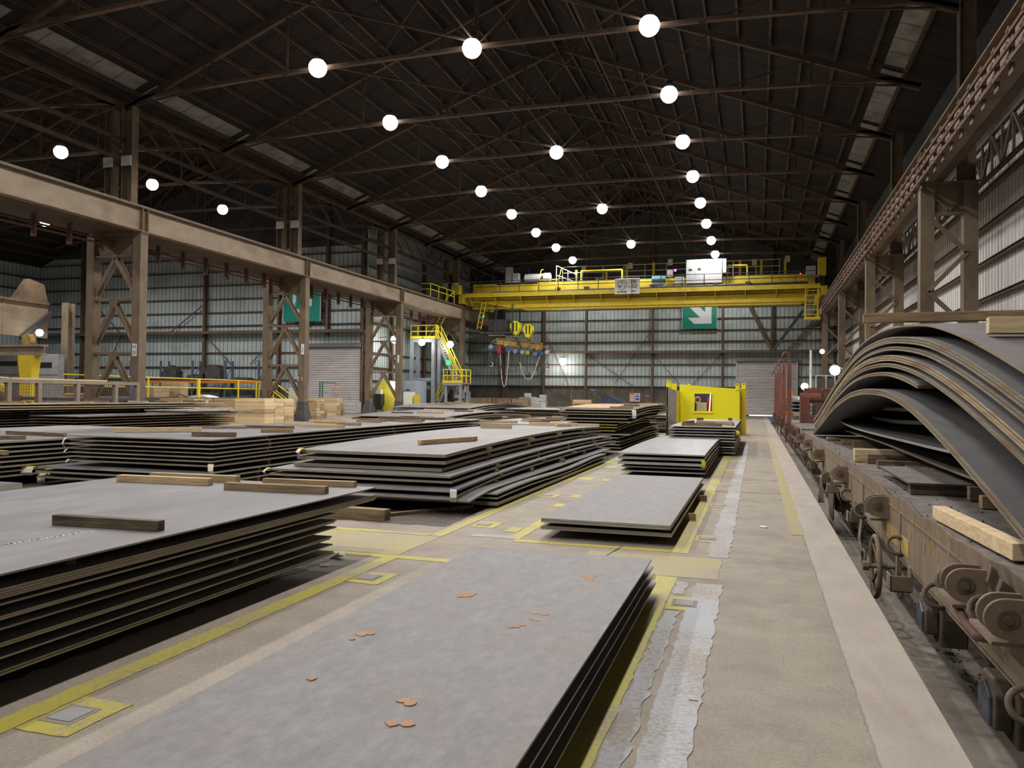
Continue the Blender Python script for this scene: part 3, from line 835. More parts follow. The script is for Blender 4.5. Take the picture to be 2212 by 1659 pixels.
def conductors(side, label):
    s = 1 if side < 0 else -1
    x = -26.72 if side < 0 else 5.34
    t = thing('conductor_rail_set', label, 'conductor rails', (x, 0, 8.9))
    if side > 0:
        for k, (dx, dz) in enumerate(((-0.30, 0.62), (-0.34, 0.28), (-0.34, -0.05))):
            b = MB().beam((dx, Y0 + 0.5, dz), (dx, 68.5, dz), 0.05, 0.09)
            b.build('conductor_rail', RUST, t)
        rest = MB()
        for k in range(60):
            y = 5.0 + 1.07 * k
            if k < 33:
                MB().box(-0.26, -0.22, y - 0.15, y + 0.15, -0.25, 0.72).build('bracket', GIRTM, t)
            else:
                rest.box(-0.26, -0.22, y - 0.15, y + 0.15, -0.25, 0.72)
            for (dx, dz) in ((-0.30, 0.62), (-0.34, 0.28), (-0.34, -0.05)):
                b = MB() if k < 33 else rest
                b.lathe([(0.05, -0.06), (0.075, -0.02), (0.05, 0.02), (0.02, 0.10)], 8, 0, (dx, y, dz + 0.05))
                b.beam((dx, y, dz), (-0.24, y, dz), 0.05, 0.05)
                if k < 33:
                    b.build('insulator', BROWN, t)
        rest.build('far_brackets', GIRTM, t)['kind'] = 'stuff'
    else:
        for dz in (-0.35, -0.55):
            MB().beam((-1.5, Y0 + 0.5, dz), (-1.5, 68.5, dz), 0.05, 0.08).build('conductor_rail', RUST, t)
        for k in range(30):
            y = 19.5 + 1.75 * k
            b = MB().box(-1.62, -1.40, y - 0.05, y + 0.05, -0.9, -0.02)
            b.build('hanger', RUST, t)
    return t
conductors(1, 'three rusty conductor rails on brackets along the railway side crane girder')
conductors(-1, 'rusty conductor rail hangers below the girder between the bays')

# ------------------------------------------------------------------ high-bay lamps
def lamp(x, y, z, label, power=LAMP_W, r=0.38):
    t = thing('high_bay_lamp', label, 'lamp', (x, y, z), group='high bay lamps under the roof')
    MB().lathe([(0.08, 0.62), (0.14, 0.60), (0.17, 0.45), (0.24, r * 0.78), (0.20, r * 0.70)], 16).build('lamp_housing', DGREY, t, smooth=True)
    prof = [(max(0.002, r * math.cos(a)), r * math.sin(a)) for a in [-math.pi / 2 + math.radians(140) * i / 10 for i in range(11)]]
    MB().lathe(prof, 20).build('glowing_globe', LENS, t, smooth=True)
    MB().tube([(0, 0, 0.6), (0, 0, 1.2)], 0.03, 6).build('hanger_rod', DARKST, t)
    ld = bpy.data.lights.get('high_bay_light_%d' % int(power))
    if ld is None:
        ld = bpy.data.lights.new('high_bay_light_%d' % int(power), 'SPOT')
        ld.energy = power * 0.3; ld.color = LAMP_COL; ld.spot_size = math.radians(164); ld.spot_blend = 0.4
        ld.shadow_soft_size = 0.3
    lo = bpy.data.objects.new('lamp_light', ld); C.objects.link(lo); lo.parent = t
    lo.location = (0, 0, -r - 0.32)
    return t
ys = [28.72 + 6.8 * k for k in range(8)]
for k in range(8):
    lamp(-3.85, ys[k], 15.3, '%s glowing high-bay lamp along the row nearer the railway wall' % (['first', 'second', 'third', 'fourth', 'fifth', 'sixth', 'seventh', 'eighth'][k]))
    lamp(-17.6, ys[k] , 15.3, '%s glowing high-bay lamp along the row nearer the column row' % (['second', 'third', 'fourth', 'fifth', 'sixth', 'seventh', 'eighth', 'ninth'][k]))
lamp(-17.6, 21.92, 15.3, 'glowing high-bay lamp cut off at the top edge of the picture')
for k in range(4):
    lamp(-10.75, 28.72 + 13.6 * k, 15.3, '%s glowing high-bay lamp along the middle row under the ridge' % (['first', 'second', 'third', 'fourth'][k]))
for k, y in enumerate((22.4, 15.6, 8.8, 2.0, -4.8)):
    lamp(-3.85, y, 15.3, 'high-bay lamp overhead on the railway side row, out of view', LAMP_W)
    if k:
        lamp(-17.6, y, 15.3, 'high-bay lamp overhead on the column side row, out of view', LAMP_W)
for y in (15.5, 1.8):
    lamp(-10.75, y, 15.3, 'high-bay lamp overhead on the middle row, out of view', LAMP_W)
for k, y in enumerate((33.4, 40.2, 47.0)):
    lamp(-36.3, y, 14.7, '%s of three glowing lamps in the neighbouring bay above the girder' % ['first', 'second', 'third'][k], LAMP_W * 1.5, 0.36)
for (x, y) in ((-52.5, 33.4), (-52.5, 47.0), (-36.3, 19.6), (-52.5, 19.6)):
    lamp(x, y, 14.7, 'high-bay lamp of the neighbouring bay, hidden from view', LAMP_W * 1.5, 0.36)
for k, (x, y, r) in enumerate(((-14, 50, 0.05),)):
    pass

def wall_lamp(name, x, y, z, r, label, power, lens=LENS, group=None, arm=(0, 0.6, 0)):
    t = thing(name, label, 'lamp', (x, y, z), group=group)
    MB().lathe([(0.002, -r), (r * 0.7, -r * 0.7), (r, 0), (r * 0.7, r * 0.7), (0.002, r)], 14).build('glowing_lens', lens, t, smooth=True)
    b = MB().lathe([(r * 0.5, r * 0.9), (r * 0.45, r * 1.05), (0.05, r * 1.2)], 14)
    b.tube([(0, 0, r), arm], 0.035, 6)
    b.build('lamp_hood', DGREY, t)
    ld = bpy.data.lights.new(name + '_light', 'POINT'); ld.energy = power * 0.3; ld.color = (1, 0.93, 0.8) if lens is LENS else (1, 0.8, 0.5)
    ld.shadow_soft_size = r * 1.3
    lo = bpy.data.objects.new('lamp_light', ld); C.objects.link(lo); lo.parent = t; lo.location = (0, -r * 1.7, -r * 0.6)
    return t
wall_lamp('wall_lamp', -20.0, 82.6, 5.5, 0.42, 'round floodlight glowing on the pale end wall below the lifting beam', 700, arm=(0, 0.85, 0.3))
wall_lamp('wall_lamp', -29.3, 60.5, 6.35, 0.33, 'round light glowing through the lacing of the column by the yellow machine', 500, arm=(-1.6, 0.3, 0.2))
wall_lamp('wall_lamp', -28.85, 65.2, 6.45, 0.33, 'round light glowing under the upper platform of the stair tower', 500, arm=(0, 0.3, 0.5))
wall_lamp('wall_lamp', -26.75, 66.8, 6.35, 0.33, 'round light glowing beside the upper flight of the stair tower', 500, arm=(-0.2, 0.4, 0.6))
wall_lamp('wall_lamp', -27.75, 57.2, 2.5, 0.3, 'bright shaded lamp in front of the yellow machine panel', 260, arm=(0.3, 0.6, 0.5))
wall_lamp('work_light', 3.55, 40.5, 3.12, 0.25, 'warm floodlight glowing beside the arched plates and railway wall', 420, WLENS, arm=(1.2, 0.5, -0.3))
wall_lamp('work_light', 2.25, 41.5, 2.35, 0.18, 'small warm work light glowing above the red wagon rack', 200, WLENS, arm=(0.1, 0.3, -0.6))
wall_lamp('wall_lamp', 5.0, 68.0, 5.6, 0.2, 'tiny pale lamp on a column beneath the yellow crane end', 40, arm=(0.5, 0.5, 0.3))
# ------------------------------------------------------------------ steel plates in stacks, with timber bearers
def plate(name, x0, x1, y0, y1, zt, t, mats, bend=None, ny=1, rz=0.0):
    """one plate; bend(y) is added to the height. Origin at the plate's middle, underside."""
    xc, yc = (x0 + x1) / 2, (y0 + y1) / 2
    hx, hy = (x1 - x0) / 2, (y1 - y0) / 2
    ny = ny if bend else 1
    b = MB()
    f = bend or (lambda y: 0.0)
    for i in range(ny + 1):
        y = -hy + 2 * hy * i / ny
        dz = f(y + yc)
        b.v += [(-hx, y, dz), (hx, y, dz), (hx, y, dz + t), (-hx, y, dz + t)]
    for i in range(ny):
        a, c = i * 4, i * 4 + 4
        b.f += [(a + 3, a + 2, c + 2, c + 3), (a, c, c + 1, a + 1), (a + 1, c + 1, c + 2, a + 2), (a, a + 3, c + 3, c)]
        b.m += [0, 0, 1, 1]
    b.f += [(0, 1, 2, 3), (ny * 4 + 3, ny * 4 + 2, ny * 4 + 1, ny * 4)]
    b.m += [1, 1]
    o = b.build(name, mats, None)
    o.location = (xc, yc, zt - t); o.rotation_euler = (0, 0, rz)
    return o

TIMBER_N = [0]
def batten(p, q, w, h, mt, label, group=None, name='timber_bearer', bev=0.0):
    """timber lying from p to q (x, y, z underside)"""
    p, q = Vector(p), Vector(q)
    d = q - p; L_ = d.length
    b = MB().box(-L_ / 2, L_ / 2, -w / 2, w / 2, 0, h)
    o = b.build(name, mt, None, bevel=bev)
    o.location = (p + q) / 2
    o.rotation_euler = (0, -math.asin(d.z / L_), math.atan2(d.y, d.x))
    tag(o, label, 'timber', group)
    return o

BEARERS = {}
def stack(key, desc, x0, x1, y0, y1, layers, mats, floor_z=0.0, bear=(0.12, 0.4, 0.62, 0.88), bw=0.09, binset=0.05, wood=WOODM, rnd=0.03):
    """layers from the top: (ztop, thickness, plies, dx0, dx1, dy0, dy1, bend)"""
    idx = 0
    n = len(layers)
    grp = 'plates of the ' + desc
    info = []
    for k, L_ in enumerate(layers):
        zt, th, pl = L_[:3]
        dx0, dx1, dy0, dy1 = (list(L_[3:7]) + [0, 0, 0, 0])[:4]
        bend = L_[7] if len(L_) > 7 else None
        lm = L_[8] if len(L_) > 8 and L_[8] else mats
        for p in range(pl):
            j = (lambda a: R.uniform(-a, a)) if (p or k) and rnd else (lambda a: 0.0)
            o = plate('steel_plate', x0 + dx0 + j(rnd), x1 + dx1 + j(rnd * 0.3), y0 + dy0 + j(rnd), y1 + dy1 + j(rnd), zt - p * (th + 0.003), th, lm, bend, 24)
            tag(o, ('only' if n == 1 and pl == 1 else ordn(idx)) + ' steel plate in the ' + desc, 'steel plate', grp)
            idx += 1
        bot = zt - (pl - 1) * (th + 0.003) - th
        info.append((zt, bot, x0 + dx0, x1 + dx1, y0 + dy0, y1 + dy1, bend))
    for k in range(n):
        zt, bot, xa, xb, ya, yb, bend = info[k]
        if k + 1 < n:
            z2, _, xa2, xb2, ya2, yb2, bend2 = info[k + 1]
            xa, xb, ya, yb = max(xa, xa2), min(xb, xb2), max(ya, ya2), min(yb, yb2)
        else:
            z2, bend2 = floor_z, None
        for fr in bear:
            y = ya + (yb - ya) * fr + R.uniform(-0.08, 0.08)
            zlo = z2 + (bend2(y) if bend2 else 0); zhi = bot + (bend(y) if bend else 0)
            h = zhi - zlo
            if h < 0.012: continue
            ww = min(bw, max(h, 0.05))
            batten((xa + binset + R.uniform(0, 0.15), y, zlo + 0.002), (xb - binset * R.uniform(0.2, 1.6), y, zlo + 0.002), ww, h - 0.006, R.choice([wood, WOODD, WOODM]),
                   'timber bearer wedged in the ' + desc, 'bearers in the ' + desc)
    return info

def loose(stk, items, z, wood=None):
    for (x0_, y0_, x1_, y1_, w_, h_, mt, lab) in items:
        batten((x0_, y0_, z), (x1_, y1_, z), w_, h_, mt, lab, 'loose timbers on the ' + stk, 'timber_batten', 0.004)

def arch(y0, y1, h):
    return lambda y: h * (1 - ((2 * (y - (y0 + y1) / 2)) / (y1 - y0)) ** 2)

# A: low four-plate stack by the aisle
A_ = 'low four-plate stack beside the white lane line'
stack('A', A_, -2.39, -0.83, 0.9, 6.67, [(0.35, 0.012, 1), (0.268, 0.012, 1, 0.0, 0.0, 0, 0.11), (0.188, 0.012, 1, 0, 0, 0, 0.19), (0.108, 0.012, 1, 0, 0.01, 0, 0.22)],
      [MILLW, CUT], bear=(0.1, 0.5, 0.86), binset=0.12, rnd=0.0)
top = [o for o in C.objects if o.get('label', '').startswith('topmost') and A_ in o['label']][0]
b = MB()
for k, (x, y, s) in enumerate(((-1.20, 5.85, .05), (-1.17, 5.9, .03), (-1.17, 5.75, .035), (-1.31, 4.75, .02), (-1.27, 4.76, .022), (-1.24, 4.74, .024), (-1.29, 4.62, .02), (-1.26, 4.6, .02), (-1.31, 4.48, .018), (-1.36, 4.42, .022), (-1.33, 4.43, .018),
                               (-1.87, 5.02, .05), (-1.85, 5.06, .035), (-1.89, 4.96, .02), (-2.11, 4.0, .035), (-2.08, 4.03, .03), (-2.12, 3.9, .018), (-1.48, 3.2, .03), (-1.44, 3.18, .028), (-1.36, 2.98, .03), (-1.42, 2.96, .026), (-2.0, 3.3, .022))):
    ring = [(x - top.location.x + s * (1 + R.uniform(-.25, .25)) * math.cos(a), y - top.location.y + 1.1 * s * (1 + R.uniform(-.25, .25)) * math.sin(a)) for a in [i * math.pi / 5 for i in range(10)]]
    MB().prism(ring, 'z', 0.0115, 0.0128 + 0.0002 * k).build('rust_spot', ORSPOT, top)

# B: stack with the chalk line on its top plate
B_ = 'dark-gapped stack topped by the notched timber'
T = 0.012
lay = [(0.715, T, 1), (0.635, T, 4, 0, 0, 0, 0.0)]
for z in (0.555, 0.49, 0.425, 0.345, 0.27, 0.195):
    lay.append((z, T, 2 if z in (0.345, 0.49) else 1, 0.05, 0.0 + R.uniform(-0.015, 0.01), 0, -0.85 + R.uniform(-0.05, 0.05)))
lay[-1] = (0.195, T, 2, 0.05, 0.0, 0, -0.86)
stack('B', B_, -7.0, -3.86, 0.2, 7.58, lay, [MILL, CUT], bear=(0.12, 0.5, 0.8), binset=0.35, wood=WOODD, rnd=0.02)
top = [o for o in C.objects if o.get('label', '').startswith('topmost') and B_ in o['label']][0]
b = MB()
ln = [(-5.5, 3.35), (-5.3, 3.62), (-5.13, 3.85), (-4.95, 4.05)]
for k in range(46):
    t_ = k / 45
    x = -4.62 + 0.15 * t_ + R.uniform(-.004, .004); y = 3.45 + 1.0 * t_
    s = R.uniform(0.010, 0.02)
    b.prism([(x - top.location.x + s * math.cos(a) * 1.2, y - top.location.y + s * math.sin(a) * 1.6) for a in [0, 1.2, 2.4, 3.6, 5.0]], 'z', 0.0118, 0.0128)
b.build('chalk_line', CHALK, top)
ZB = 0.7155
loose(B_, [(-4.92, 4.55, -4.02, 4.6, 0.075, 0.075, WOODD, 'short dark notched timber lying alone near the chalk line'),
           (-6.65, 6.96, -5.52, 7.03, 0.09, 0.075, WOOD, 'pale timber batten overlapping a longer one at the stack far edge'),
           (-6.52, 7.30, -5.42, 7.36, 0.09, 0.075, WOOD, 'pale timber batten lying just behind the overlapping one'),
           (-5.15, 6.80, -4.04, 6.88, 0.09, 0.075, WOODM, 'brown worn timber batten nearer than its pale neighbours'),
           (-5.12, 7.40, -4.06, 7.5, 0.08, 0.06, WOOD, 'slim pale batten on the far corner of the notched-timber stack')], ZB)

# C: sagging twelve-metre plates
C_ = 'sagging stack with the blue and white tag'
g1 = arch(11.1, 23.7, 0.10)
g2 = arch(10.7, 24.2, 0.09)
def droop(h, a, base):
    return lambda y: base(y) - h * max(0.0, (13.2 - y) / 2.7) ** 1.6
lay = [(0.80, 0.022, 2, 0, 0, 0, 0, g1), (0.695, 0.022, 2, -0.02, 0.0, 0, 0, g1), (0.585, 0.022, 2, -0.08, -0.06, 0, 0.05, g1),
       (0.515, 0.03, 1, -0.3, 0.23, -0.35, 0.4, g2), (0.437, 0.03, 1, -0.3, 0.25, -0.36, 0.5, g2),
       (0.365, 0.03, 1, -0.2, 0.38, -0.6, 0.3, droop(0.02, 0, g2), [MILLB, CUTG]), (0.275, 0.03, 1, -0.25, 0.40, -0.7, 0.2, droop(0.05, 0, g2), [MILLB, CUTG]),
       (0.275, 0.022, 1, -0.2, 0.63, -0.62, -2.0, lambda y: -0.075 * max(0.0, (11.6 - y) / 1.2) ** 1.4, [MILLD, CUT])]
lay[6] = (0.325, 0.03, 1, -0.25, 0.40, -0.7, 0.2, droop(0.075, 0, arch(10.4, 24, 0.06)), [MILLB, CUTG])
stack('C', C_, -7.05, -4.5, 11.1, 23.7, lay, [MILL, CUT], bear=(0.16, 0.36, 0.56, 0.78), binset=-0.08, rnd=0.0, floor_z=0.25)
wav = lambda y: 0.018 * math.sin((y - 11.3) * 1.0)
CG = 'short wavy stack under the sagging plates'
stack('CG', CG, -6.4, -3.73, 11.3, 20.3, [(0.23, 0.025, 1, 0, 0, 0, 0, wav), (0.165, 0.025, 1, 0, 0, 0, 0, wav), (0.095, 0.025, 2, 0, 0, 0, 0)], [MILLD, CUTG], bear=(0.06, 0.5), binset=0.3, rnd=0.01)
batten((-6.9, 9.78, 0.0), (-4.75, 9.68, 0.0), 0.16, 0.15, WOODM, 'thick timber baulk on the floor under the sagging plates', None, 'timber_baulk', 0.006)
batten((-4.9, 10.0, 0.0), (-4.1, 11.2, 0.0), 0.08, 0.05, WOODD, 'thin dark batten on the floor under the sagging plates', None, 'timber_batten')
ZC = 0.80
zc = lambda y: ZC + g1(y)
for (xa, ya, xb, yb, w_, h_, mt, lab) in (
        (-5.55, 12.5, -4.95, 13.7, 0.09, 0.08, WOOD, 'single timber batten lying askew on the shiny sagging plate'),
        (-6.5, 18.3, -5.75, 18.5, 0.09, 0.09, WOODP, 'short pale batten on the far half of the sagging plates'),
        (-6.3, 22.0, -4.9, 22.1, 0.1, 0.10, WOODP, 'long pale baulk across the far end of the sagging plates'),
        (-5.25, 21.0, -4.95, 21.35, 0.09, 0.08, WOODP, 'stubby pale block beside the long baulk on the sagging plates'),
        (-5.2, 23.2, -4.5, 23.3, 0.09, 0.08, WOODP, 'pale batten at the very far end of the sagging plates')):
    batten((xa, ya, zc(ya) + 0.006), (xb, yb, zc(yb) + 0.006), w_, h_, mt, lab, 'loose timbers on the ' + C_, 'timber_batten', 0.004)

# D: wide stack strewn with timbers
D_ = 'wide stack strewn with many loose timbers'
gd = lambda y: 0.03 * math.sin((y - 11.3) / 14.3 * math.pi)
lay = [(0.895, 0.022, 1, 0, 0, 0, 0, gd), (0.82, 0.022, 1, 0.08, 0.02, 0, 0, gd), (0.745, 0.022, 1, 0.08, 0.02, 0, 0, gd), (0.668, 0.022, 1, 0.1, 0.02, 0, 0, gd),
       (0.60, 0.022, 1, 0.12, 0.02, 0, 0, gd), (0.53, 0.022, 1, 0.15, 0.03, 0, 0, gd), (0.455, 0.03, 1, 0.1, 0.02, 0, 0, gd), (0.345, 0.03, 1, -0.3, 0.03, -0.3, 0, None, [MILLB, CUTG]),
       (0.26, 0.03, 1, -0.3, 0.03, -0.3, 0), (0.165, 0.03, 1, -0.3, 0.03, -0.3, 0)]
stack('D', D_, -12.05, -8.87, 11.3, 25.5, lay, [MILL, CUT], bear=(0.12, 0.5, 0.85), binset=0.06)
ZD = 0.897
def scatter(desc, n, xa, xb, ya, yb, zf, seed, phr, La=(0.7, 1.5)):
    r = random.Random(seed)
    placed = []
    k = 0
    tries = 0
    while k < n and tries < 400:
        tries += 1
        L_ = r.uniform(*La); x = r.uniform(xa + L_ / 2, xb - L_ / 2); y = r.uniform(ya, yb)
        if any(abs(x - p[0]) < (L_ + p[2]) / 2 + 0.1 and abs(y - p[1]) < 0.45 for p in placed): continue
        placed.append((x, y, L_))
        a = r.uniform(-0.12, 0.12)
        z = zf(y) if callable(zf) else zf
        dx, dy = L_ / 2 * math.cos(a), L_ / 2 * math.sin(a)
        mt = r.choice([WOOD, WOODM, WOODD, WOODP, WOODM, WOODD])
        batten((x - dx, y - dy, z + 0.005), (x + dx, y + dy, z + 0.005), r.uniform(0.07, 0.11), r.uniform(0.05, 0.085), mt,
               phr, 'timbers on the ' + desc, 'timber_batten', 0)
        k += 1
zd = lambda y: ZD + gd(y)
for (xa, ya, xb, yb, w_, h_, mt, lab) in (
        (-9.75, 11.9, -8.98, 12.1, 0.09, 0.08, WOODD, 'dark batten on the corner of the timber-strewn stack'),
        (-9.5, 13.6, -8.95, 13.9, 0.10, 0.07, WOOD, 'light batten near the edge of the timber-strewn stack'),
        (-11.9, 12.3, -10.6, 13.2, 0.10, 0.09, WOODP, 'bright pale batten on the near end of the timber-strewn stack'),
        (-11.7, 14.2, -10.7, 14.8, 0.09, 0.05, WOODM, 'thin tan board behind the bright pale batten')):
    batten((xa, ya, zd(ya) + 0.004), (xb, yb, zd(yb) + 0.004), w_, h_, mt, lab, 'loose timbers on the ' + D_, 'timber_batten', 0.004)
scatter(D_, 15, -11.9, -8.95, 14.9, 25.2, zd, 5, 'loose timber batten lying across the wide timber-strewn stack')

# E: long far stack under the first lattice column
E_ = 'long rusty stack in front of the mesh fence'
lay = [(1.24, 0.025, 1), (1.16, 0.04, 1, 0, 0.05, 0, 0.6), (1.08, 0.04, 1, 0, 0.02, 0, -0.2), (0.98, 0.03, 1, 0, -0.5, 0, -1.5, None, [MILLD, CUTD]), (0.89, 0.03, 1, 0, -0.45, 0, -1.6, None, [MILLD, CUTD]), (0.80, 0.03, 1, 0, -0.5, 0, -1.5, None, [MILLD, CUTD]), (0.71, 0.03, 1, 0, -0.45, 0, -2, None, [MILLD, CUTD]),
       (0.62, 0.03, 1, 0, -0.4, 0, -1.8, None, [MILLD, CUTD]), (0.53, 0.03, 1, 0, -0.35, 0, -2, None, [MILLD, CUTD]), (0.44, 0.03, 1, 0, -0.3, 0, -2.2, None, [MILLD, CUTD]), (0.32, 0.03, 1, 0, -0.1, 0, -2, None, [MILLD, CUTD]), (0.2, 0.03, 1, 0, 0, 0, -2, None, [MILLD, CUTD])]
stack('E', E_, -25.9, -23.6, 15.0, 31.0, lay, [MILL, CUTR], bear=(0.45, 0.88), binset=0.4, wood=WOODD)
E2 = 'bluish plate pair jutting beyond the long rusty stack'
stack('E2', E2, -23.3, -21.2, 25.6, 29.8, [(0.99, 0.05, 1), (0.90, 0.03, 1, 0.1, -0.1, 0, -1)], [MILLB, CUTG], bear=(0.3, 0.9), binset=0.4, floor_z=0.86)
stack('E3', 'middle stack beneath the bluish plate pair', -23.4, -21.3, 20.5, 28.8, [(0.86 - 0.095 * k, 0.03, 1, 0, -0.08 * (k % 3), 0, -0.3 * (k % 2)) for k in range(9)], [MILLD, CUTD], bear=(0.8,), binset=0.3)
scatter(E_, 8, -25.8, -23.7, 19.5, 30.5, 1.241, 9, 'pale batten on the long rusty stack before the mesh fence', (0.9, 1.6))
# E1: tagged stack behind the notched-timber stack
E1 = 'stack hung with white paper tags'
gE = lambda y: 0.02 * (y - 10)
lay = [(0.80, 0.03, 1, 0, 0, 0, 0, None)] + [(0.80 - 0.085 * k, 0.03, 1, 0.05, 0.02 * (k % 3), 0, 0.15 * (k % 2)) for k in range(1, 8)]
stack('E1', E1, -16.2, -12.55, 5.5, 13.2, lay, [MILL, CUT], bear=(0.4, 0.93), binset=0.1)
batten((-14.6, 12.3, 0.801), (-12.9, 12.1, 0.801), 0.09, 0.07, WOODD, 'dark batten across the paper-tagged stack', None, 'timber_batten', 0.004)
batten((-13.6, 10.6, 0.801), (-12.75, 11.1, 0.801), 0.08, 0.07, WOODD, 'dark toothed batten on the edge of the paper-tagged stack', None, 'timber_batten', 0.004)
E4 = 'thick grey plate pair beside the paper tags'
stack('E4', E4, -11.4, -9.4, 4.6, 8.15, [(0.46, 0.10, 1), (0.24, 0.03, 1)], [MILLB, CUTG], bear=(0.2, 0.8), binset=0.2)
for k, (z, y) in enumerate(((0.62, 10.2), (0.44, 10.05), (0.27, 9.9))):
    batten((-12.9, y, z), (-11.9, y - 0.2, z), 0.1, 0.075, WOODM, ['upper', 'middle', 'lower'][k] + ' of three timber ends jutting from the paper-tagged stack', 'timber ends by the paper tags', 'timber_batten', 0.008)
stack('E5', 'broad plates lying under the far rusty stack edge', -20.6, -13.2, 14.8, 19.5, [(0.62, 0.04, 1), (0.45, 0.03, 1), (0.3, 0.03, 1), (0.15, 0.03, 1)], [MILL, CUTG], bear=(0.2, 0.8), binset=0.5)

# F, G, H: lane along the aisle
F_ = 'two-pack low stack in the yellow outlined bay'
stack('F', F_, -2.45, -0.93, 9.1, 14.8, [(0.25, 0.024, 2, 0, 0, 0, 0), (0.152, 0.022, 2, -0.02, 0.01, 0.06, 0.2)], [MILLW, CUTG], bear=(0.14, 0.5, 0.9), binset=0.1, rnd=0.008)
batten((-1.3, 11.2, 0.002), (-0.80, 11.25, 0.002), 0.08, 0.095, WOODM, 'timber end sticking out beside the two-pack low stack', None, 'timber_batten', 0.004)
batten((-1.3, 13.4, 0.002), (-0.78, 13.4, 0.002), 0.09, 0.095, WOODD, 'dark timber end at the far corner of the two-pack low stack', None, 'timber_batten', 0.004)
G_ = 'five-layer stack with the yellow corner tag'
lay = [(0.50, 0.03, 1, 0, 0, 0, 0), (0.415, 0.055, 1, 0, -0.02, 0.05, 0.1), (0.31, 0.055, 1, 0, -0.01, 0, 0.1), (0.205, 0.03, 1, 0.06, 0, 0.1, 0.1), (0.115, 0.025, 1, 0.06, 0, 0.05, 0.15), (0.05, 0.02, 1, 0.1, 0, 0, 0)]
gg = arch(17, 25.2, 0.03)
lay = [tuple(list(l) + [gg]) for l in lay]
stack('G', G_, -2.88, -1.04, 17.1, 25.2, lay[:5], [MILLB, CUTG], bear=(0.12, 0.8), binset=0.1, rnd=0.01)
H_ = 'plate stack standing before the yellow booth'
lay = [(0.86, 0.025, 1)] + [(0.79 - 0.085 * k, 0.035, 1, 0.02 + R.uniform(-0.06, 0.06), R.uniform(-0.03, 0.02), R.uniform(-0.1, 0.1), 0) for k in range(9)]
stack('H', H_, -2.52, -0.60, 24.2, 33.0, lay, [MILL, CUTG], bear=(0.03, 0.8), binset=0.35)
for (xa, ya, xb, yb, w_, h_, mt, lab) in (
        (-2.2, 24.7, -1.0, 24.6, 0.1, 0.09, WOODM, 'long brown batten on the stack before the yellow booth'),
        (-2.25, 26.0, -2.05, 27.2, 0.1, 0.09, WOODD, 'dark block end on the stack before the yellow booth'),
        (-1.95, 27.4, -0.75, 27.0, 0.09, 0.08, WOODM, 'second batten lying behind the long brown one by the booth'),
        (-1.3, 26.4, -0.7, 25.5, 0.09, 0.07, WOODM, 'slanted batten on the stack before the yellow booth'),
        (-2.2, 31.0, -1.95, 31.0, 0.1, 0.1, WOODD, 'small dark chock against the yellow booth front'),
        (-1.05, 31.5, -0.9, 31.5, 0.1, 0.1, WOODD, 'tiny dark chock by the booth far corner')):
    batten((xa, ya, 0.861), (xb, yb, 0.861), w_, h_, mt, lab, 'loose timbers on the ' + H_, 'timber_batten', 0.004)

# I: the tallest stack with an orange board
I_ = 'tallest stack beside the yellow booth'
gI = lambda y: 0.10 * math.sin(max(0, min(1, (y - 25) / 10.5)) * math.pi)
zs = [1.315, 1.235, 1.155, 1.03, 0.93, 0.83, 0.745, 0.64, 0.53, 0.42, 0.30, 0.2, 0.1]
lay = []
for k, z in enumerate(zs):
    sh = [0, 0, 0.02, 0.02, 0.0, 0.35, 0.35, 0.15, 0.2, 0.3, 0.0, 0.1, 0.05][k]
    ex = [0, -0.02, 0.02, -0.2, -0.1, -0.55, -0.53, -0.6, 0, -0.45, -0.4, -0.45, -0.35][k]
    if k >= 8: ex = [-0.1, -0.5, -0.42, -0.45, -0.4][k - 8]
    lay.append((z, 0.03, 1, sh, ex, 0, R.uniform(-0.3, 0.3), gI if k < 9 else None, [MILLD, YELD] if k in (5, 6, 7) else ([MILLB, CUTG] if k == 8 else None)))
stack('I', I_, -6.15, -3.72, 25.0, 35.5, lay, [MILLD, CUT], bear=(0.04, 0.4, 0.85), binset=0.1, wood=WOODM)
o = plate('plywood_sheet', -6.1, -4.55, 25.5, 31.0, 1.335, 0.015, [ORB, ORB], gI, 24)
tag(o, 'orange plywood sheet lying on top of the tallest stack', 'plywood sheet')
for (xa, ya, xb, yb, mt, lab) in ((-4.6, 25.6, -3.85, 25.6, WOODM, 'brown batten at the yellow-tagged corner of the tallest stack'),
                                  (-4.4, 30.5, -3.9, 30.6, WOODP, 'pale batten on the far part of the tallest stack'),
                                  (-4.5, 27.8, -3.95, 27.8, WOODM, 'second brown batten along the tallest stack top'),
                                  (-4.4, 33.0, -3.9, 33.0, WOODP, 'last pale batten at the far end of the tallest stack')):
    batten((xa, ya, 1.316 + gI(ya)), (xb, yb, 1.316 + gI(ya)), 0.1, 0.07, mt, lab, 'loose timbers on the ' + I_, 'timber_batten')

# J: further stacks down the hall
J1 = 'thin stack lying behind the sagging plates'
gj = arch(24.8, 36, 0.05)
lay = [(0.72 - 0.1 * k, 0.025, 2 if k % 2 else 1, -0.1 * (k % 2), 0.12 * (k % 3) - 0.05, -0.2 * (k % 2), 0, gj) for k in range(6)]
stack('J1', J1, -9.6, -6.55, 26.0, 36.0, lay, [MILL, CUT], bear=(0.06, 0.5), binset=0.05)
scatter(J1, 10, -9.5, -6.6, 26.3, 35.8, lambda y: 0.721 + gj(y), 12, 'loose batten scattered on the thin stack behind the sagging plates')
J2 = 'bowed stack behind the timber-strewn plates'
gk = arch(27.3, 39, 0.14)
lay = [(0.86 - 0.1 * k, 0.03, 1 + (k % 2), 0, 0.06 * (k % 3), 0.1 * (k % 2), 0, gk) for k in range(6)]
stack('J2', J2, -15.2, -11.2, 27.6, 39.0, lay, [MILL, CUT], bear=(0.06, 0.5), binset=0.05)
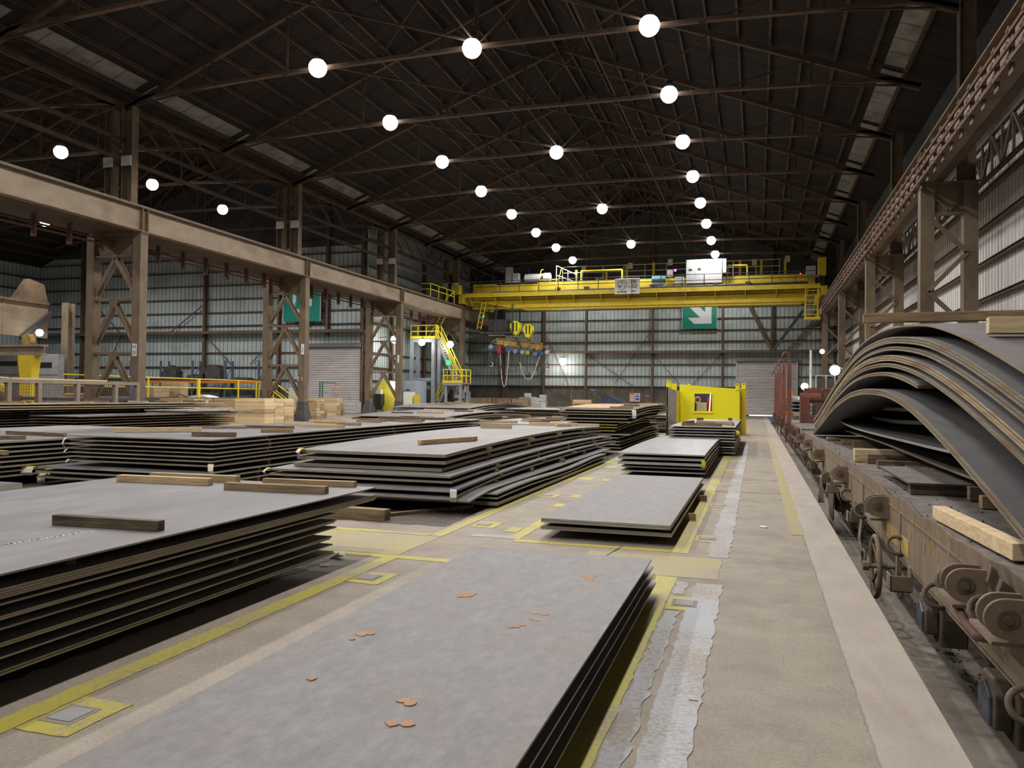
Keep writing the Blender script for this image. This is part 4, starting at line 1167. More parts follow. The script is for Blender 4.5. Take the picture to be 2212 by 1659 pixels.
scatter(J2, 8, -15.0, -11.4, 28.2, 38.5, lambda y: 0.861 + gk(y), 14, 'loose batten lying on the bowed stack')
J3 = 'dark stack before the stair tower'
gl = arch(39, 51, 0.22)
lay = [(1.0 - 0.095 * k, 0.03, 1, 0.3 * (k % 2), 0.1 * (k % 3), -0.2 * (k % 3), 0, gl, [MILLB, CUTG] if k in (3, 4) else None) for k in range(7)]
stack('J3', J3, -19.2, -14.6, 39.5, 51.0, lay, [MILL, CUT], bear=(0.06, 0.5), binset=0.1)
scatter(J3, 8, -19.0, -14.8, 40, 50.5, lambda y: 1.001 + gl(y), 21, 'loose batten on the dark stack before the stair tower')
J4 = 'low stack short of the end wall'
lay = [(0.95 - 0.09 * k, 0.03, 1, 0.1 * (k % 2), -0.1 * (k % 3), 0.15 * (k % 2), 0, arch(38, 50, 0.1)) for k in range(6)]
stack('J4', J4, -13.0, -9.0, 40.5, 50.0, lay, [MILL, CUT], bear=(0.06, 0.5), binset=0.1)
scatter(J4, 7, -12.9, -9.1, 41, 49.5, lambda y: 0.951 + arch(38, 50, 0.1)(y), 23, 'loose batten on the low stack toward the end wall')
J5 = 'high flat stack behind the orange board'
lay = [(1.22 - 0.1 * k, 0.03, 1, 0, -0.1 * (k % 3), 0.1 * (k % 2), 0) for k in range(8)]
stack('J5', J5, -11.2, -6.6, 52.5, 63.0, lay, [MILL, CUT], bear=(0.06, 0.5), binset=0.1)
scatter(J5, 5, -11.0, -6.8, 53, 62, 1.221, 24, 'loose batten on the high flat stack near the end wall')
J6 = 'bright edged stack beside the booth grey panel'
lay = [(0.86 - 0.085 * k, 0.035, 1, 0.1 * (k % 3), R.uniform(-0.05, 0.05), R.uniform(-0.2, 0.2), 0) for k in range(9)]
stack('J6', J6, -6.2, -4.0, 38.5, 47.0, lay, [MILLB, CUTG], bear=(0.06, 0.5), binset=0.2)
scatter(J6, 3, -6.1, -4.1, 39, 46, 0.861, 25, 'loose batten on the bright edged stack', (0.6, 1.1))

# tags fixed to plate corners
def paper_tag(x, y, z, mt, label, s=0.10, yaw=0.0, long=1.6, tip=None):
    t = thing('paper_tag', label, 'tag', (x, y, z), yaw, 'tags on the plate corners')
    b = MB()
    pr = [(0, 0.0, 0.01), (0.25, -0.03, -0.02), (0.6, -0.06, -0.10), (1.0, -0.02, -0.16)]
    for (a, c) in zip(pr[:-1], pr[1:]):
        b.quad([(-s / 2, a[1], a[2] * long), (s / 2, a[1], a[2] * long), (s / 2 * 0.9, c[1], c[2] * long), (-s / 2 * 0.9, c[1], c[2] * long)])
        b.quad([(-s / 2, a[1] + 0.003, a[2] * long), (s / 2, a[1] + 0.003, a[2] * long), (s / 2 * 0.9, c[1] + 0.003, c[2] * long), (-s / 2 * 0.9, c[1] + 0.003, c[2] * long)])
    b.build('tag_sheet', mt, t)
    if tip is not None:
        MB().box(-s / 2 * 1.05, s / 2 * 1.05, -0.004, 0.05, -0.005, 0.015).build('tag_band', tip, t)
    return t
paper_tag(-4.12, 10.48, 0.36, PAPER, 'white paper tag with blue band at the corner of the sagging plates', 0.1, 0.4, 1.1, WEBP)
paper_tag(-6.98, 11.06, 0.81, PAPER, 'white tag on the upper corner of the sagging plates', 0.12, -0.5, 0.5, TAGY)
paper_tag(-7.36, 10.72, 0.51, PAPER, 'white curled tag on the lower corner of the sagging plates', 0.1, -0.7, 0.5, TAGY)
paper_tag(-12.0, 11.28, 0.84, PAPER, 'cream curled tag at the corner of the timber-strewn stack', 0.16, -0.6, 1.0)
paper_tag(-11.95, 11.27, 0.64, PAPER, 'cream tag below another on the timber-strewn stack corner', 0.14, -0.6, 0.5)
paper_tag(-11.9, 11.27, 0.46, PAPER, 'lowest cream tag on the timber-strewn stack corner', 0.14, -0.6, 0.5)
paper_tag(-8.86, 11.28, 0.47, PAPER, 'white strip tag hanging under the timber-strewn stack', 0.09, 0.6, 1.0, TAGY)
paper_tag(-12.50, 10.95, 0.32, PAPER, 'large white tag with yellow band on the tagged stack', 0.22, 0.3, 0.9, TAGY)
paper_tag(-12.50, 11.38, 0.24, PAPER, 'small white tag below the large yellow-banded one', 0.12, 0.4, 0.8, TAGY)
paper_tag(-12.50, 11.25, 0.17, PAPER, 'long white tag lowest on the tagged stack', 0.14, 0.4, 1.2, TAGY)
paper_tag(-1.09, 17.13, 0.39, TAGY, 'yellow tag on the corner of the five-layer stack', 0.10, 0.6, 1.0)
paper_tag(-2.80, 17.18, 0.2, PAPER, 'small white tag low on the five-layer stack', 0.08, -0.5, 0.5)
paper_tag(-0.55, 24.2, 0.75, TAGY, 'yellow tag on the corner of the booth-front stack', 0.12, 0.6, 0.8)
paper_tag(-3.72, 24.98, 1.29, PAPER, 'white and yellow tag at the corner of the tallest stack', 0.14, 0.4, 1.6, TAGY)
# ------------------------------------------------------------------ wagons on the track
WX0, WX1, WZ = 1.30, 3.98, 0.775
t = thing('flat_wagon', 'dusty brown flat wagon with side brackets carrying arched steel plates', 'wagon', (2.64, 10, -0.47))
wx, wy, wz = -2.64, -10.0, 0.47          # child offset
def WB(): return MB()
def off(b):
    b.v = [(v[0] + wx, v[1] + wy, v[2] + wz) for v in b.v]
    return b
YA, YB = -3.0, 26.2
# deck with a dirty, dished surface
b = MB()
nx, ny = 8, 60
for j in range(ny + 1):
    for i in range(nx + 1):
        x = WX0 + 0.03 + (WX1 - WX0 - 0.06) * i / nx; y = YA + (YB - YA) * j / ny
        b.v.append((x, y, WZ - 0.035 + R.uniform(-0.008, 0.008)))
for j in range(ny):
    for i in range(nx):
        a = j * (nx + 1) + i
        b.f.append((a, a + 1, a + nx + 2, a + nx + 1)); b.m.append(0)
b.box(WX0 + 0.05, WX1 - 0.05, YA, YB, WZ - 0.14, WZ - 0.06)
off(b).build('deck', DECKM, t, smooth=False)
# side sole plates, bent top lip
def sole(x, s):
    b = MB()
    n = 150
    for j in range(n + 1):
        y = YA + (YB - YA) * j / n
        wob = 0.0
        for (yc, a, wd) in ((9.0, -0.05, 0.5), (7.3, -0.045, 0.35), (12.4, 0.02, 0.4), (4.75, 0.05, 0.3), (6.1, -0.03, 0.3), (15, 0.015, 0.5)):
            wob += a * math.exp(-((y - yc) / wd) ** 2)
        out = 0.04 * math.exp(-((y - 4.75) / 0.35) ** 2) * s
        zt = WZ + 0.01 + wob
        ring = [(x, y, 0.22), (x, y, WZ - 0.12), (x - s * 0.008 - out, y, zt), (x + s * 0.014 - out, y, zt), (x + s * 0.016, y, WZ - 0.12), (x + s * 0.016, y, 0.22)]
        b.v += ring
    k = 6
    for j in range(n):
        for i in range(k):
            a = j * k + i; c = j * k + (i + 1) % k
            b.f.append((a, c, c + k, a + k)); b.m.append(0)
    b.f += [tuple(range(6)), tuple(n * k + i for i in range(6))]; b.m += [0, 0]
    # weld line and lower flange
    b.beam((x - s * 0.006, YA, WZ - 0.125), (x - s * 0.006, YB, WZ - 0.125), 0.012, 0.012)
    b.box(min(x, x + s * 0.16), max(x, x + s * 0.16), YA, YB, 0.20, 0.225)
    off(b).build('sole_plate', WAGON, t)
sole(WX0, 1); sole(WX1, -1)
b = MB().box(WX0, WX1, YB, YB + 0.06, 0.15, WZ)
b.box(WX0 + 0.9, WX0 + 1.2, YA, YB, -0.05, 0.2); b.box(WX1 - 1.2, WX1 - 0.9, YA, YB, -0.05, 0.2)
for y in [YA + 2.2 * k for k in range(13)]:
    b.box(WX0 + 0.02, WX1 - 0.02, y, y + 0.12, 0.22, WZ - 0.14)
off(b).build('underframe', WAGOND, t)
# welded ribs on the side
for y in (5.75, 8.2, 10.9, 12.2, 14.0, 17.2, 19.4):
    off(MB().box(WX0 - 0.012, WX0, y - 0.06, y + 0.06, 0.24, WZ - 0.13)).build('side_stiffener', WAGON, t)
off(MB().prism([(7.75, 0.30), (9.0, 0.30), (9.0, 0.45), (7.75, 0.45)], 'x', WX0 - 0.006, WX0)).build('faded_yellow_patch', OCHRE, t)
b = MB()
for _ in range(26):
    y = R.uniform(6.2, 9.2); z = R.uniform(0.45, 0.62); b.box(WX0 - 0.004, WX0, y, y + R.uniform(.012, .03), z, z + R.uniform(.03, .09))
off(b).build('flaking_paint', OCHRE, t)['kind'] = 'stuff'

def dlug(y, zc, r, length, thick, z_axis=0.0):
    """rounded lug plate standing out from the side: in the x-z plane"""
    pts = [(WX0 + 0.0, zc + r), (WX0 - length + r, zc + r)]
    pts += [(WX0 - length + r + r * math.cos(a), zc + r * math.sin(a)) for a in [math.pi / 2 + math.pi * i / 10 for i in range(1, 10)]]
    pts += [(WX0 - length + r, zc - r), (WX0, zc - r * 1.25)]
    return pts
def bracket(y, z, r=0.105, L_=0.22, gap=0.13, ring=True, pin=True):
    root = bpy.data.objects.new('lashing_bracket', None); C.objects.link(root); root.parent = t
    root.location = (wx, wy, wz)
    for s in (-1, 1):
        yy = y + s * gap / 2
        b = MB().prism(dlug(yy, z, r, L_, 0.02), 'y', yy - 0.014, yy + 0.014)
        b.build('lug_plate', WAGON, root, bevel=0.004)
        b = MB().lathe([(0.048, -0.020), (0.055, -0.016), (0.055, 0.016), (0.048, 0.020)], 14, 0, (WX0 - L_ + r + 0.005, yy, z), 'y')
        b.build('pin_boss', WAGOND, root, smooth=False)
    if pin:
        MB().tube([(WX0 - L_ + r + 0.005, y - gap / 2 - 0.035, z), (WX0 - L_ + r + 0.005, y + gap / 2 + 0.035, z)], 0.022, 10).build('pin', WAGOND, root)
    # tray and drooping ring below
    b = MB().box(WX0 - 0.17, WX0, y - 0.02, y + 0.42, z - r - 0.05, z - r - 0.03)
    b.build('bracket_tray', WAGON, root)
    if ring:
        pts = []
        for i in range(14):
            a = 2 * math.pi * i / 14
            pts.append((WX0 - 0.07 - 0.08 * math.cos(a), y + 0.5 + 0.05 * math.sin(a), z - 0.11 + 0.075 * math.sin(a)))
        MB().tube(pts, 0.016, 8, closed=True).build('lashing_ring', WAGOND, root, smooth=True)
    return root
for (y, z) in ((4.52, 0.63), (5.35, 0.61), (8.95, 0.61), (12.75, 0.60), (17.0, 0.60), (20.6, 0.62), (24.0, 0.62)):
    bracket(y, z, 0.105 if y > 6 else 0.10, 0.22, 0.14)
# stake clip and folded loop at the near end
b = MB()
pts = [(WX0 - 0.02, 5.75, 0.47), (WX0 - 0.10, 5.6, 0.45), (WX0 - 0.13, 5.2, 0.41), (WX0 - 0.13, 4.95, 0.40), (WX0 - 0.06, 4.85, 0.42)]
b.tube(pts, 0.026, 10)
off(b).build('folded_tie_bar', RUST, t, smooth=True)
b = MB()
b.prism([(WX0 + 0.02, 0.72), (WX0 - 0.05, 0.79), (WX0 - 0.07, 0.70), (WX0 - 0.02, 0.60)], 'y', 4.98, 5.02)
off(b).build('bent_stake_clip', WAGOND, t, bevel=0.006); b = MB()
b.prism([(WX0 + 0.02, 0.70), (WX0 - 0.07, 0.77), (WX0 - 0.09, 0.70), (WX0, 0.62)], 'y', 4.70, 4.76)
off(b).build('bent_stake_clip', WAGOND, t, bevel=0.006)
# open hooks below the sole
for (y, z, sg) in ((8.05, 0.30, 1), (6.35, 0.24, 1), (10.6, 0.28, 1), (4.35, 0.19, 1), (12.2, 0.28, 1), (13.6, 0.35, 1)):
    pts = [(WX0 - 0.02, y, z + 0.12)] + [(WX0 - 0.05 - 0.085 * math.sin(a), y + 0.03 * math.cos(a), z + 0.06 + 0.075 * math.cos(a)) for a in [math.pi * i / 9 for i in range(10)]] + [(WX0 - 0.01, y + 0.0, z - 0.03)]
    off(MB().tube(pts, 0.018, 8)).build('rope_hook', WAGOND, t, smooth=True)
# rope pockets hanging below the sole
for (y, z) in ((7.75, 0.02), (11.1, 0.12), (14.2, 0.15)):
    b = MB()
    b.box(WX0 - 0.01, WX0 + 0.01, y - 0.12, y + 0.02, z, 0.24)
    b.box(WX0 - 0.17, WX0 - 0.155, y - 0.12, y + 0.10, z, z + 0.14)
    b.box(WX0 - 0.17, WX0 + 0.0, y - 0.12, y - 0.10, z, z + 0.14)
    b.box(WX0 - 0.17, WX0 + 0.0, y - 0.12, y + 0.10, z, z + 0.015)
    off(b).build('rope_pocket', WAGON, t, bevel=0.005)
# brake hand wheel in the y-z plane
b = MB()
cy_, cz_, rr_ = 8.75, 0.02, 0.30
xw = WX0 - 0.14
b.tube([(xw, cy_ + rr_ * math.cos(a), cz_ + rr_ * math.sin(a)) for a in [2 * math.pi * i / 36 for i in range(36)]], 0.024, 10, closed=True)
for i in range(4):
    a = math.pi / 4 + i * math.pi / 2
    b.tube([(xw + 0.04, cy_, cz_), (xw, cy_ + rr_ * math.cos(a), cz_ + rr_ * math.sin(a))], 0.014, 8)
b.tube([(xw - 0.10, cy_, cz_), (WX0 + 0.5, cy_, cz_)], 0.022, 10)
b.lathe([(0.05, -0.03), (0.05, 0.03)], 8, 0, (xw - 0.09, cy_, cz_), 'x')
b.box(WX0 - 0.02, WX0 + 0.02, cy_ - 0.5, cy_ - 0.42, -0.15, 0.25)
off(b).build('hand_brake_wheel', OCHRE if False else WAGON, t, smooth=False)
# brake levers, chain and lashing tackle
for (y0_, n_) in ((10.9, 6), (15.6, 5), (18.8, 5), (22.4, 4)):
    b = MB()
    for k in range(n_):
        y = y0_ + k * 0.09; z = 0.32 - 0.055 * k
        pts = [(WX0 - 0.06 - 0.04 * math.cos(a) - 0.01 * k, y + 0.07 * math.sin(a), z + 0.08 * math.cos(a)) for a in [2 * math.pi * i / 10 for i in range(10)]]
        b.tube(pts, 0.016, 6, closed=True)
    b.prism([(WX0 - 0.02, 0.38), (WX0 - 0.14, 0.34), (WX0 - 0.16, 0.2), (WX0 - 0.05, 0.16)], 'y', y0_ - 0.08, y0_ - 0.03)
    b.prism([(WX0 - 0.02, 0.36), (WX0 - 0.12, 0.30), (WX0 - 0.14, 0.14), (WX0 - 0.05, 0.12)], 'y', y0_ + 0.06, y0_ + 0.11)
    off(b).build('lashing_tackle', WAGOND, t, bevel=0.004)
b = MB()
for dy in (0.0, 0.06, 0.13):
    b.tube([(WX0 - 0.05, 10.6 + dy, 0.22), (WX0 - 0.09, 10.45 + dy, 0.0), (WX0 - 0.10, 10.15 + dy, -0.12), (WX0 - 0.07, 10.1 + dy, -0.08)], 0.012, 6)
pts = [(WX0 - 0.1, 10.0 + 0.14 * math.cos(a), -0.14 + 0.10 * math.sin(a)) for a in [2 * math.pi * i / 14 for i in range(14)]]
b.tube(pts, 0.015, 6, closed=True)
off(b).build('looped_strap', WAGOND, t, smooth=True)
# axle boxes, springs and wheels of the bogies
for yb in (5.35, 7.3, 14.6, 16.6, 22.5, 24.3):
    b = MB()
    prof = [(yb - 0.21, -0.28), (yb + 0.21, -0.28), (yb + 0.25, -0.05), (yb + 0.2, 0.10), (yb + 0.1, 0.17), (yb - 0.1, 0.17), (yb - 0.2, 0.10), (yb - 0.25, -0.05)]
    b.prism(prof, 'x', 1.42, 1.62)
    b.prism([(yb - 0.15, -0.2), (yb + 0.15, -0.2), (yb + 0.17, 0.0), (yb + 0.1, 0.09), (yb - 0.1, 0.09), (yb - 0.17, 0.0)], 'x', 1.32, 1.42)
    off(b).build('axle_box', WAGOND, t, bevel=0.015)
    off(MB().prism([(yb - 0.11, -0.19), (yb + 0.11, -0.19), (yb + 0.12, -0.02), (yb, 0.05), (yb - 0.12, -0.02)], 'x', 1.30, 1.322)).build('axle_box_cover', AXLE if yb < 8 else WAGOND, t, bevel=0.006)
    b = MB()
    for x in (1.87, 3.30):
        b.lathe([(0.43, -0.03), (0.40, 0.02), (0.36, 0.1), (0.2, 0.1), (0.2, -0.03)], 28, 0, (x, yb, -0.06), 'x')
    b.tube([(1.5, yb, -0.06), (3.7, yb, -0.06)], 0.07, 10)
    off(b).build('wheelset', WAGOND, t)
for (ya, yb) in ((4.6, 8.0), (13.9, 17.3), (21.8, 25)):
    b = MB().box(1.60, 1.72, ya, yb, -0.12, 0.10)
    off(b).build('bogie_frame', WAGOND, t, bevel=0.01)
b = MB().prism([(8.9, 0.2), (12.5, 0.2), (12.2, 0.02), (9.2, 0.02)], 'x', 1.5, 1.53)
b.prism([(15.6, 0.2), (14.2, 0.2), (14.4, -0.35), (15.0, -0.35)], 'x', 1.24, 1.26)
off(b).build('hanging_side_plate', WAGOND, t)
off(MB().prism([(16.2, 0.18), (15.8, 0.25), (15.2, -0.15), (16.6, -0.32)], 'x', 1.16, 1.175)).build('rusty_flap', RUST, t)
off(MB().box(1.17, 1.2, 16.0, 16.2, 0.12, 0.26)).build('orange_label', ORANGE, t)

# arched plates lying on the wagon
LOW = [(22.54, .815), (20.0, 1.14), (16.83, 1.55), (14.32, 1.77), (12.8, 1.83), (11.49, 1.835), (9.94, 1.78), (8.52, 1.63), (6.96, 1.36), (5.91, 1.14), (5.13, .965), (4.45, .80)]
TOPC = [(22.3, .93), (21.0, 1.15), (19.0, 1.55), (16.86, 1.95), (15.0, 2.25), (13.68, 2.42), (12.3, 2.52), (11.08, 2.545), (10.1, 2.53), (9.19, 2.48), (7.87, 2.37), (6.82, 2.21), (5.92, 2.03), (5.14, 1.85), (4.3, 1.64), (3.2, 1.36), (2.2, 1.12)]
def interp(c, y):
    c = sorted(c)
    if y <= c[0][0]: 
        s = (c[1][1] - c[0][1]) / (c[1][0] - c[0][0]); return c[0][1] + s * (y - c[0][0])
    if y >= c[-1][0]:
        s = (c[-1][1] - c[-2][1]) / (c[-1][0] - c[-2][0]); return c[-1][1] + s * (y - c[-1][0])
    for i in range(len(c) - 1):
        if c[i][0] <= y <= c[i + 1][0]:
            p0 = c[max(0, i - 1)]; p1 = c[i]; p2 = c[i + 1]; p3 = c[min(len(c) - 1, i + 2)]
            u = (y - p1[0]) / (p2[0] - p1[0])
            m1 = (p2[1] - p0[1]) / max(1e-6, p2[0] - p0[0]) * (p2[0] - p1[0]); m2 = (p3[1] - p1[1]) / max(1e-6, p3[0] - p1[0]) * (p2[0] - p1[0])
            return (2 * u ** 3 - 3 * u ** 2 + 1) * p1[1] + (u ** 3 - 2 * u ** 2 + u) * m1 + (-2 * u ** 3 + 3 * u ** 2) * p2[1] + (u ** 3 - u ** 2) * m2
def curved_plate(name, f, ya, yb, x0, x1, th, mats, label, grp, n=64):
    b = MB()
    xc, yc = (x0 + x1) / 2, (ya + yb) / 2
    zb = f(yc)
    for i in range(n + 1):
        y = ya + (yb - ya) * i / n
        z = f(y) - zb
        b.v += [(x0 - xc, y - yc, z), (x1 - xc, y - yc, z), (x1 - xc, y - yc, z + th), (x0 - xc, y - yc, z + th)]
    for i in range(n):
        a, c = i * 4, i * 4 + 4
        b.f += [(a + 3, a + 2, c + 2, c + 3), (a, c, c + 1, a + 1), (a + 1, c + 1, c + 2, a + 2), (a, a + 3, c + 3, c)]
        b.m += [0, 0, 1, 1]
    b.f += [(0, 1, 2, 3), (n * 4 + 3, n * 4 + 2, n * 4 + 1, n * 4)]; b.m += [1, 1]
    o = b.build(name, mats, None)
    for p in o.data.polygons:
        p.use_smooth = p.material_index == 0
    o.location = (xc, yc, zb)
    return tag(o, label, 'steel plate', grp)
AG = 'arched plates on the flat wagon'
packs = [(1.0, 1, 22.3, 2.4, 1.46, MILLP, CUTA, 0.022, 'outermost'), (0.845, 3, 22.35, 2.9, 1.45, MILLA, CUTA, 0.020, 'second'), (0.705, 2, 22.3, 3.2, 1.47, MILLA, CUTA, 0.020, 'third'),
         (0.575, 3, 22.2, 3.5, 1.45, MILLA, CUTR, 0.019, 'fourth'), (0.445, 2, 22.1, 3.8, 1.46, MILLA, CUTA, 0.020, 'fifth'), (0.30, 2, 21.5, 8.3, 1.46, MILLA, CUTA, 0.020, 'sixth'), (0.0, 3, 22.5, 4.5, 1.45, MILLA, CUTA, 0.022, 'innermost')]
PLY = [['sole'], ['upper', 'lower'], ['upper', 'middle', 'lower']]
below = None
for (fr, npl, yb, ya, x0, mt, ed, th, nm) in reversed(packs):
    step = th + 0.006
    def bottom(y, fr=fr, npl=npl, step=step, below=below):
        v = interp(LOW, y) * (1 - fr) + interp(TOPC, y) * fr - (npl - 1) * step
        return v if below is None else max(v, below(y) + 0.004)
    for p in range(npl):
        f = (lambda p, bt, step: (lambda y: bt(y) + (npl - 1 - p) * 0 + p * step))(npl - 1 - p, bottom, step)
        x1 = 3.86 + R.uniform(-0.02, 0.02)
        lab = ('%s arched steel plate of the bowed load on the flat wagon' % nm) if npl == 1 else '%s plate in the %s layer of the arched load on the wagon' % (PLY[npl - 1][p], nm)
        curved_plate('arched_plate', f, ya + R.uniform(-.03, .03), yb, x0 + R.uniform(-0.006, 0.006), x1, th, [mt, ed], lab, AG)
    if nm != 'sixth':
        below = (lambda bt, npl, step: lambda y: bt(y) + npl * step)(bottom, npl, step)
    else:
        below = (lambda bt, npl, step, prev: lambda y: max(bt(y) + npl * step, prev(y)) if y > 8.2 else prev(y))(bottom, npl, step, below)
# dished plates inside the arch
DISH = [(19.8, 1.32), (19.39, 1.29), (17.97, 1.225), (15.7, 1.19), (12.84, 1.20), (10.89, 1.215), (9.48, 1.225), (8.6, 1.235), (7.87, 1.245), (6.5, 1.25)]
curved_plate('dished_plate', lambda y: interp(DISH, y) - 0.03, 6.9, 19.6, 1.75, 3.5, 0.03, [MILLA, CUTG], 'long dished plate with a bright edge inside the arch', 'dished plates inside the arch')
UP = [(19.3, 1.40), (18.2, 1.335), (16.3, 1.305), (14.3, 1.32), (12.5, 1.36)]
for k in range(3):
    curved_plate('dished_plate', (lambda k: lambda y: interp(UP, y) + 0.02 * k)(k), 12.6, 19.2, 2.3, 3.3, 0.016, [MILLD, CUT], '%s plate of the three-ply dished pack inside the arch' % ['lowest', 'middle', 'upper'][k], 'dished plates inside the arch', 30)
    curved_plate('dished_plate', (lambda k: lambda y: interp(UP, y) * 0.3 + 1.13 + 0.02 * k)(k), 13.2, 19.2, 2.3, 3.3, 0.016, [MILLD, CUT], '%s plate of the pack stacked above the dished pack' % ['lowest', 'middle', 'upper'][k], 'dished plates inside the arch', 30)
LOWD = [(20, 1.0), (14, 1.02), (11.8, 1.0), (10.3, 0.985), (8.9, 0.98), (6.5, 0.97)]
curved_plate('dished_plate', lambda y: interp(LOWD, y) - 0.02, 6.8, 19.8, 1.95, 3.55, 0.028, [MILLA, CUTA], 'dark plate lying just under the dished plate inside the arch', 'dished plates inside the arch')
# packing timbers under and on the load
def pack(x0_, x1_, y, z, w_, h_, mt, lab, ang=0.0):
    dy = (x1_ - x0_) * math.tan(ang)
    batten((x0_, y, z), (x1_, y + dy, z), w_, h_, mt, lab, 'packing timbers on the wagon deck', 'packing_timber', 0.004)
DZ = WZ - 0.026
pack(1.62, 3.4, 20.4, DZ, 0.3, 0.05, WOODP, 'pale plank at the far foot of the arched plates')
pack(1.75, 3.5, 18.4, DZ, 0.12, 0.10, WOOD, 'pale green-brown packer under the far arch')
pack(1.9, 3.5, 17.6, DZ, 0.12, 0.12, WOODM, 'brown packer just before the pale one under the arch')
pack(1.46, 2.6, 13.4, DZ + 0.1, 0.22, 0.09, WOODP, 'pale topmost board on the middle packing timbers')
pack(1.46, 1.8, 13.4, DZ, 0.25, 0.098, WOOD, 'light block under the pale board of the middle packers')
pack(1.6, 3.6, 13.0, DZ, 0.14, 0.14, WOODD, 'dark packer beside the middle light block')
pack(1.62, 3.5, 12.1, DZ, 0.14, 0.11, WOODD, 'reddish dark packer before the middle packers')
pack(1.9, 3.4, 11.6, DZ, 0.10, 0.09, WOODM, 'splintered thin packer under the arch')
o = plate('steel_plate', 1.48, 2.6, 8.85, 11.0, DZ + 0.12, 0.02, [DECKM, MILLD], None); tag(o, 'dirty flat plate resting on the wagon deck under the arch', 'steel plate')
pack(1.50, 2.55, 8.95, DZ, 0.10, 0.095, WOODD, 'dark packer under the dirty flat plate edge')
pack(1.96, 3.4, 8.6, DZ, 0.12, 0.13, WOODD, 'dark block at the end of the dirty flat plate')
pack(1.92, 3.4, 8.0, DZ, 0.12, 0.11, WOODM, 'rust-stained packer near the springing of the arch')
pack(2.15, 3.4, 7.2, DZ, 0.12, 0.08, WOODD, 'low dark packer nearest the foot of the arch')
batten((1.40, 7.05, DZ + 0.01), (1.50, 5.35, DZ + 0.01), 0.10, 0.105, WOODP, 'split pale baulk lying along the wagon edge', None, 'timber_baulk', 0.006)
# timbers on top of the arched load
zt = interp(TOPC, 9.6) + 0.024
batten((1.09, 9.25, 2.535), (3.4, 9.1, 2.535), 0.10, 0.10, WOODM, 'long brown batten overhanging the crown of the arched plates', None, 'timber_batten', 0.005)
batten((1.60, 6.5, interp(TOPC, 6.5) + 0.045), (3.9, 6.3, interp(TOPC, 6.3) + 0.045), 0.12, 0.12, WOODP, 'bright pale batten across the arched plates', None, 'timber_batten', 0.005)
# bits of scrap on the deck
b = MB()
for _ in range(160):
    x, y = R.uniform(1.36, 1.9), R.uniform(5.0, 22); s = R.uniform(0.004, 0.014)
    b.lathe([(0.001, -s), (s, 0), (0.001, s)], 5, 0, (x, y, WZ - 0.03))
tag(b.build('deck_grit', BALLAST), 'dark grit and scrap scattered along the wagon deck edge', 'grit', None, 'stuff')

# ---- red wagon with stakes beyond
t = thing('stake_wagon', 'rusty red stake wagon coupled beyond the arched load', 'wagon', (2.64, 44, -0.47))
wx, wy, wz = -2.64, -44.0, 0.47
YA, YB = 27.2, 60.0
b = MB().box(WX0, WX1, YA, YB, WZ - 0.1, WZ - 0.02); off(b).build('deck', DECKM, t)
off(MB().box(WX0 - 0.02, WX0 + 0.02, YA, YB, 0.25, WZ)).build('sole_plate', RUST, t)
off(MB().box(WX1 - 0.02, WX1 + 0.02, YA, YB, 0.25, WZ)).build('sole_plate', RUST, t)
off(MB().box(WX0 + 0.8, WX1 - 0.8, YA - 1.0, YB, 0.0, 0.3)).build('underframe', WAGOND, t)
def stake(y, s=1):
    root = bpy.data.objects.new('stake', None); C.objects.link(root); root.parent = t
    root.location = (WX0 - 0.06 + wx, y + wy, wz)
    b = MB()
    n = len(b.v)
    for (h, a, c) in ((0.35, 0.09, 0.13), (3.1, 0.075, 0.07), (3.3, 0.05, 0.05)):
        b.v += [(-a, -c, h), (a, -c, h), (a, c, h), (-a, c, h)]
    for i in range(2):
        for j in range(4):
            b.f.append((n + i * 4 + j, n + i * 4 + (j + 1) % 4, n + i * 4 + 4 + (j + 1) % 4, n + i * 4 + 4 + j)); b.m.append(0)
    b.f += [(n, n + 1, n + 2, n + 3), (n + 8, n + 9, n + 10, n + 11)]; b.m += [0, 0]
    b.build('stake_post', REDP, root)
    pts = [(0, 0, 3.2), (0.0, 0, 3.42)] + [(-0.13 + 0.13 * math.cos(a), 0, 3.45 + 0.15 * math.sin(a)) for a in [math.pi * i / 8 for i in range(9)]] + [(-0.25, 0, 3.38)]
    MB().tube(pts, 0.035, 8).build('stake_hook', REDP, root, smooth=True)
    b = MB().box(-0.16, 0.12, -0.18, 0.18, 0.35, 0.75)
    b.lathe([(0.07, -0.2), (0.07, 0.2)], 10, 0, (-0.12, 0, 0.55), 'y')
    b.box(-0.14, -0.08, 0.1, 0.16, -0.05, 0.35)
    b.build('stake_socket', RUST, root, bevel=0.01)
for y in (33.6, 35.3 + 5, 46.6, 51.8, 57.9):
    stake(y)
off(MB().box(WX0 - 0.05, WX0 + 0.02, 40.5, 41.3, WZ, 3.0)).build('side_board', REDP, t)
for y in (28.2, 30.6, 32.4):
    b = MB().prism([(WX0, 0.72), (WX0 - 0.14, 0.70), (WX0 - 0.2, 0.6), (WX0 - 0.14, 0.48), (WX0, 0.45)], 'y', y - 0.12, y - 0.09)
    b.prism([(WX0, 0.72), (WX0 - 0.14, 0.70), (WX0 - 0.2, 0.6), (WX0 - 0.14, 0.48), (WX0, 0.45)], 'y', y + 0.05, y + 0.08)
    b.box(WX0 - 0.1, WX0, y - 0.1, y + 0.3, 0.05, 0.3)
    off(b).build('lashing_bracket', RUST, t, bevel=0.006)
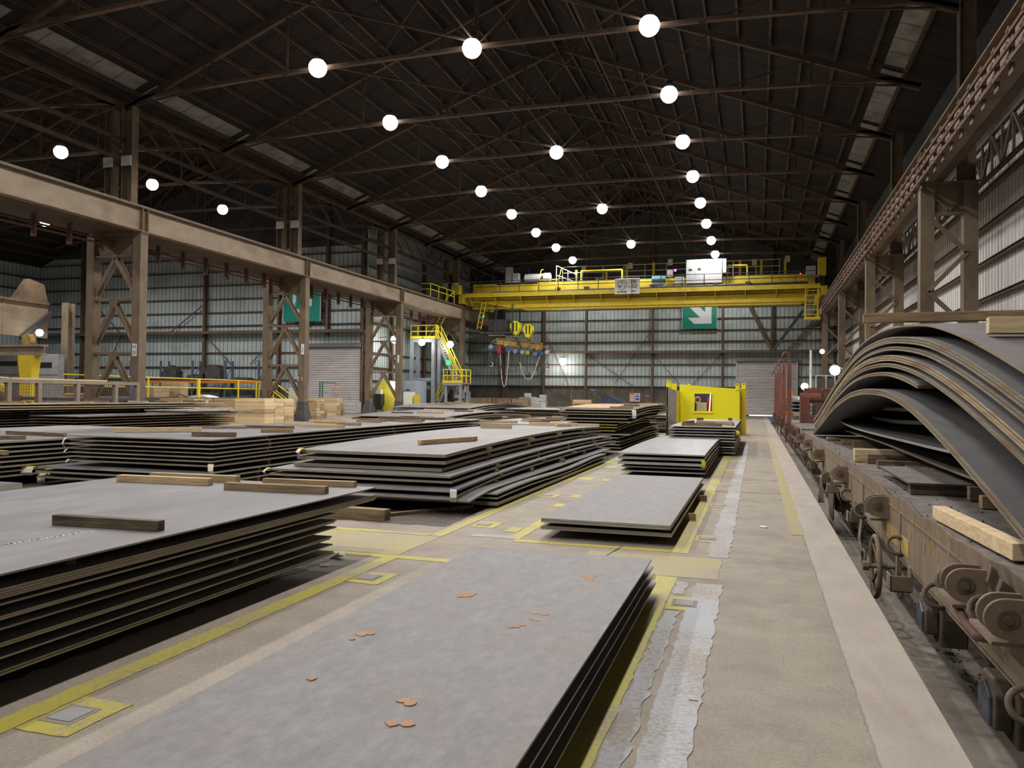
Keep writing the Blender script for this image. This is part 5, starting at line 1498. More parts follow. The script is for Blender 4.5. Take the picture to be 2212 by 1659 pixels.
# red rack (bulkhead frame) standing on the deck
t2 = thing('red_steel_rack', 'red steel rack with a rolled top standing on the stake wagon', 'rack', (2.3, 34.2, WZ - 0.02))
MB().box(-0.62, 1.0, -0.15, 0.35, 0.0, 0.32).build('base_beam', REDP, t2, bevel=0.02)
MB().box(-0.62, -0.25, -0.15, 0.35, 0.32, 1.0).build('end_post', REDP, t2, bevel=0.02)
b = MB().tube([(-0.62, 0.1, 1.02), (1.1, 0.1, 1.02)], 0.2, 14)
b.build('rolled_beam', REDP, t2)
MB().box(-0.45, 1.1, 0.15, 0.5, 1.05, 1.42).build('top_box', REDP, t2, bevel=0.02)
MB().tube([(0.2, -0.12, 1.1), (0.2, -0.16, 1.3), (0.28, -0.16, 1.36), (0.82, -0.16, 1.36), (0.9, -0.16, 1.3), (0.9, -0.12, 1.1)], 0.035, 8).build('grab_handle', REDP, t2)
MB().box(0.0, 0.1, -0.2, 0.2, 0.32, 0.7).build('inner_post', WAGOND, t2)
for k in range(2):
    batten((2.62, 34.3, 1.09 + 0.2 * k), (3.5, 34.3, 1.09 + 0.2 * k), 0.3, 0.19, WOODP, ['lower', 'upper'][k] + ' pale baulk lying in the red steel rack', 'baulks in the red rack', 'timber_baulk', 0.008)
# curled plates and an orange panel further along the same wagon
for k in range(4):
    f = (lambda k: lambda y: 1.02 + 0.17 * k + 0.32 * (1 - ((y - 43.0) / 4.0) ** 2))(k)
    curved_plate('bowed_plate', f, 39.4, 46.6, 1.5, 2.5, 0.03, [MILLD, CUTG], '%s bowed plate behind the stakes of the red wagon' % ['lowest', 'second', 'third', 'uppermost'][k], 'bowed plates on the red wagon', 16)
tag(MB().box(1.45, 2.0, 47.8, 47.95, WZ - 0.02, 2.2).build('orange_end_board', ORANGE), 'orange board standing behind the stakes on the red wagon', 'board')
# machinery between the wagons and the railway wall
t3 = thing('railing_platform', 'grey railed platform standing beyond the red rack', 'platform', (3.6, 46, WZ - 0.03))
MB().box(-0.9, 0.5, -0.6, 2, 0.0, 1.2).build('platform_body', DGREY, t3)
for (x, h) in ((-0.85, 3.0), (-0.55, 2.3), (-0.05, 2.3), (0.4, 2.3)):
    MB().tube([(x, -0.5, 1.2), (x, -0.5, h)], 0.035, 8).build('upright', LGREY, t3)
MB().tube([(-0.55, -0.5, 2.25), (0.4, -0.5, 2.25)], 0.03, 8).build('rail', LGREY, t3)
MB().box(-0.5, 0.35, -0.52, -0.48, 1.25, 2.1).build('guard_panel', DGREY, t3)
t4 = thing('standing_pipe', 'tall thin grey pipe standing beside the railway beyond the red rack', 'pipe', (2.62, 43.0, WZ - 0.03))
MB().tube([(0, 0, 0), (0, 0, 3.5)], 0.06, 10).build('pipe', LGREY, t4)
# ------------------------------------------------------------------ overhead travelling crane
t = thing('overhead_crane', 'yellow double-girder travelling crane spanning the hall', 'crane', (XC, 70, 10.2))
ox, oy, oz = XC, 70.0, 10.2
def cr_(b):
    b.v = [(v[0] - ox, v[1] - oy, v[2] - oz) for v in b.v]
    return b
def cpart(b, nm, mt=YEL, **k): return cr_(b).build(nm, mt, t, **k)
# near box girder with tapered ends
poly = [(-26.0, 10.9), (-24.0, 10.3), (-20.6, 9.82), (3.5, 9.82), (4.6, 10.5), (4.6, 12.3), (-26.0, 12.3)]
cpart(MB().prism(poly, 'y', 70.6, 71.3), 'box_girder')
cpart(MB().box(-26.0, 4.6, 70.45, 71.45, 9.98, 10.03).prism([(-20.8, 9.78), (3.5, 9.78), (3.5, 9.84), (-20.8, 9.84)], 'y', 70.45, 71.45), 'girder_flange')
cpart(MB().box(-26.0, 4.6, 76.6, 77.3, 10.75, 12.05), 'box_girder')
cpart(MB().box(-26.0, 4.6, 70.7, 70.95, 12.3, 12.4), 'trolley_rail', DGREY)
cpart(MB().box(-26.0, 4.6, 76.7, 76.95, 12.05, 12.15), 'trolley_rail', DGREY)
# maintenance walkway along the near girder
cpart(MB().box(-26.9, 4.95, 69.45, 69.5, 10.93, 11.32), 'walkway_edge_beam')
cpart(MB().box(-26.9, 4.95, 69.5, 70.6, 11.0, 11.05), 'walkway_floor', DGREY)
for k in range(13):
    x = -26.0 + 2.5 * k
    cpart(MB().prism([(69.5, 10.95), (70.6, 10.95), (70.6, 10.3)], 'x', x - 0.04, x + 0.04), 'walkway_bracket')
cpart(MB().box(-26.0, 4.6, 70.40, 70.60, 10.55, 10.65), 'girder_ledge')
b = MB()
for z in (11.9, 12.42):
    b.tube([(-26.6, 69.5, z), (4.9, 69.5, z)], 0.035, 6)
for k in range(18):
    x = -26.6 + 1.85 * k
    b.tube([(x, 69.5, 11.05), (x, 69.5, 12.42)], 0.035, 6)
cpart(b, 'handrail', DGREY)
b = MB()
for z in (14.0, 14.6):
    b.tube([(-18.6, 76.2, z), (2.0, 76.2, z)], 0.04, 6)
for k in range(11):
    x = -18.6 + 2.05 * k
    b.tube([(x, 76.2, 12.1), (x, 76.2, 14.6)], 0.04, 6)
cpart(b, 'far_handrail', LGREY)
for k, (x, h) in enumerate(((-17.2, 13.5), (-14.2, 13.4), (-12.2, 13.9), (-9.6, 14.0), (-6.4, 14.0), (-1.6, 13.9), (0.3, 13.8), (2.4, 13.8))):
    cpart(MB().box(x - 0.11, x + 0.11, 76.3, 76.5, 12.05, h + 0.8), 'festoon_post')
b = MB()
for (x0, x1) in ((-15.6, -11.8), (-2.5, -0.9)):
    b.beam((x0, 71.2, 12.1), (x0, 71.2, 13.35), 0.12, 0.12); b.beam((x1, 71.2, 12.1), (x1, 71.2, 13.35), 0.12, 0.12); b.beam((x0, 71.2, 13.35), (x1, 71.2, 13.35), 0.12, 0.12)
cpart(b, 'guard_frame')
b = MB()
for (x0, x1, s) in ((-18.2, -14.6, 0.5), (-18.0, -15.0, 0.75)):
    b.tube([(x0 + (x1 - x0) * i / 12, 76.1, 13.4 - s * (1 - (2 * i / 12 - 1) ** 2)) for i in range(13)], 0.035, 5)
cpart(b, 'festoon_cable', LGREY)
cpart(MB().tube([(-24.0, 70.0, 11.35), (4.0, 70.0, 11.5)], 0.12, 10), 'drive_shaft', DGREY)
b = MB()
for x in (-17.5, -14.8, -8.8, -3.5, -0.8):
    b.box(x - 0.22, x + 0.22, 69.8, 70.2, 11.1, 11.7)
cpart(b, 'bearing_housing', DGREY)
# end carriages
for (x, nm) in ((-26.72, 0), (5.34 - 0.1, 1)):
    cpart(MB().box(x - 0.25, x + 0.25, 69.3, 78.2, 10.35, 11.1), 'end_carriage')
    for y in (70.3, 77.2):
        cpart(MB().lathe([(0.19, -0.08), (0.19, 0.08)], 16, 0, (x + 0.0, y, 10.16 + 0.19), 'x'), 'travel_wheel', DGREY)
cpart(MB().box(4.75, 5.35, 69.0, 69.9, 12.0, 13.4), 'corner_housing')
cpart(MB().box(-27.6, -26.8, 69.0, 69.8, 11.2, 12.1), 'buffer_bracket')
# hanging ladder cage at the railway end
b = MB()
for x in (3.8, 4.75):
    for y in (69.4, 70.3):
        b.beam((x, y, 8.5), (x, y, 10.9), 0.09, 0.09)
for k in range(6):
    b.beam((3.8, 69.4, 8.75 + 0.4 * k), (4.75, 69.4, 8.75 + 0.4 * k), 0.06, 0.06)
b.box(3.7, 4.95, 69.3, 70.4, 8.35, 8.55)
cpart(b, 'ladder_cage')
# white electrical cabinets and smaller fittings on the walkway
o = cpart(MB().box(-6.0, -2.95, 70.2, 70.75, 11.75, 13.82), 'control_cabinet', WHITE, bevel=0.01)
b = MB()
for k in range(1, 4):
    x = -6.0 + 3.05 * k / 4
    b.box(x - 0.012, x + 0.012, 70.19, 70.2, 11.8, 13.78)
cr_(b).build('door_seam', LGREY, o)
b = MB().box(-5.75, -5.48, 70.185, 70.2, 12.85, 13.02)
b.box(-5.0, -4.72, 70.185, 70.2, 12.88, 13.06)
cr_(b).build('display_panel', DGREY, o)
cpart(MB().box(-2.9, -2.6, 70.2, 70.7, 12.6, 13.8), 'side_cabinet', WHITE, bevel=0.01)
cpart(MB().box(-6.95, -6.2, 70.0, 70.5, 11.75, 12.35), 'small_cabinet', WHITE, bevel=0.01)
cpart(MB().box(-7.7, -7.2, 70.8, 71.1, 12.5, 13.1), 'switch_box', LGREY, bevel=0.01)
cpart(MB().tube([(-7.4, 70.9, 12.1), (-7.4, 70.9, 12.5)], 0.05, 6), 'box_post', LGREY)
cpart(MB().box(3.85, 4.6, 69.8, 70.2, 12.15, 12.85), 'end_cabinet', LGREY, bevel=0.01)
cpart(MB().box(3.7, 4.85, 69.6, 70.3, 11.95, 12.02), 'cabinet_shelf', LGREY)
cpart(MB().lathe([(0.002, -.12), (.09, -.08), (.12, 0), (.09, .08), (.002, .12)], 10, 0, (-6.95, 70.3, 12.95)), 'beacon', MAGL)
cpart(MB().lathe([(0.002, -.07), (.06, 0), (.002, .07)], 8, 0, (3.4, 69.6, 12.2)), 'beacon', REDL)
cpart(MB().lathe([(0.002, -.13), (.12, 0), (.002, .13)], 8, 0, (-27.3, 69.4, 12.05)), 'signal_lamp', GLED)
cpart(MB().lathe([(0.002, -.12), (.11, 0), (.002, .12)], 8, 0, (-24.7, 70.0, 9.2)), 'signal_lamp', GLED)
b = MB().tube([(-9.0, 70.6, 12.25), (-7.8, 70.6, 12.25)], 0.3, 14)
b.box(-8.9, -8.0, 70.4, 70.8, 11.75, 12.1)
cpart(b, 'travel_motor', TEAL)
cpart(MB().box(-9.2, -8.0, 70.35, 70.9, 11.3, 11.8), 'motor_base', DGREY)
# trolley machinery at the column-row end
b = MB().box(-23.6, -18.6, 70.6, 77.2, 12.2, 12.4)
cpart(b, 'trolley_frame', DGREY)
b = MB()
b.lathe([(0.42, -0.9), (0.42, 0.9)], 18, 0, (-20.3, 72.0, 12.95), 'x')
cpart(b, 'hoist_drum', LGREY)
b = MB().lathe([(0.36, -0.35), (0.42, -0.3), (0.42, 0.3), (0.36, 0.35)], 16, 0, (-18.9, 71.4, 12.9), 'x')
cpart(b, 'hoist_motor', WHITE)
cpart(MB().box(-23.2, -22.6, 72.0, 72.6, 12.4, 14.1).box(-22.5, -21.9, 72.0, 72.6, 12.4, 13.5), 'trolley_cabinet', LGREY)
b = MB()
for x in (-24.6, -23.4, -22.2, -21.0):
    b.tube([(x, 72.4, 12.4), (x, 72.4, 13.9)], 0.03, 5)
b.tube([(-24.6, 72.4, 13.9), (-21.0, 72.4, 13.9)], 0.03, 5)
cpart(b, 'trolley_rail_guard', DGREY)
b = MB()
for (x0, x1) in ((-19.5, -19.5), (-17.6, -17.6)):
    b.tube([(x0, 69.55, 11.1), (x0 + 0.35, 70.2, 13.4), (x0 + 0.45, 70.5, 13.5)], 0.04, 6)
for k in range(5):
    z = 11.3 + 0.28 * k
    b.tube([(-19.5 + 0.04 * k, 69.6 + 0.08 * k, z), (-17.6 + 0.04 * k, 69.6 + 0.08 * k, z)], 0.04, 6)
cpart(b, 'access_ladder', YEL)
b = MB()
for (p, q) in (((-17.9, 71, 12.1), (-17.9, 71, 13.9)), ((-17.9, 71, 13.9), (-16.0, 71, 13.0)), ((-16.0, 71, 13.0), (-16.0, 71, 12.1)), ((-17.9, 71, 13.0), (-16.0, 71, 12.3)), ((-16.8, 71, 13.4), (-16.8, 71, 12.1))):
    b.tube([p, q], 0.04, 6)
cpart(b, 'stair_rail', LGREY)
for (x, h) in ((-16.4, 13.9), (-11.8, 14.0), (-8.0, 14.2), (-0.3, 13.9), (2.6, 14.1)):
    cpart(MB().box(x - 0.22, x + 0.22, 76.0, 76.2, h + 0.2, h + 0.75), 'cable_trolley', LGREY)
# name board: circle emblem, capacity, number, place and year
o = cpart(MB().box(-12.15, -9.92, 69.36, 69.42, 10.86, 12.24), 'name_board', DIRTYW, bevel=0.02)
def ctext(s, size, x, z, sx=1.0, mt=BLACK, nm='lettering'):
    return text(nm, s, size, mt, (x - ox, 69.355 - oy, z - oz), (math.pi / 2, 0, 0), o, 0.004, sx, off=0.008)
b = MB().tube([(-11.5 + 0.42 * math.cos(a), 69.355, 11.67 + 0.42 * math.sin(a)) for a in [2 * math.pi * i / 32 for i in range(32)]], 0.022, 6, closed=True)
for a in (math.pi / 6, 5 * math.pi / 6, -math.pi / 2):
    b.beam((-11.5, 69.355, 11.70), (-11.5 + 0.36 * math.cos(a), 69.355, 11.70 + 0.36 * math.sin(a)), 0.012, 0.012)
cr_(b).build('emblem_ring', DGREY, o)
ctext('H', 0.26, -11.5, 11.9); ctext('M', 0.26, -11.68, 11.52); ctext('S', 0.26, -11.28, 11.52)
ctext('20t', 0.44, -10.5, 11.95, 0.9); ctext('N', 0.2, -10.82, 11.48); ctext('G2', 0.42, -10.4, 11.53, 0.9)
ctext('AUVELAIS', 0.2, -11.5, 11.06, 0.95); ctext('1974', 0.2, -10.5, 11.08, 0.95)
cr_(MB().box(-10.66, -10.60, 69.352, 69.36, 10.88, 11.85)).build('rust_streak', WAGON, o)
# operator cab hanging below the column-row end
b = MB().box(-25.2, -21.9, 70.5, 73.0, 7.6, 7.75)
for x in (-25.2, -23.6, -22.0):
    for y in (70.5, 73.0):
        b.beam((x, y, 7.7), (x, y, 10.3), 0.1, 0.1)
b.box(-25.2, -23.7, 72.9, 73.0, 7.7, 9.9)
b.box(-24.6, -22.8, 71.2, 72.5, 7.75, 9.0)
cpart(b, 'operator_cab', DGREY)
b = MB()
for x in (-25.4, -25.0):
    b.beam((x, 70.2, 8.0), (x + 0.5, 70.2, 10.6), 0.08, 0.08)
for k in range(6):
    b.beam((-25.4 + 0.09 * k, 70.2, 8.2 + 0.45 * k), (-25.0 + 0.09 * k, 70.2, 8.2 + 0.45 * k), 0.05, 0.05)
cpart(b, 'cab_ladder', YEL)
MBx = MB().box(-24.6, -23.0, 71.2, 71.6, 7.45, 7.55); cpart(MBx, 'cab_lamp', LGREY)

# hook blocks, spreader beam and chain hoists below the crane
def hook_block(x, y, zt, label):
    t_ = thing('hook_block', label, 'hook block', (x, y, zt), group='hook blocks under the crane')
    prof = [(0.5 * math.cos(a), -0.52 + 0.5 * math.sin(a)) for a in [math.radians(-10) + math.radians(200) * i / 16 for i in range(17)]] + [(-0.18, -1.30), (0.18, -1.30)]
    b = MB().prism([(p[0], p[1]) for p in prof], 'y', -0.30, -0.22); b.prism([(p[0], p[1]) for p in prof], 'y', 0.22, 0.30)
    b.prism([(p[0] * 0.9, p[1] * 0.95 - 0.03) for p in prof], 'y', -0.2, 0.2)
    b.build('side_plate', YELB, t_)
    b = MB()
    for xx in (-0.20, 0.12):
        b.box(xx, xx + 0.12, -0.306, -0.30, -1.02, -0.18)
    b.build('black_stripe', BLACK, t_)
    b = MB().lathe([(0.07, -0.32), (0.07, 0.32)], 12, 0, (0, 0, -0.45), 'y'); b.build('sheave_pin', YELB, t_)
    pts = [(0, 0, -1.3), (0, 0, -1.55)] + [(0.17 * math.sin(a), 0, -1.72 + 0.17 * math.cos(a)) for a in [-0.2 - 4.2 * i / 10 for i in range(11)]]
    MB().tube(pts, 0.055, 8).build('hook', YELB, t_, smooth=True)
    b = MB()
    for xx in (-0.3, 0.3):
        b.tube([(xx, 0, -0.4), (xx * 0.9, 0.3, 12.2 - zt)], 0.018, 5)
    b.build('wire_rope', DGREY, t_)
    return t_
hook_block(-21.80, 71.0, 8.82, 'yellow and black striped hook block hanging closer to the column row')
hook_block(-20.80, 71.9, 8.60, 'lower yellow and black striped hook block beside its twin')
t = thing('spreader_beam', 'ochre steel spreader beam hanging from the two hook blocks', 'lifting beam', (-21.3, 71.0, 6.2))
S0, S1 = Vector((-1.95, -1.0, 0.62)), Vector((1.75, 1.2, 0.25))
b = MB().ibeam(S0, S1, 0.42, 0.62, 0.05, 0.05); b.build('main_beam', OCHRE, t)
b = MB()
for k in range(8):
    p = S0 + (S1 - S0) * (k / 7)
    b.box(p.x - 0.03, p.x + 0.03, p.y - 0.2, p.y + 0.2, p.z - 0.3, p.z + 0.3)
b.build('web_stiffener', OCHRE, t)
b = MB()
b.tube([S0 + Vector((0, 0, 0.3)), S0 + Vector((-0.6, -0.3, -0.1)), S0 + Vector((0, 0, -0.25))], 0.04, 6)
b.tube([S1, S1 + Vector((0.6, 0.35, -0.1))], 0.04, 6)
for p in (S0 + (S1 - S0) * 0.15, S0 + (S1 - S0) * 0.85):
    b.beam(p + Vector((0.5, -1.2, -0.35)), p + Vector((-0.5, 1.2, -0.35)), 0.2, 0.2)
b.build('cross_arm', OCHRE, t)
for (xx, yy, zz) in ((-0.5, 0.0, 1.1), (0.5, 0.9, 0.88)):
    b = MB()
    b.beam((xx, yy, zz), (xx + 0.55, yy - 0.05, 0.05), 0.2, 0.14, up=(0, 1, 0)); b.beam((xx, yy, zz), (xx - 0.3, yy, 0.3), 0.2, 0.14, up=(0, 1, 0))
    b.build('hanger_shackle', DGREY, t)
HO = []
for (x, cn, mt) in ((-23.8, 'pale blue', PBLUE), (-23.1, 'red', RED), (-22.35, 'bright blue', BLUE), (-21.8, 'mid blue', PBLUE), (-21.2, 'grey-blue', GREY), (-20.75, 'lime', YELD), (-20.1, 'dusty blue', PBLUE), (-19.6, 'clear blue', BLUE), (-19.1, 'silver', LGREY)):
    u = (x + 21.3 + 1.95) / 3.7
    HO.append((x, 70.0 + 2.2 * u, (6.51 - 0.37 * u - 0.45 if 0 <= u <= 1 else (6.27 if u < 0 else 5.9)), cn, mt))
for k, (x, y, z, cn, mt) in enumerate(HO):
    h = thing('chain_hoist', '%s chain hoist hanging from the spreader beam, %s from the aisle-far end' % (cn, ['first', 'second', 'third', 'fourth', 'fifth', 'sixth', 'seventh', 'eighth', 'ninth'][k]), 'chain hoist', (x, y, z), group='chain hoists on the spreader beam')
    if cn == 'red':
        MB().lathe([(0.05, 0.5), (0.14, 0.4), (0.24, -0.1), (0.2, -0.35), (0.06, -0.4)], 10).build('hoist_body', mt, h)
    else:
        MB().lathe([(0.05, -0.16), (0.2, -0.13), (0.24, 0), (0.2, 0.13), (0.05, 0.16)], 14, 0, (0, 0, 0), 'y').build('hoist_body', mt, h)
    MB().tube([(0, 0, 0.2), (0, 0, 0.46)], 0.04, 6).build('top_hook', CHAIN, h)
    L_ = 1.0 + 0.9 * R.random()
    b = MB().tube([(0.02, 0, -0.15), (0.03, 0, -L_)], 0.035, 5)
    pts = [(-0.1, 0, -0.15)] + [(-0.1 - 0.22 * math.sin(math.pi * i / 8), 0, -0.15 - (L_ + 0.4) * math.sin(math.pi * i / 8)) for i in range(1, 8)] + [(0.12, 0, -0.2)]
    b.tube(pts, 0.022, 5)
    b.build('load_chain', CHAIN, h)
    pts = [(0.03, 0, -L_)] + [(0.05 + 0.16 * math.sin(a), 0, -L_ - 0.2 + 0.17 * math.cos(a)) for a in [0.3 + 4 * i / 9 for i in range(10)]]
    MB().tube(pts, 0.045, 6).build('load_hook', WHITE if k in (0, 4) else DGREY, h, smooth=True)
for (x, y, z0_, dx, dep, lab) in ((-23.05, 70.2, 5.9, 0.85, 3.3, 'long pale webbing sling looping below the red hoist'), (-21.3, 70.8, 4.9, 1.7, 1.6, 'grey cable sagging between the hanging chains'), (-19.65, 71.8, 5.5, -0.9, 1.6, 'pale sling slanting from the far clear blue hoist')):
    if dep > 1.7 or 'sagging' in lab:
        pts = [(dx * i / 12, 0, -dep * (1 - abs(2 * i / 12 - 1) ** 2.5) - (0.0 if i < 10 else 0)) for i in range(13)]
    else:
        pts = [(0, 0, 0), (dx * 0.6, 0, -dep), (dx, 0, -dep - 0.5)]
    o = MB().tube(pts, 0.045, 6).build('webbing_sling', CABLE, None, smooth=True, loc=(x, y, z0_))
    tag(o, lab, 'sling', 'slings under the spreader beam')

# ------------------------------------------------------------------ green arrow signs
def sign(name, x0, z0, y, w_, h_, label, shape):
    t_ = thing(name, label, 'sign', (x0, y, z0))
    MB().box(0, w_, -0.04, 0.03, 0, h_).build('green_board', GREEN, t_)
    b = MB().box(-0.04, 0, -0.05, 0.03, 0, h_); b.box(w_, w_ + 0.04, -0.05, 0.03, 0, h_)
    b.build('board_edge', SIGNW, t_)
    MBs = MB()
    for p in shape:
        MBs.prism(p, 'y', -0.05, -0.04)
    MBs.build('white_arrow', SIGNW, t_)
    return t_
# arrow pointing down towards the railway side
sign('exit_arrow_sign', -7.42, 8.85, 82.95, 3.45, 3.6, 'green sign with a white diagonal arrow pointing down, on the end wall',
     [[(0.55, 1.15), (1.17, 0.52), (2.93, 0.52), (2.93, 2.3), (2.30, 2.92), (2.27, 1.70), (0.95, 3.05), (0.35, 2.6), (1.79, 1.17)]])
sign('exit_arrow_sign', -38.55, 7.78, 58.1, 3.55, 3.3, 'green sign with partly hidden white symbol on the neighbouring bay wall',
     [[(0.9, 1.3), (1.15, 1.3), (1.15, 1.65), (1.25, 1.65), (1.25, 2.9), (0.9, 2.9)], [(2.35, 1.3), (2.75, 1.3), (2.75, 2.9), (2.35, 2.9)], [(1.3, 2.35), (2.3, 2.35), (2.3, 2.9), (1.3, 2.9)], [(1.2, 1.08), (1.75, 1.0), (1.75, 0.55), (1.25, 0.9)]])

# ------------------------------------------------------------------ yellow booth on the aisle
t = thing('yellow_booth', 'bright yellow steel booth with a square window at the aisle', 'booth', (-2.3, 37.0, 0))
bx = -2.3
def bp(b, nm, mt=YELB, **k):
    b.v = [(v[0] - bx, v[1] - 37.0, v[2]) for v in b.v]
    return b.build(nm, mt, t, **k)
wx0, wx1, wz0, wz1 = -2.80, -2.0, 1.10, 1.92
b = MB()
# front wall with a window hole, sloping top edge
yf = 37.9
for (pa, pb) in (((-3.5, -2.80), None),):
    b.prism([(-3.5, 0), (wx0, 0), (wx0, 2.30), (-3.5, 2.36)], 'y', yf, yf + 0.05)
b.prism([(wx1, 0), (-0.78, 0), (-0.78, 2.16), (wx1, 2.235)], 'y', yf, yf + 0.05)
b.prism([(wx0, 0), (wx1, 0), (wx1, wz0), (wx0, wz0)], 'y', yf, yf + 0.05)
b.prism([(wx0, wz1), (wx1, wz1), (wx1, 2.235), (wx0, 2.30)], 'y', yf, yf + 0.05)
bp(b, 'front_panel')
b = MB()
for (x0, x1, z0, z1) in ((wx0 - 0.05, wx1 + 0.05, wz0 - 0.05, wz0), (wx0 - 0.05, wx1 + 0.05, wz1, wz1 + 0.04), (wx0 - 0.05, wx0, wz0, wz1), (wx1, wx1 + 0.05, wz0, wz1)):
    b.box(x0, x1, yf - 0.03, yf, z0, z1)
b.box(wx0 - 0.05, wx1 + 0.05, yf - 0.06, yf, wz0 - 0.09, wz0 - 0.05)
bp(b, 'window_frame')
# grey wing wall on the column side, standing forward of the front panel, edged yellow at the top
bp(MB().prism([(36.6, 0), (37.9, 0), (37.9, 2.1), (36.6, 2.2)], 'x', -3.95, -3.9), 'wing_wall_skin', CGREY)
b = MB().prism([(-3.97, 2.20), (-3.5, 2.04), (-3.5, 2.36), (-3.97, 2.38)], 'y', 36.6, 36.65)
bp(b, 'wing_header')
bp(MB().prism([(-3.97, 0), (-3.5, 0), (-3.5, 2.04), (-3.97, 2.20)], 'y', 36.6, 36.65), 'wing_panel', mat('brown_grey_panel', (0.235, 0.2, 0.175), (0.27, 0.235, 0.21), 4.0, 0.8))
bp(MB().box(-3.52, -3.47, 36.62, 37.9, 0, 2.04), 'wing_return', YELB)
bp(MB().box(-0.80, -0.75, 37.95, 39.6, 0, 2.15), 'side_panel')
bp(MB().box(-0.72, -0.47, 38.6, 38.65, 0, 2.18).box(-0.76, -0.72, 38.6, 38.65, 0, 2.2), 'door_leaf', YEL)
bp(MB().box(-3.95, -3.9, 37.9, 39.6, 0, 2.2), 'rear_side_panel')
b = MB()
for (x, y, z) in ((-3.85, 36.58, 2.2), (-0.87, 37.88, 2.1), (-0.6, 38.58, 2.15), (-3.2, 39.5, 2.1)):
    b.prism([(x - 0.085, z), (x + 0.085, z), (x + 0.085, z + 0.24), (x + 0.05, z + 0.31), (x - 0.05, z + 0.31), (x - 0.085, z + 0.24)], 'y', y - 0.02, y + 0.03)
bp(b, 'lifting_lug')
b = MB()
for (x, y, z) in ((-3.85, 36.555, 2.43), (-0.87, 37.855, 2.34), (-0.6, 38.555, 2.39)):
    b.lathe([(0.03, -0.003), (0.03, 0.003)], 10, 0, (x, y, z), 'y')
bp(b, 'lug_hole', BLACK)
# things seen through the booth window
tag(MB().box(-2.75, -2.30, 38.6, 39.2, 0.0, 1.5).build('beige_cabinet', mat('beige_cabinet_paint', (0.5, 0.44, 0.33), (0.55, 0.49, 0.38), 2, 0.6)), 'beige cabinet seen through the booth window', 'cabinet')
t_ = thing('hose_reel', 'white ringed hose reel on the beige cabinet behind the booth window', 'reel', (-2.72, 38.7, 1.62))
MB().tube([(0.13 * math.cos(a), 0, 0.13 * math.sin(a)) for a in [2 * math.pi * i / 20 for i in range(20)]], 0.03, 8, closed=True).build('hose_ring', WHITE, t_)
MB().box(-0.05, 0.12, 0.05, 0.15, -0.12, 0.2).build('red_bracket', RED, t_)
tag(MB().box(-3.1, -2.35, 39.62, 39.7, 0.0, 2.1).build('partition_board', TARP), 'dark blue board standing inside the booth', 'board')
tag(MB().box(-2.3, -2.12, 39.3, 39.5, 0.0, 1.75).box(-2.05, -1.9, 39.35, 39.5, 0.0, 1.55).build('red_cabinet', RED), 'red cabinet seen through the booth window', 'cabinet')
t_ = thing('tube_light', 'tilted white tube light glowing inside the booth', 'lamp', (-2.12, 38.4, 1.0))
MB().beam((-0.03, 0, 0.0), (0.03, 0, 1.0), 0.045, 0.04).build('tube', emis('tube_glow', (0.95, 0.97, 1.0), 1.6), t_)
MB().box(-0.06, 0.06, -0.06, 0.06, -1.0, 0.0).build('light_stand', DGREY, t_)
# ------------------------------------------------------------------ stair tower by the column row
t = thing('stair_tower', 'grey and yellow steel stair tower with two flights', 'stairs', (-28.5, 66, 0))
sx_, sy_ = -28.5, 66.0
def sp(b, nm, mt=STGREY, **k):
    b.v = [(v[0] - sx_, v[1] - sy_, v[2]) for v in b.v]
    return b.build(nm, mt, t, **k)
PX0, PX1, PY0, PY1, PZ = -30.2, -27.75, 65.8, 67.2, 6.85
for (x, y) in ((PX0 + 0.1, PY0), (PX1 - 0.2, PY0), (PX0 + 0.1, PY1), (PX1 - 0.2, PY1)):
    sp(MB().ibeam((x, y, 0), (x, y, PZ), 0.3, 0.3, 0.04, 0.04, up=(0, 1, 0)), 'tower_post')
sp(MB().box(PX0, PX1, PY0 - 0.1, PY1 + 0.1, PZ - 0.05, PZ), 'upper_platform')
sp(MB().box(PX0, PX1, PY0 - 0.14, PY0 - 0.08, PZ - 0.35, PZ - 0.05).box(PX0, PX0 + 0.08, PY0, PY1, PZ - 0.35, PZ - 0.05).box(PX0, PX1, PY0 - 0.1, PY0 - 0.02, 3.0, 3.25), 'edge_beam')
def rail(pts, posts, zb, nm='handrail', h=1.2):
    b = MB()
    for dz in (h, h * 0.55):
        b.tube([(p[0], p[1], p[2] + dz) for p in pts], 0.05, 6)
    for p in posts:
        b.tube([(p[0], p[1], p[2]), (p[0], p[1], p[2] + h)], 0.05, 6)
    return sp(b, nm, YELR)
rail([(PX0, PY1, PZ), (PX0, PY0, PZ), (PX1, PY0, PZ), (PX1, PY0 + 0.5, PZ)], [(PX0, PY1, PZ), (PX0, PY0, PZ), (-29.5, PY0, PZ), (-28.7, PY0, PZ), (PX1, PY0, PZ), (PX1, PY0 + 0.5, PZ)], PZ)
sp(MB().box(PX0, PX1, PY0 - 0.16, PY0 - 0.13, PZ, PZ + 0.2), 'toe_board', YELR)
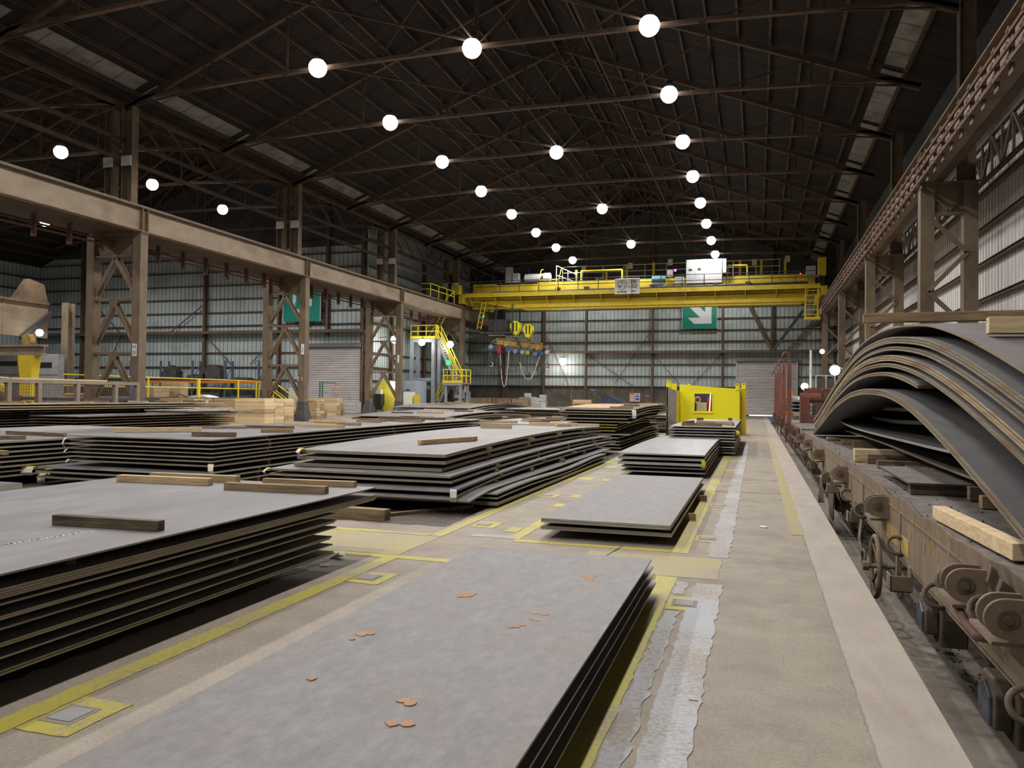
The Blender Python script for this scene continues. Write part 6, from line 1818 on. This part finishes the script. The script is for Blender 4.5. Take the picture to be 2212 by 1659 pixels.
# upper flight: down towards the aisle
TOPP, BOTP = Vector((-27.75, 66.45, PZ)), Vector((-25.7, 66.45, 2.85))
def flight(a, c, wy_, n, nm):
    b = MB()
    for s in (-wy_ / 2, wy_ / 2):
        b.beam((a.x, a.y + s, a.z - 0.05), (c.x, c.y + s, c.z - 0.05), 0.06, 0.26)
    sp(b, nm + '_stringer')
    b = MB()
    for k in range(1, n):
        p = a + (c - a) * (k / n)
        b.box(p.x - 0.13, p.x + 0.13, p.y - wy_ / 2, p.y + wy_ / 2, p.z - 0.025, p.z + 0.005)
    sp(b, nm + '_treads', LGREY)
    b = MB()
    for s in (-wy_ / 2, wy_ / 2):
        for dz in (1.2, 0.7):
            b.tube([(a.x, a.y + s, a.z + dz), (c.x, c.y + s, c.z + dz)], 0.045, 6)
        for k in (0.02, 0.34, 0.67, 0.98):
            p = a + (c - a) * k
            b.tube([(p.x, p.y + s, p.z), (p.x, p.y + s, p.z + 1.2)], 0.04, 6)
    sp(b, nm + '_handrail', YELR)
flight(TOPP, BOTP, 1.1, 17, 'upper_flight')
LX0, LX1 = -26.95, -25.15
sp(MB().box(LX0, LX1, 65.8, 67.9, 2.75, 2.83).box(LX0, LX1, 65.75, 65.8, 2.6, 2.85), 'landing')
rail([(LX0, 65.8, 2.83), (LX1, 65.8, 2.83), (LX1, 67.9, 2.83), (LX0, 67.9, 2.83)], [(LX0, 65.8, 2.83), (-26.05, 65.8, 2.83), (LX1, 65.8, 2.83), (LX1, 66.8, 2.83), (LX1, 67.9, 2.83)], 2.83)
sp(MB().box(LX0, LX1, 65.72, 65.75, 2.83, 3.03), 'toe_board', YELR)
for (x, y) in ((LX0 + 0.2, 65.95), (LX1 - 0.2, 65.95), (LX1 - 0.2, 67.7)):
    sp(MB().ibeam((x, y, 0), (x, y, 2.75), 0.2, 0.2, 0.03, 0.03, up=(0, 1, 0)), 'landing_post')
flight(Vector((-26.9, 67.2, 2.83)), Vector((-28.3, 67.2, 0.0)), 1.0, 12, 'lower_flight')
# upper ladder to the crane runway
b = MB()
for s in (0, 0.55):
    b.beam((-29.1 + s, 67.0, PZ), (-27.9 + s, 67.4, 9.2), 0.06, 0.1)
for k in range(9):
    f = k / 9
    b.beam((-29.1 + 1.2 * f, 67 + 0.4 * f, PZ + 2.35 * f), (-28.55 + 1.2 * f, 67 + 0.4 * f, PZ + 2.35 * f), 0.05, 0.03)
for s in (0, 0.55):
    b.tube([(-29.1 + s, 67.0, PZ + 1), (-27.9 + s, 67.4, 10.0)], 0.04, 5)
sp(b, 'runway_ladder', YELD)
o = tag(MB().box(-0.2, 0.2, -0.03, 0.03, -0.2, 0.2).build('exit_sign', GLED, None, loc=(-26.55, 65.85, 4.65)), 'small lit green sign on the stair tower handrail', 'sign')
t_ = thing('runway_gate', 'yellow railing on the crane girder beside the crane', 'railing', (-26.7, 62.0, 10.16))
b = MB()
for dz in (0.62, 1.1):
    b.tube([(-0.9, 0, dz), (0.0, 0.0, dz), (0.0, 5.5, dz)], 0.04, 6)
for y in (0.0, 1.8, 3.7, 5.5):
    b.tube([(0, y, 0), (0, y, 1.1)], 0.04, 6)
b.tube([(0.0, 5.5, 1.1), (-0.4, 4.3, 0.2)], 0.04, 6)
b.build('gate_rails', YELR, t_)
MB().box(-0.9, 0.04, -0.05, 5.55, -0.02, 0.0).build('gate_floor', DARKST, t_)

# kiosk below the tower
t = thing('grey_kiosk', 'grey-blue kiosk cabin at the foot of the stair tower', 'kiosk', (-29.4, 64.6, 0))
MB().box(-1.25, 0.95, -1.2, 0.9, 0, 2.95).build('cabin_body', GREY, t, bevel=0.02)
MB().box(-1.15, -0.4, -1.23, -1.2, 0.1, 2.05).build('door', GREY, t)
b = MB().box(-1.18, -1.14, -1.235, -1.2, 0.1, 2.1).box(-0.42, -0.38, -1.235, -1.2, 0.1, 2.1).box(-1.18, -0.38, -1.235, -1.2, 2.06, 2.1); b.build('door_frame', DGREY, t)
b = MB().box(-0.1, 0.25, -1.24, -1.2, 1.75, 2.2); o = b.build('blue_notice', BLUE, t)
MB().box(-0.08, 0.23, -1.245, -1.24, 1.9, 2.02).build('white_band', WHITE, o)
t = thing('cream_cabinet', 'cream white cabinet standing before the grey kiosk', 'cabinet', (-28.75, 62.6, 0))
MB().box(-0.5, 0.35, -0.3, 0.3, 0.0, 1.95).build('cabinet_body', mat('cream_paint', (0.74, 0.74, 0.66), (0.8, 0.8, 0.72), 2, 0.6), t)
tag(MB().box(-28.25, -27.85, 62.3, 62.7, 0.0, 1.7).build('yellow_locker', YEL), 'yellow locker beside the cream cabinet', 'locker')
tag(MB().box(-27.95, -27.15, 61.3, 61.9, 0.0, 0.62).build('yellow_bin', YELB), 'yellow bin on the floor by the stair foot', 'bin')
tag(MB().box(-29.2, -28.35, 61.2, 61.8, 0.0, 0.75).build('white_box', WHITE), 'white box in front of the cream cabinet', 'box')
t = thing('switch_panel', 'grey electrical switch box on a post by the column behind the stairs', 'switch box', (-26.35, 68.3, 0))
MB().box(-0.1, 0.1, -0.1, 0.1, 0, 2.9).build('post', LGREY, t)
MB().box(-0.45, 0.55, -0.35, -0.1, 1.45, 2.25).build('box', LGREY, t, bevel=0.02)
MB().box(-0.1, 0.15, -0.36, -0.35, 1.8, 1.95).build('dial', BLACK, t)
MB().box(-0.35, 0.45, -0.3, -0.1, 0.3, 1.2).build('lower_box', LGREY, t)
tag(MB().box(-26.75, -26.3, 69.36, 69.66, 2.6, 3.2).build('red_alarm_box', RED), 'red box fixed beside the column behind the stairs', 'box')
t = thing('grey_pillar_machine', 'pale grey machine with white hood under the stair landing', 'machine', (-27.0, 70.6, 0))
MB().box(-0.45, 0.75, -0.4, 0.4, 0, 2.1).build('machine_body', CGREY, t)
MB().prism([(-0.7, 2.0), (0.55, 2.0), (0.2, 2.6), (-0.3, 2.6)], 'y', -0.5, 0.5).build('hood', WHITE, t)
MB().beam((0.6, -0.5, 2.0), (1.1, -0.5, 0.0), 0.12, 0.1).build('green_leg', GGREEN, t)

# yellow machine panel behind the third column
t = thing('yellow_machine', 'dirty yellow machine panel behind the lattice column', 'machine', (-28.45, 57.4, 0))
MB().box(-0.95, 0.85, 0.4, 1.0, 0, 2.85).build('panel', YELD, t)
MB().prism([(-1.0, 1.75), (-0.3, 1.75), (-0.3, 0.9), (-0.62, 0.45), (-1.0, 0.9)], 'y', -0.3, 0.3).build('black_hopper', BLACK, t)
MB().box(-0.85, -0.4, -0.2, 0.2, 1.75, 2.1).build('hopper_neck', LGREY, t)
for x in (-0.95, -0.35):
    MB().box(x, x + 0.06, -0.05, 0.05, 0, 0.9).build('hopper_leg', DGREY, t)

# ------------------------------------------------------------------ timber stacks
def pile(desc, x0, x1, y0, y1, nl, nr, h, grp, ragged=0.5, zb=0.0, mts=(WOODP, WOOD, WOODP), alongx=True, seed=1, cap=True):
    r = random.Random(seed)
    wy_ = (y1 - y0) / nr
    for k in range(nl):
        for j in range(nr):
            xa = x0 + r.uniform(0, ragged) * (0.3 if k % 3 else 1)
            y = y0 + wy_ * (j + 0.5) + r.uniform(-0.02, 0.02)
            z = zb + h * k
            batten((xa, y, z), (x1 - r.uniform(0, 0.05), y, z), wy_ * 0.95, h * 0.97, r.choice(mts),
                   'sawn baulk in the ' + desc, grp, 'timber_baulk')
pile('big pale timber stack beside the yellow stair', -30.1, -27.95, 37.5, 40.2, 9, 4, 0.15, 'baulks of the big timber stack', 1.0, seed=3)
pile('tidy end block of the big timber stack', -27.9, -25.9, 37.4, 40.3, 7, 3, 0.2, 'baulks of the end block', 0.02, seed=4, mts=(WOODP, WOODP, WOOD))
pile('rough row on the platform side of the big stack', -29.9, -28.0, 33.6, 35.4, 8, 3, 0.16, 'baulks of the rough row', 1.2, seed=6)
pile('loose boards on top of the rough row', -29.9, -27.6, 33.7, 35.2, 1, 2, 0.1, 'boards on the rough row', 0.6, 1.28, (WOODP, WOODM, WOOD), seed=8)
pile('square timber block before the roller door', -33.4, -31.75, 55.0, 56.4, 7, 3, 0.2, 'baulks of the square block', 0.05, seed=11, mts=(WOODP, WOODP, WOOD))
pile('low timber pile at the foot of column 21', -31.6, -28.6, 47.5, 48.6, 3, 3, 0.2, 'baulks of the low pile', 0.3, seed=12, mts=(WOODM, WOOD))
pile('brown timber stack behind the yellow stair', -29.3, -27.6, 45.6, 46.6, 7, 2, 0.2, 'baulks behind the stair', 0.4, seed=13, mts=(WOODM, WOOD))
for k, (x, w_) in enumerate(((-27.9, 2.5), (-25.3, 2.0), (-23.2, 1.6))):
    t_ = thing('timber_crate', '%s timber crate lined up before the far corner' % ['first long', 'middle stained', 'third short'][k], 'crate', (x, 74.6, 0), group='crates before the far corner')
    MB().box(0, w_, 0, 1.2, 0.1, 1.45).build('crate_boards', WOODM if k == 1 else CARD, t_)
    b = MB()
    for f in (0.02, 0.35, 0.65, 0.93):
        b.box(w_ * f, w_ * f + 0.1, -0.03, 0.0, 0, 1.5)
    b.box(0, w_, -0.03, 1.2, 1.45, 1.5)
    b.build('crate_battens', WOOD, t_)
for k in range(8):
    r = random.Random(k)
    x = -13.4 + 0.35 * (k % 4); y = 60.2 + 0.3 * (k // 4)
    batten((-13.5, 59.18 + 0.12 * (k % 4), 1.222 if k < 4 else 1.353), (-12.1, 59.18 + 0.12 * (k % 4), 1.222 if k < 4 else 1.353), 0.1, 0.13, WOOD if k % 2 else WOODP, 'short baulk in the bundle on white legs near the end wall', 'baulks of the bundle', 'timber_baulk')
t_ = thing('trestle', 'white-legged trestle under the timber bundle near the end wall', 'trestle', (-12.8, 59.4, 0.0))
for x in (-0.65, 0.05, 0.6):
    MB().box(x, x + 0.1, -0.3, -0.2, 0, 1.22).build('leg', WHITE, t_)
MB().box(-0.75, 0.75, -0.35, 0.5, 1.15, 1.22).build('shelf', WOOD, t_)

# white foam blocks
n_ = 0
r = random.Random(4)
cols = [(-23.2, 0.42, 2), (-22.75, 0.5, 3), (-22.2, 0.52, 4), (-21.65, 0.6, 4), (-21.0, 0.45, 3), (-20.85 + 0.3, 0.42, 4), (-20.1, 0.62, 5)]
x = -23.3
for i, (w_, nlev) in enumerate(((0.45, 3), (0.5, 4), (0.55, 5), (0.55, 4), (0.5, 4), (0.6, 5))):
    z = 0.2
    for k in range(nlev):
        h = 0.34 + r.uniform(-0.03, 0.05)
        o = MB().box(0, w_ - 0.02, 0, 0.8, 0, h - 0.01).build('foam_block', FOAM, None, loc=(x + r.uniform(-0.03, 0.03), 76 + r.uniform(-0.1, 0.1), z), bevel=0.01)
        tag(o, 'white wrapped block in the pile before the far end wall', 'block', 'white blocks before the end wall')
        z += h
    x += w_
tag(MB().box(-23.4, -20.0, 75.9, 76.9, 0.0, 0.2).build('pallet', WOODM), 'timber pallet under the pile of white blocks', 'pallet')
t_ = thing('blue_trestle', 'blue trestle table in front of the white blocks', 'trestle', (-21.9, 71.0, 0))
MB().box(-0.9, 0.75, -0.3, 0.3, 0.98, 1.06).build('table_top', BLUE, t_)
for x in (-0.8, 0.65):
    MB().box(x, x + 0.1, -0.05, 0.05, 0, 0.98).build('leg', WHITE, t_)

# notice board and tarpaulin on the end wall
t_ = thing('notice_board', 'orange-framed notice board with two posters on the end wall', 'notice board', (-12.9, 83.3, 1.25))
MB().box(0, 1.15, 0, 0.05, 0, 0.95).build('board', ORANGE, t_)
MB().box(0.05, 0.5, -0.01, 0.0, 0.05, 0.78).build('white_poster', WHITE, t_)
o = MB().box(0.58, 1.1, -0.01, 0.0, 0.05, 0.9).build('blue_poster', SIGNW, t_)
b = MB().box(0.62, 1.06, -0.014, -0.01, 0.5, 0.62).box(0.64, 1.04, -0.014, -0.01, 0.15, 0.42); b.lathe([(0.1, -0.002), (0.1, 0.002)], 12, 0, (0.84, -0.012, 0.74), 'y'); b.build('poster_print', BLUE, o)
b = MB()
pr = [(-0.9, 0.0), (-0.75, 0.5), (-0.3, 0.62), (0.1, 0.42), (0.5, 0.28), (0.9, 0.12), (1.0, 0)]
b.prism(pr, 'y', 0, 1.0)
tag(b.build('tarpaulin', TARP, None, loc=(-11.0, 62.2, 1.222)), 'crumpled dark blue tarpaulin on the high flat stack', 'tarpaulin')
for k, (x, z) in enumerate(((-16.9, 2.45), (-11.0, 1.9), (-8.7, 2.0))):
    tag(MB().prism([(0.22 * math.cos(a) * (1 + .2 * math.sin(3 * a)), 0.1 * math.sin(a)) for a in [i * math.pi / 6 for i in range(12)]], 'y', 83.44, 83.475).build('blue_sprayed_mark', PBLUE, None, loc=(x, 0, z)),
        'small blue sprayed mark on the grimy wall, %s along' % ['first', 'second', 'third'][k], 'mark', 'blue marks on the end wall')

# ------------------------------------------------------------------ neighbouring bay
# platform with yellow rails and stair
t = thing('yellow_railed_platform', 'raised platform with yellow handrails and a short stair', 'platform', (-30.0, 38, 0))
def yp(b, nm, mt=YELR, **k):
    b.v = [(v[0] + 30.0, v[1] - 38.0, v[2]) for v in b.v]
    return b.build(nm, mt, t, **k)
yp(MB().box(-36.0, -30.0, 28.0, 44.4, 1.25, 1.4), 'platform_slab', DGREY)
b = MB()
for z in (2.45, 1.95):
    b.tube([(-30.0, 28.0, z), (-30.0, 42.6, z)], 0.035, 6)
for y in (29.3, 33.2, 37.0, 40.6, 42.4):
    b.tube([(-30.0, y, 1.4), (-30.0, y, 2.45)], 0.045, 6)
b.box(-30.1, -29.95, 37.0, 37.14, 1.4, 2.45)
yp(b, 'handrail')
b = MB()
for y in (42.9, 44.0):
    b.beam((-29.9, y, 1.4), (-27.6, y, 0.0), 0.06, 0.22)
for k in range(7):
    b.box(-29.9 + 0.33 * k, -29.62 + 0.33 * k, 42.9, 44.0, 1.38 - 0.2 * k, 1.42 - 0.2 * k)
yp(b, 'stair_flight', YELD)
b = MB()
for y in (42.7, 44.2):
    b.tube([(-30.0, y, 2.45), (-27.7, y, 1.0), (-27.7, y, 0.0)], 0.05, 6)
    b.tube([(-30.0, y, 1.4), (-30.0, y, 2.45)], 0.045, 6)
    b.tube([(-29.9, y, 1.95), (-27.7, y, 0.5)], 0.03, 6)
yp(b, 'stair_handrail')
for y in (28.5, 32, 36, 40, 44.2):
    yp(MB().box(-30.3, -30.1, y - 0.1, y + 0.1, 0, 1.25), 'platform_leg', DGREY)
# boxes on the platform
for k, (x, y, w_, h, lab, rz) in enumerate(((-31.5, 36.9, 1.1, 0.85, 'tilted brown cardboard box on the railed platform', 0.25), (-31.7, 35.6, 1.1, 0.6, 'flattened brown box leaning beside the tilted box', -0.2))):
    o = MB().box(-w_ / 2, w_ / 2, -0.5, 0.5, 0, h).build('cardboard_box', CARD, None, loc=(x, y, 1.401), bevel=0.02)
    o.rotation_euler = (0, 0, rz)
    tag(o, lab, 'box')
b = MB()
b.prism([(-0.8, 0), (-0.5, 0.09), (0.1, 0.16), (0.6, 0.08), (0.8, 0)], 'y', -0.5, 0.5)
tag(b.build('paper_heap', PAPER, None, loc=(-31.2, 38.9, 1.401)), 'pale sheet heap on the platform beside the cardboard boxes', 'sheet')
# pallet racking against the bay wall
t = thing('pallet_rack', 'blue and orange pallet racking along the neighbouring bay wall', 'rack', (-45, 56.6, 0))
for k, x in enumerate((-52.6, -49.4, -46.1, -42.8, -39.5)):
    b = MB()
    for dy in (-0.5, 0.5):
        b.box(x + 45 - 0.08, x + 45 + 0.08, dy - 0.05, dy + 0.05, 0, 4.4)
    for (za, zb) in ((0.4, 1.6), (1.6, 2.6), (2.6, 4.1)):
        b.beam((x + 45, -0.5, za), (x + 45, 0.5, zb), 0.05, 0.05)
    b.build('upright_frame', RBLUE, t)
b = MB()
for dy in (-0.52, 0.52):
    b.box(-7.6, 5.5, dy - 0.04, dy + 0.04, 2.5, 2.68)
b.build('orange_beam', ORANGE, t)
MB().box(-7.6, 5.5, -0.5, 0.5, 2.68, 2.72).build('shelf', DGREY, t)
r = random.Random(2)
for k, (x, w_, h, nm, lab) in enumerate(((-48.6, 1.6, 1.2, 'wrapped_bale', 'dark rounded bale on the pallet racking, closer to column H 20'), (-46.2, 1.3, 0.5, 'scrap_heap', 'low dark heap between the bales on the racking'),
                                         (-44.2, 1.8, 1.35, 'wrapped_bale', 'tall grey-brown bale in the middle of the racking'), (-45.2, 0.8, 0.7, 'scrap_heap', 'jagged grey lump beside the tall bale'), (-41.4, 1.8, 0.3, 'scrap_heap', 'flat dark scrap at the end of the racking'))):
    b = MB()
    n1 = 14
    prof = []
    for i in range(n1 + 1):
        a = math.pi * i / n1
        prof.append((w_ / 2 * math.cos(a) * (1 + r.uniform(-.08, .08)), h * (math.sin(a) ** 0.6) * (1 + r.uniform(-.1, .1))))
    prof[0] = (w_ / 2, 0); prof[-1] = (-w_ / 2, 0)
    b.prism(prof, 'y', -0.45, 0.45)
    tag(b.build(nm, DGREY, None, loc=(x, 56.6, 2.721), bevel=0.04), lab, 'bale' if 'bale' in nm else 'scrap')
for k, (x, w_, h) in enumerate(((-51, 2.0, 1.6), (-47.6, 2.2, 1.9), (-44.4, 2.0, 1.7), (-41.2, 2.2, 1.5))):
    tag(MB().box(-w_ / 2, w_ / 2, -0.45, 0.45, 0, h).box(-w_ / 2 + 0.1, w_ / 2 - 0.2, -0.47, -0.45, 0.2, h - 0.2).build('dark_crate', DGREY, None, loc=(x, 56.6, 0.0)), 'dark crate under the orange rack beams, %s along' % ORD[k].replace('topmost', 'first'), 'crate', 'crates under the racking')
# white and blue items by column 21
for k, (x, y, w_, h, mt, lab) in enumerate(((-33.3, 52.0, 0.8, 2.1, WHITE, 'white cabinet seen through the lacing of column 21'), (-34.6, 52.5, 1.2, 1.3, BLUE, 'dark blue bin seen through the lacing of column 21'), (-37.5, 54, 1.4, 1.0, PBLUE, 'pale blue bags heaped behind the railed platform'))):
    tag(MB().box(-w_ / 2, w_ / 2, -0.4, 0.4, 0, h).build('cabinet' if k == 0 else 'bin', mt, None, loc=(x, y, 0), bevel=0.03), lab, 'cabinet' if k == 0 else 'bin')
# red standards and lamp stand before the roller door
t = thing('lamp_stand', 'green stand with arm and orange-brown lamp shade before the door', 'lamp stand', (-33.9, 56.6, 0))
b = MB()
for x in (-0.12, 0.12):
    b.tube([(x, 0, 0), (x, 0, 2.7)], 0.05, 6)
b.tube([(0.12, 0, 2.62), (1.35, 0, 2.6), (1.35, 0, 2.3)], 0.035, 6)
b.box(-0.5, 0.5, -0.3, 0.3, 0, 0.08)
b.build('stand_frame', GGREEN, t)
MB().lathe([(0.05, 0.35), (0.12, 0.3), (0.26, 0.0), (0.24, -0.02)], 12, 0, (1.35, 0, 2.0)).build('lamp_shade', mat('orange_brown_shade', (0.45, 0.2, 0.1), (0.5, 0.24, 0.13), 2, 0.6), t)
t = thing('red_standard', 'thin red and green post before the roller door', 'post', (-34.95, 56.2, 0))
MB().tube([(0, 0, 0.9), (0, 0, 2.6)], [0.09, 0.02], 8).build('red_tip', RED, t)
MB().box(-0.12, 0.12, -0.12, 0.12, 0, 0.95).build('green_base', GGREEN, t)
t = thing('liquid_tote', 'white caged liquid tote beside the square timber block', 'tote', (-31.0, 56.6, 0))
MB().box(-0.5, 0.5, -0.5, 0.5, 0.15, 1.1).build('tank', WHITE, t, bevel=0.05)
b = MB()
for i in range(5):
    x = -0.52 + 0.26 * i
    b.tube([(x, -0.53, 0.1), (x, -0.53, 1.15)], 0.015, 5)
for z in (0.2, 0.5, 0.8, 1.12):
    b.tube([(-0.53, -0.53, z), (0.53, -0.53, z)], 0.015, 5)
b.box(-0.55, 0.55, -0.55, 0.55, 0, 0.12)
b.build('cage', LGREY, t)
# mesh fence between the first two columns
t = thing('mesh_fence', 'brown steel mesh fence beside the long rusty stack', 'fence', (-26.5, 25.5, 0))
b = MB().box(-0.08, 0.08, -5.5, 3.2, 1.98, 2.12); b.build('top_rail', BEIGE, t)
MB().box(-0.04, 0.04, -5.5, 3.2, 0.2, 0.28).build('bottom_rail', BEIGE, t)
for y in (-5.4, -3.2, -1.9, -0.1, 1.9, 3.15):
    MB().box(-0.09, 0.09, y - 0.08, y + 0.08, 0, 2.0).build('fence_post', BEIGE, t)
b = MB()
k = 0
y = -5.4
while y < 3.15:
    b.box(-0.006, 0.006, y - 0.006, y + 0.006, 0.28, 1.98); y += 0.11
z = 0.3
while z < 1.98:
    b.box(-0.006, 0.006, -5.4, 3.15, z - 0.006, z + 0.006); z += 0.11
b.build('wire_mesh', GIRTM, t)
for k, (ya, yb, mt, lab) in enumerate(((20.6, 22.3, WOODP, 'thin pale board resting on the fence rail, sloping end'), (22.4, 26.9, WOODP, 'long pale board lying along the fence top rail'))):
    batten((-26.5, ya, 2.121 + (0.12 if k == 0 else 0)), (-26.5, yb, 2.121), 0.12, 0.05, mt, lab, 'boards on the fence', 'timber_board')
# yellow jib stand, concrete block wall and crane girder of the neighbouring bay
t = thing('yellow_beam_stand', 'tapered yellow post carrying a brown beam in the neighbouring bay', 'stand', (-45.75, 40, 0))
b = MB()
n = len(b.v)
for (h, a) in ((0, 0.42), (2.6, 0.48), (4.0, 0.68)):
    b.v += [(-a, -0.3, h), (a, -0.3, h), (a, 0.3, h), (-a, 0.3, h)]
for i in range(2):
    for j in range(4):
        b.f.append((n + i * 4 + j, n + i * 4 + (j + 1) % 4, n + i * 4 + 4 + (j + 1) % 4, n + i * 4 + 4 + j)); b.m.append(0)
b.f += [(n, n + 1, n + 2, n + 3), (n + 8, n + 9, n + 10, n + 11)]; b.m += [0, 0]
b.build('yellow_post', YEL, t)
b = MB().ibeam((-4.5, 0, 4.35), (1.3, 0, 4.35), 0.5, 0.7, 0.12, 0.06); b.build('brown_beam', BEIGE, t)
MB().lathe([(0.4, -0.2), (0.4, 0.2)], 16, 0, (-0.1, 0, 5.0), 'y').build('brown_wheel', OCHRE, t)
MB().beam((-2.9, -0.2, 2.6), (-1.7, -0.2, 1.6), 0.3, 0.3).build('yellow_strut', YEL, t)
t = thing('concrete_block_wall', 'grey concrete block wall with dark slots in the neighbouring bay', 'wall', (-57.5, 50, 0))
MB().box(-5.0, 3.35, 0, 0.6, 0, 4.7).build('block_face', CGREY, t)
b = MB().box(-4.4, -1.0, -0.02, 0.0, 3.7, 4.1).box(0.4, 2.7, -0.02, 0.0, 3.55, 4.0)
b.build('dark_slot', BLACK, t)
MB().box(-5.0, 3.35, -0.01, 0.0, 2.95, 3.0).build('joint_line', DGREY, t)
t = thing('bay_crane_girder', 'beige box girder of the crane in the neighbouring bay', 'crane girder', (-56, 44, 6.0))
MB().box(-0.5, 0, -6, 6.6, 0.0, 2.75).build('box_web', BEIGE, t)
MB().box(-0.7, 0.2, -6, 6.6, 2.75, 2.95).build('top_flange', BROWN, t)
MB().box(-0.02, 0.03, 2.5, 2.7, 0, 2.75).build('web_stiffener', BEIGE, t)
MB().prism([(3.6, 2.95), (6.6, 2.95), (6.2, 4.4), (4.8, 4.7)], 'x', -0.6, 0.0).build('machine_cover', BROWN, t)
MB().beam((0.2, 4.0, -0.2), (0.2, 6.8, 2.1), 0.3, 0.4).build('strut', DGREY, t)
wall_lamp('wall_lamp', -54.6, 48.6, 6.3, 0.3, 'small cool lamp under the beige girder in the neighbouring bay', 90, arm=(-0.6, 0.2, 0.4))
MB_ = MB().ibeam((-54.8, 51.5, 0), (-54.8, 51.5, 9.0), 0.7, 0.7, 0.05, 0.05, up=(0, 1, 0))
tag(MB_.build('brown_column', BEIGE), 'broad brown column beside the concrete block wall', 'steel column')
# small yellow rails and drums behind the fence
t = thing('small_yellow_rail', 'small yellow stair rail seen through the mesh fence', 'railing', (-40.5, 38.5, 0))
b = MB().tube([(-0.6, 0, 0), (-0.6, 0, 1.5), (1.0, 0, 1.5), (3.0, 0, 0.2)], 0.05, 6)
b.tube([(1.0, 0, 0), (1.0, 0, 1.5)], 0.05, 6); b.tube([(-0.6, 0, 0.75), (1.0, 0, 0.75)], 0.05, 6)
b.build('rail', YELR, t)
t = thing('brown_bin', 'brown steel skip behind the mesh fence post', 'skip', (-33.4, 27.5, 0))
MB().prism([(-1.2, 1.45), (1.0, 1.45), (0.75, 0.0), (-0.95, 0.0)], 'y', -0.5, 0.5).build('skip_body', RUST, t)
t = thing('wire_coil', 'white and brown coil of wire behind the mesh fence', 'coil', (-30.6, 31.2, 0.0))
b = MB()
for k in range(5):
    b.tube([(0.42 * math.cos(a) * (1 - .06 * k), -0.2 + 0.1 * k, 0.55 + 0.42 * math.sin(a) * (1 - .05 * k)) for a in [2 * math.pi * i / 20 for i in range(20)]], 0.035, 6, closed=True)
b.box(-0.4, 0.4, -0.3, 0.3, 0.0, 0.12)
b.build('wire_rings', CABLE, t)
# litter on the aisle
for k, (x, y, lab, nm) in enumerate(((-4.12, 7.28, 'crumpled scrap of paper on the dark floor by the notched stack', 'paper_scrap'), (0.10, 11.0, 'torn white scraps on the aisle floor', 'paper_scrap'), (-4.05, 6.9, 'flat grey scrap beside the crumpled paper', 'paper_scrap'), (-0.33, 4.55, 'small wood splinter on the aisle floor', 'wood_splinter'))):
    b = MB()
    r = random.Random(k + 30)
    if nm == 'wood_splinter':
        b.box(-0.025, 0.025, -0.006, 0.006, 0, 0.008)
    else:
        s = 0.07 if k < 2 else 0.05
        hh = 0.05 if k == 0 else 0.008
        ring = [(s * (1 + r.uniform(-.4, .4)) * math.cos(a), s * (1 + r.uniform(-.4, .4)) * math.sin(a)) for a in [i * math.pi / 4 for i in range(8)]]
        n = len(b.v)
        b.v += [(p[0], p[1], r.uniform(0, hh)) for p in ring] + [(0, 0, hh)] + [(0, 0, 0)]
        for i in range(8):
            b.f.append((n + i, n + (i + 1) % 8, n + 8)); b.m.append(0)
            b.f.append((n + (i + 1) % 8, n + i, n + 9)); b.m.append(0)
    tag(b.build(nm, WOODP if nm == 'wood_splinter' else PAPER, None, loc=(x, y, 0.005)), lab, 'litter')
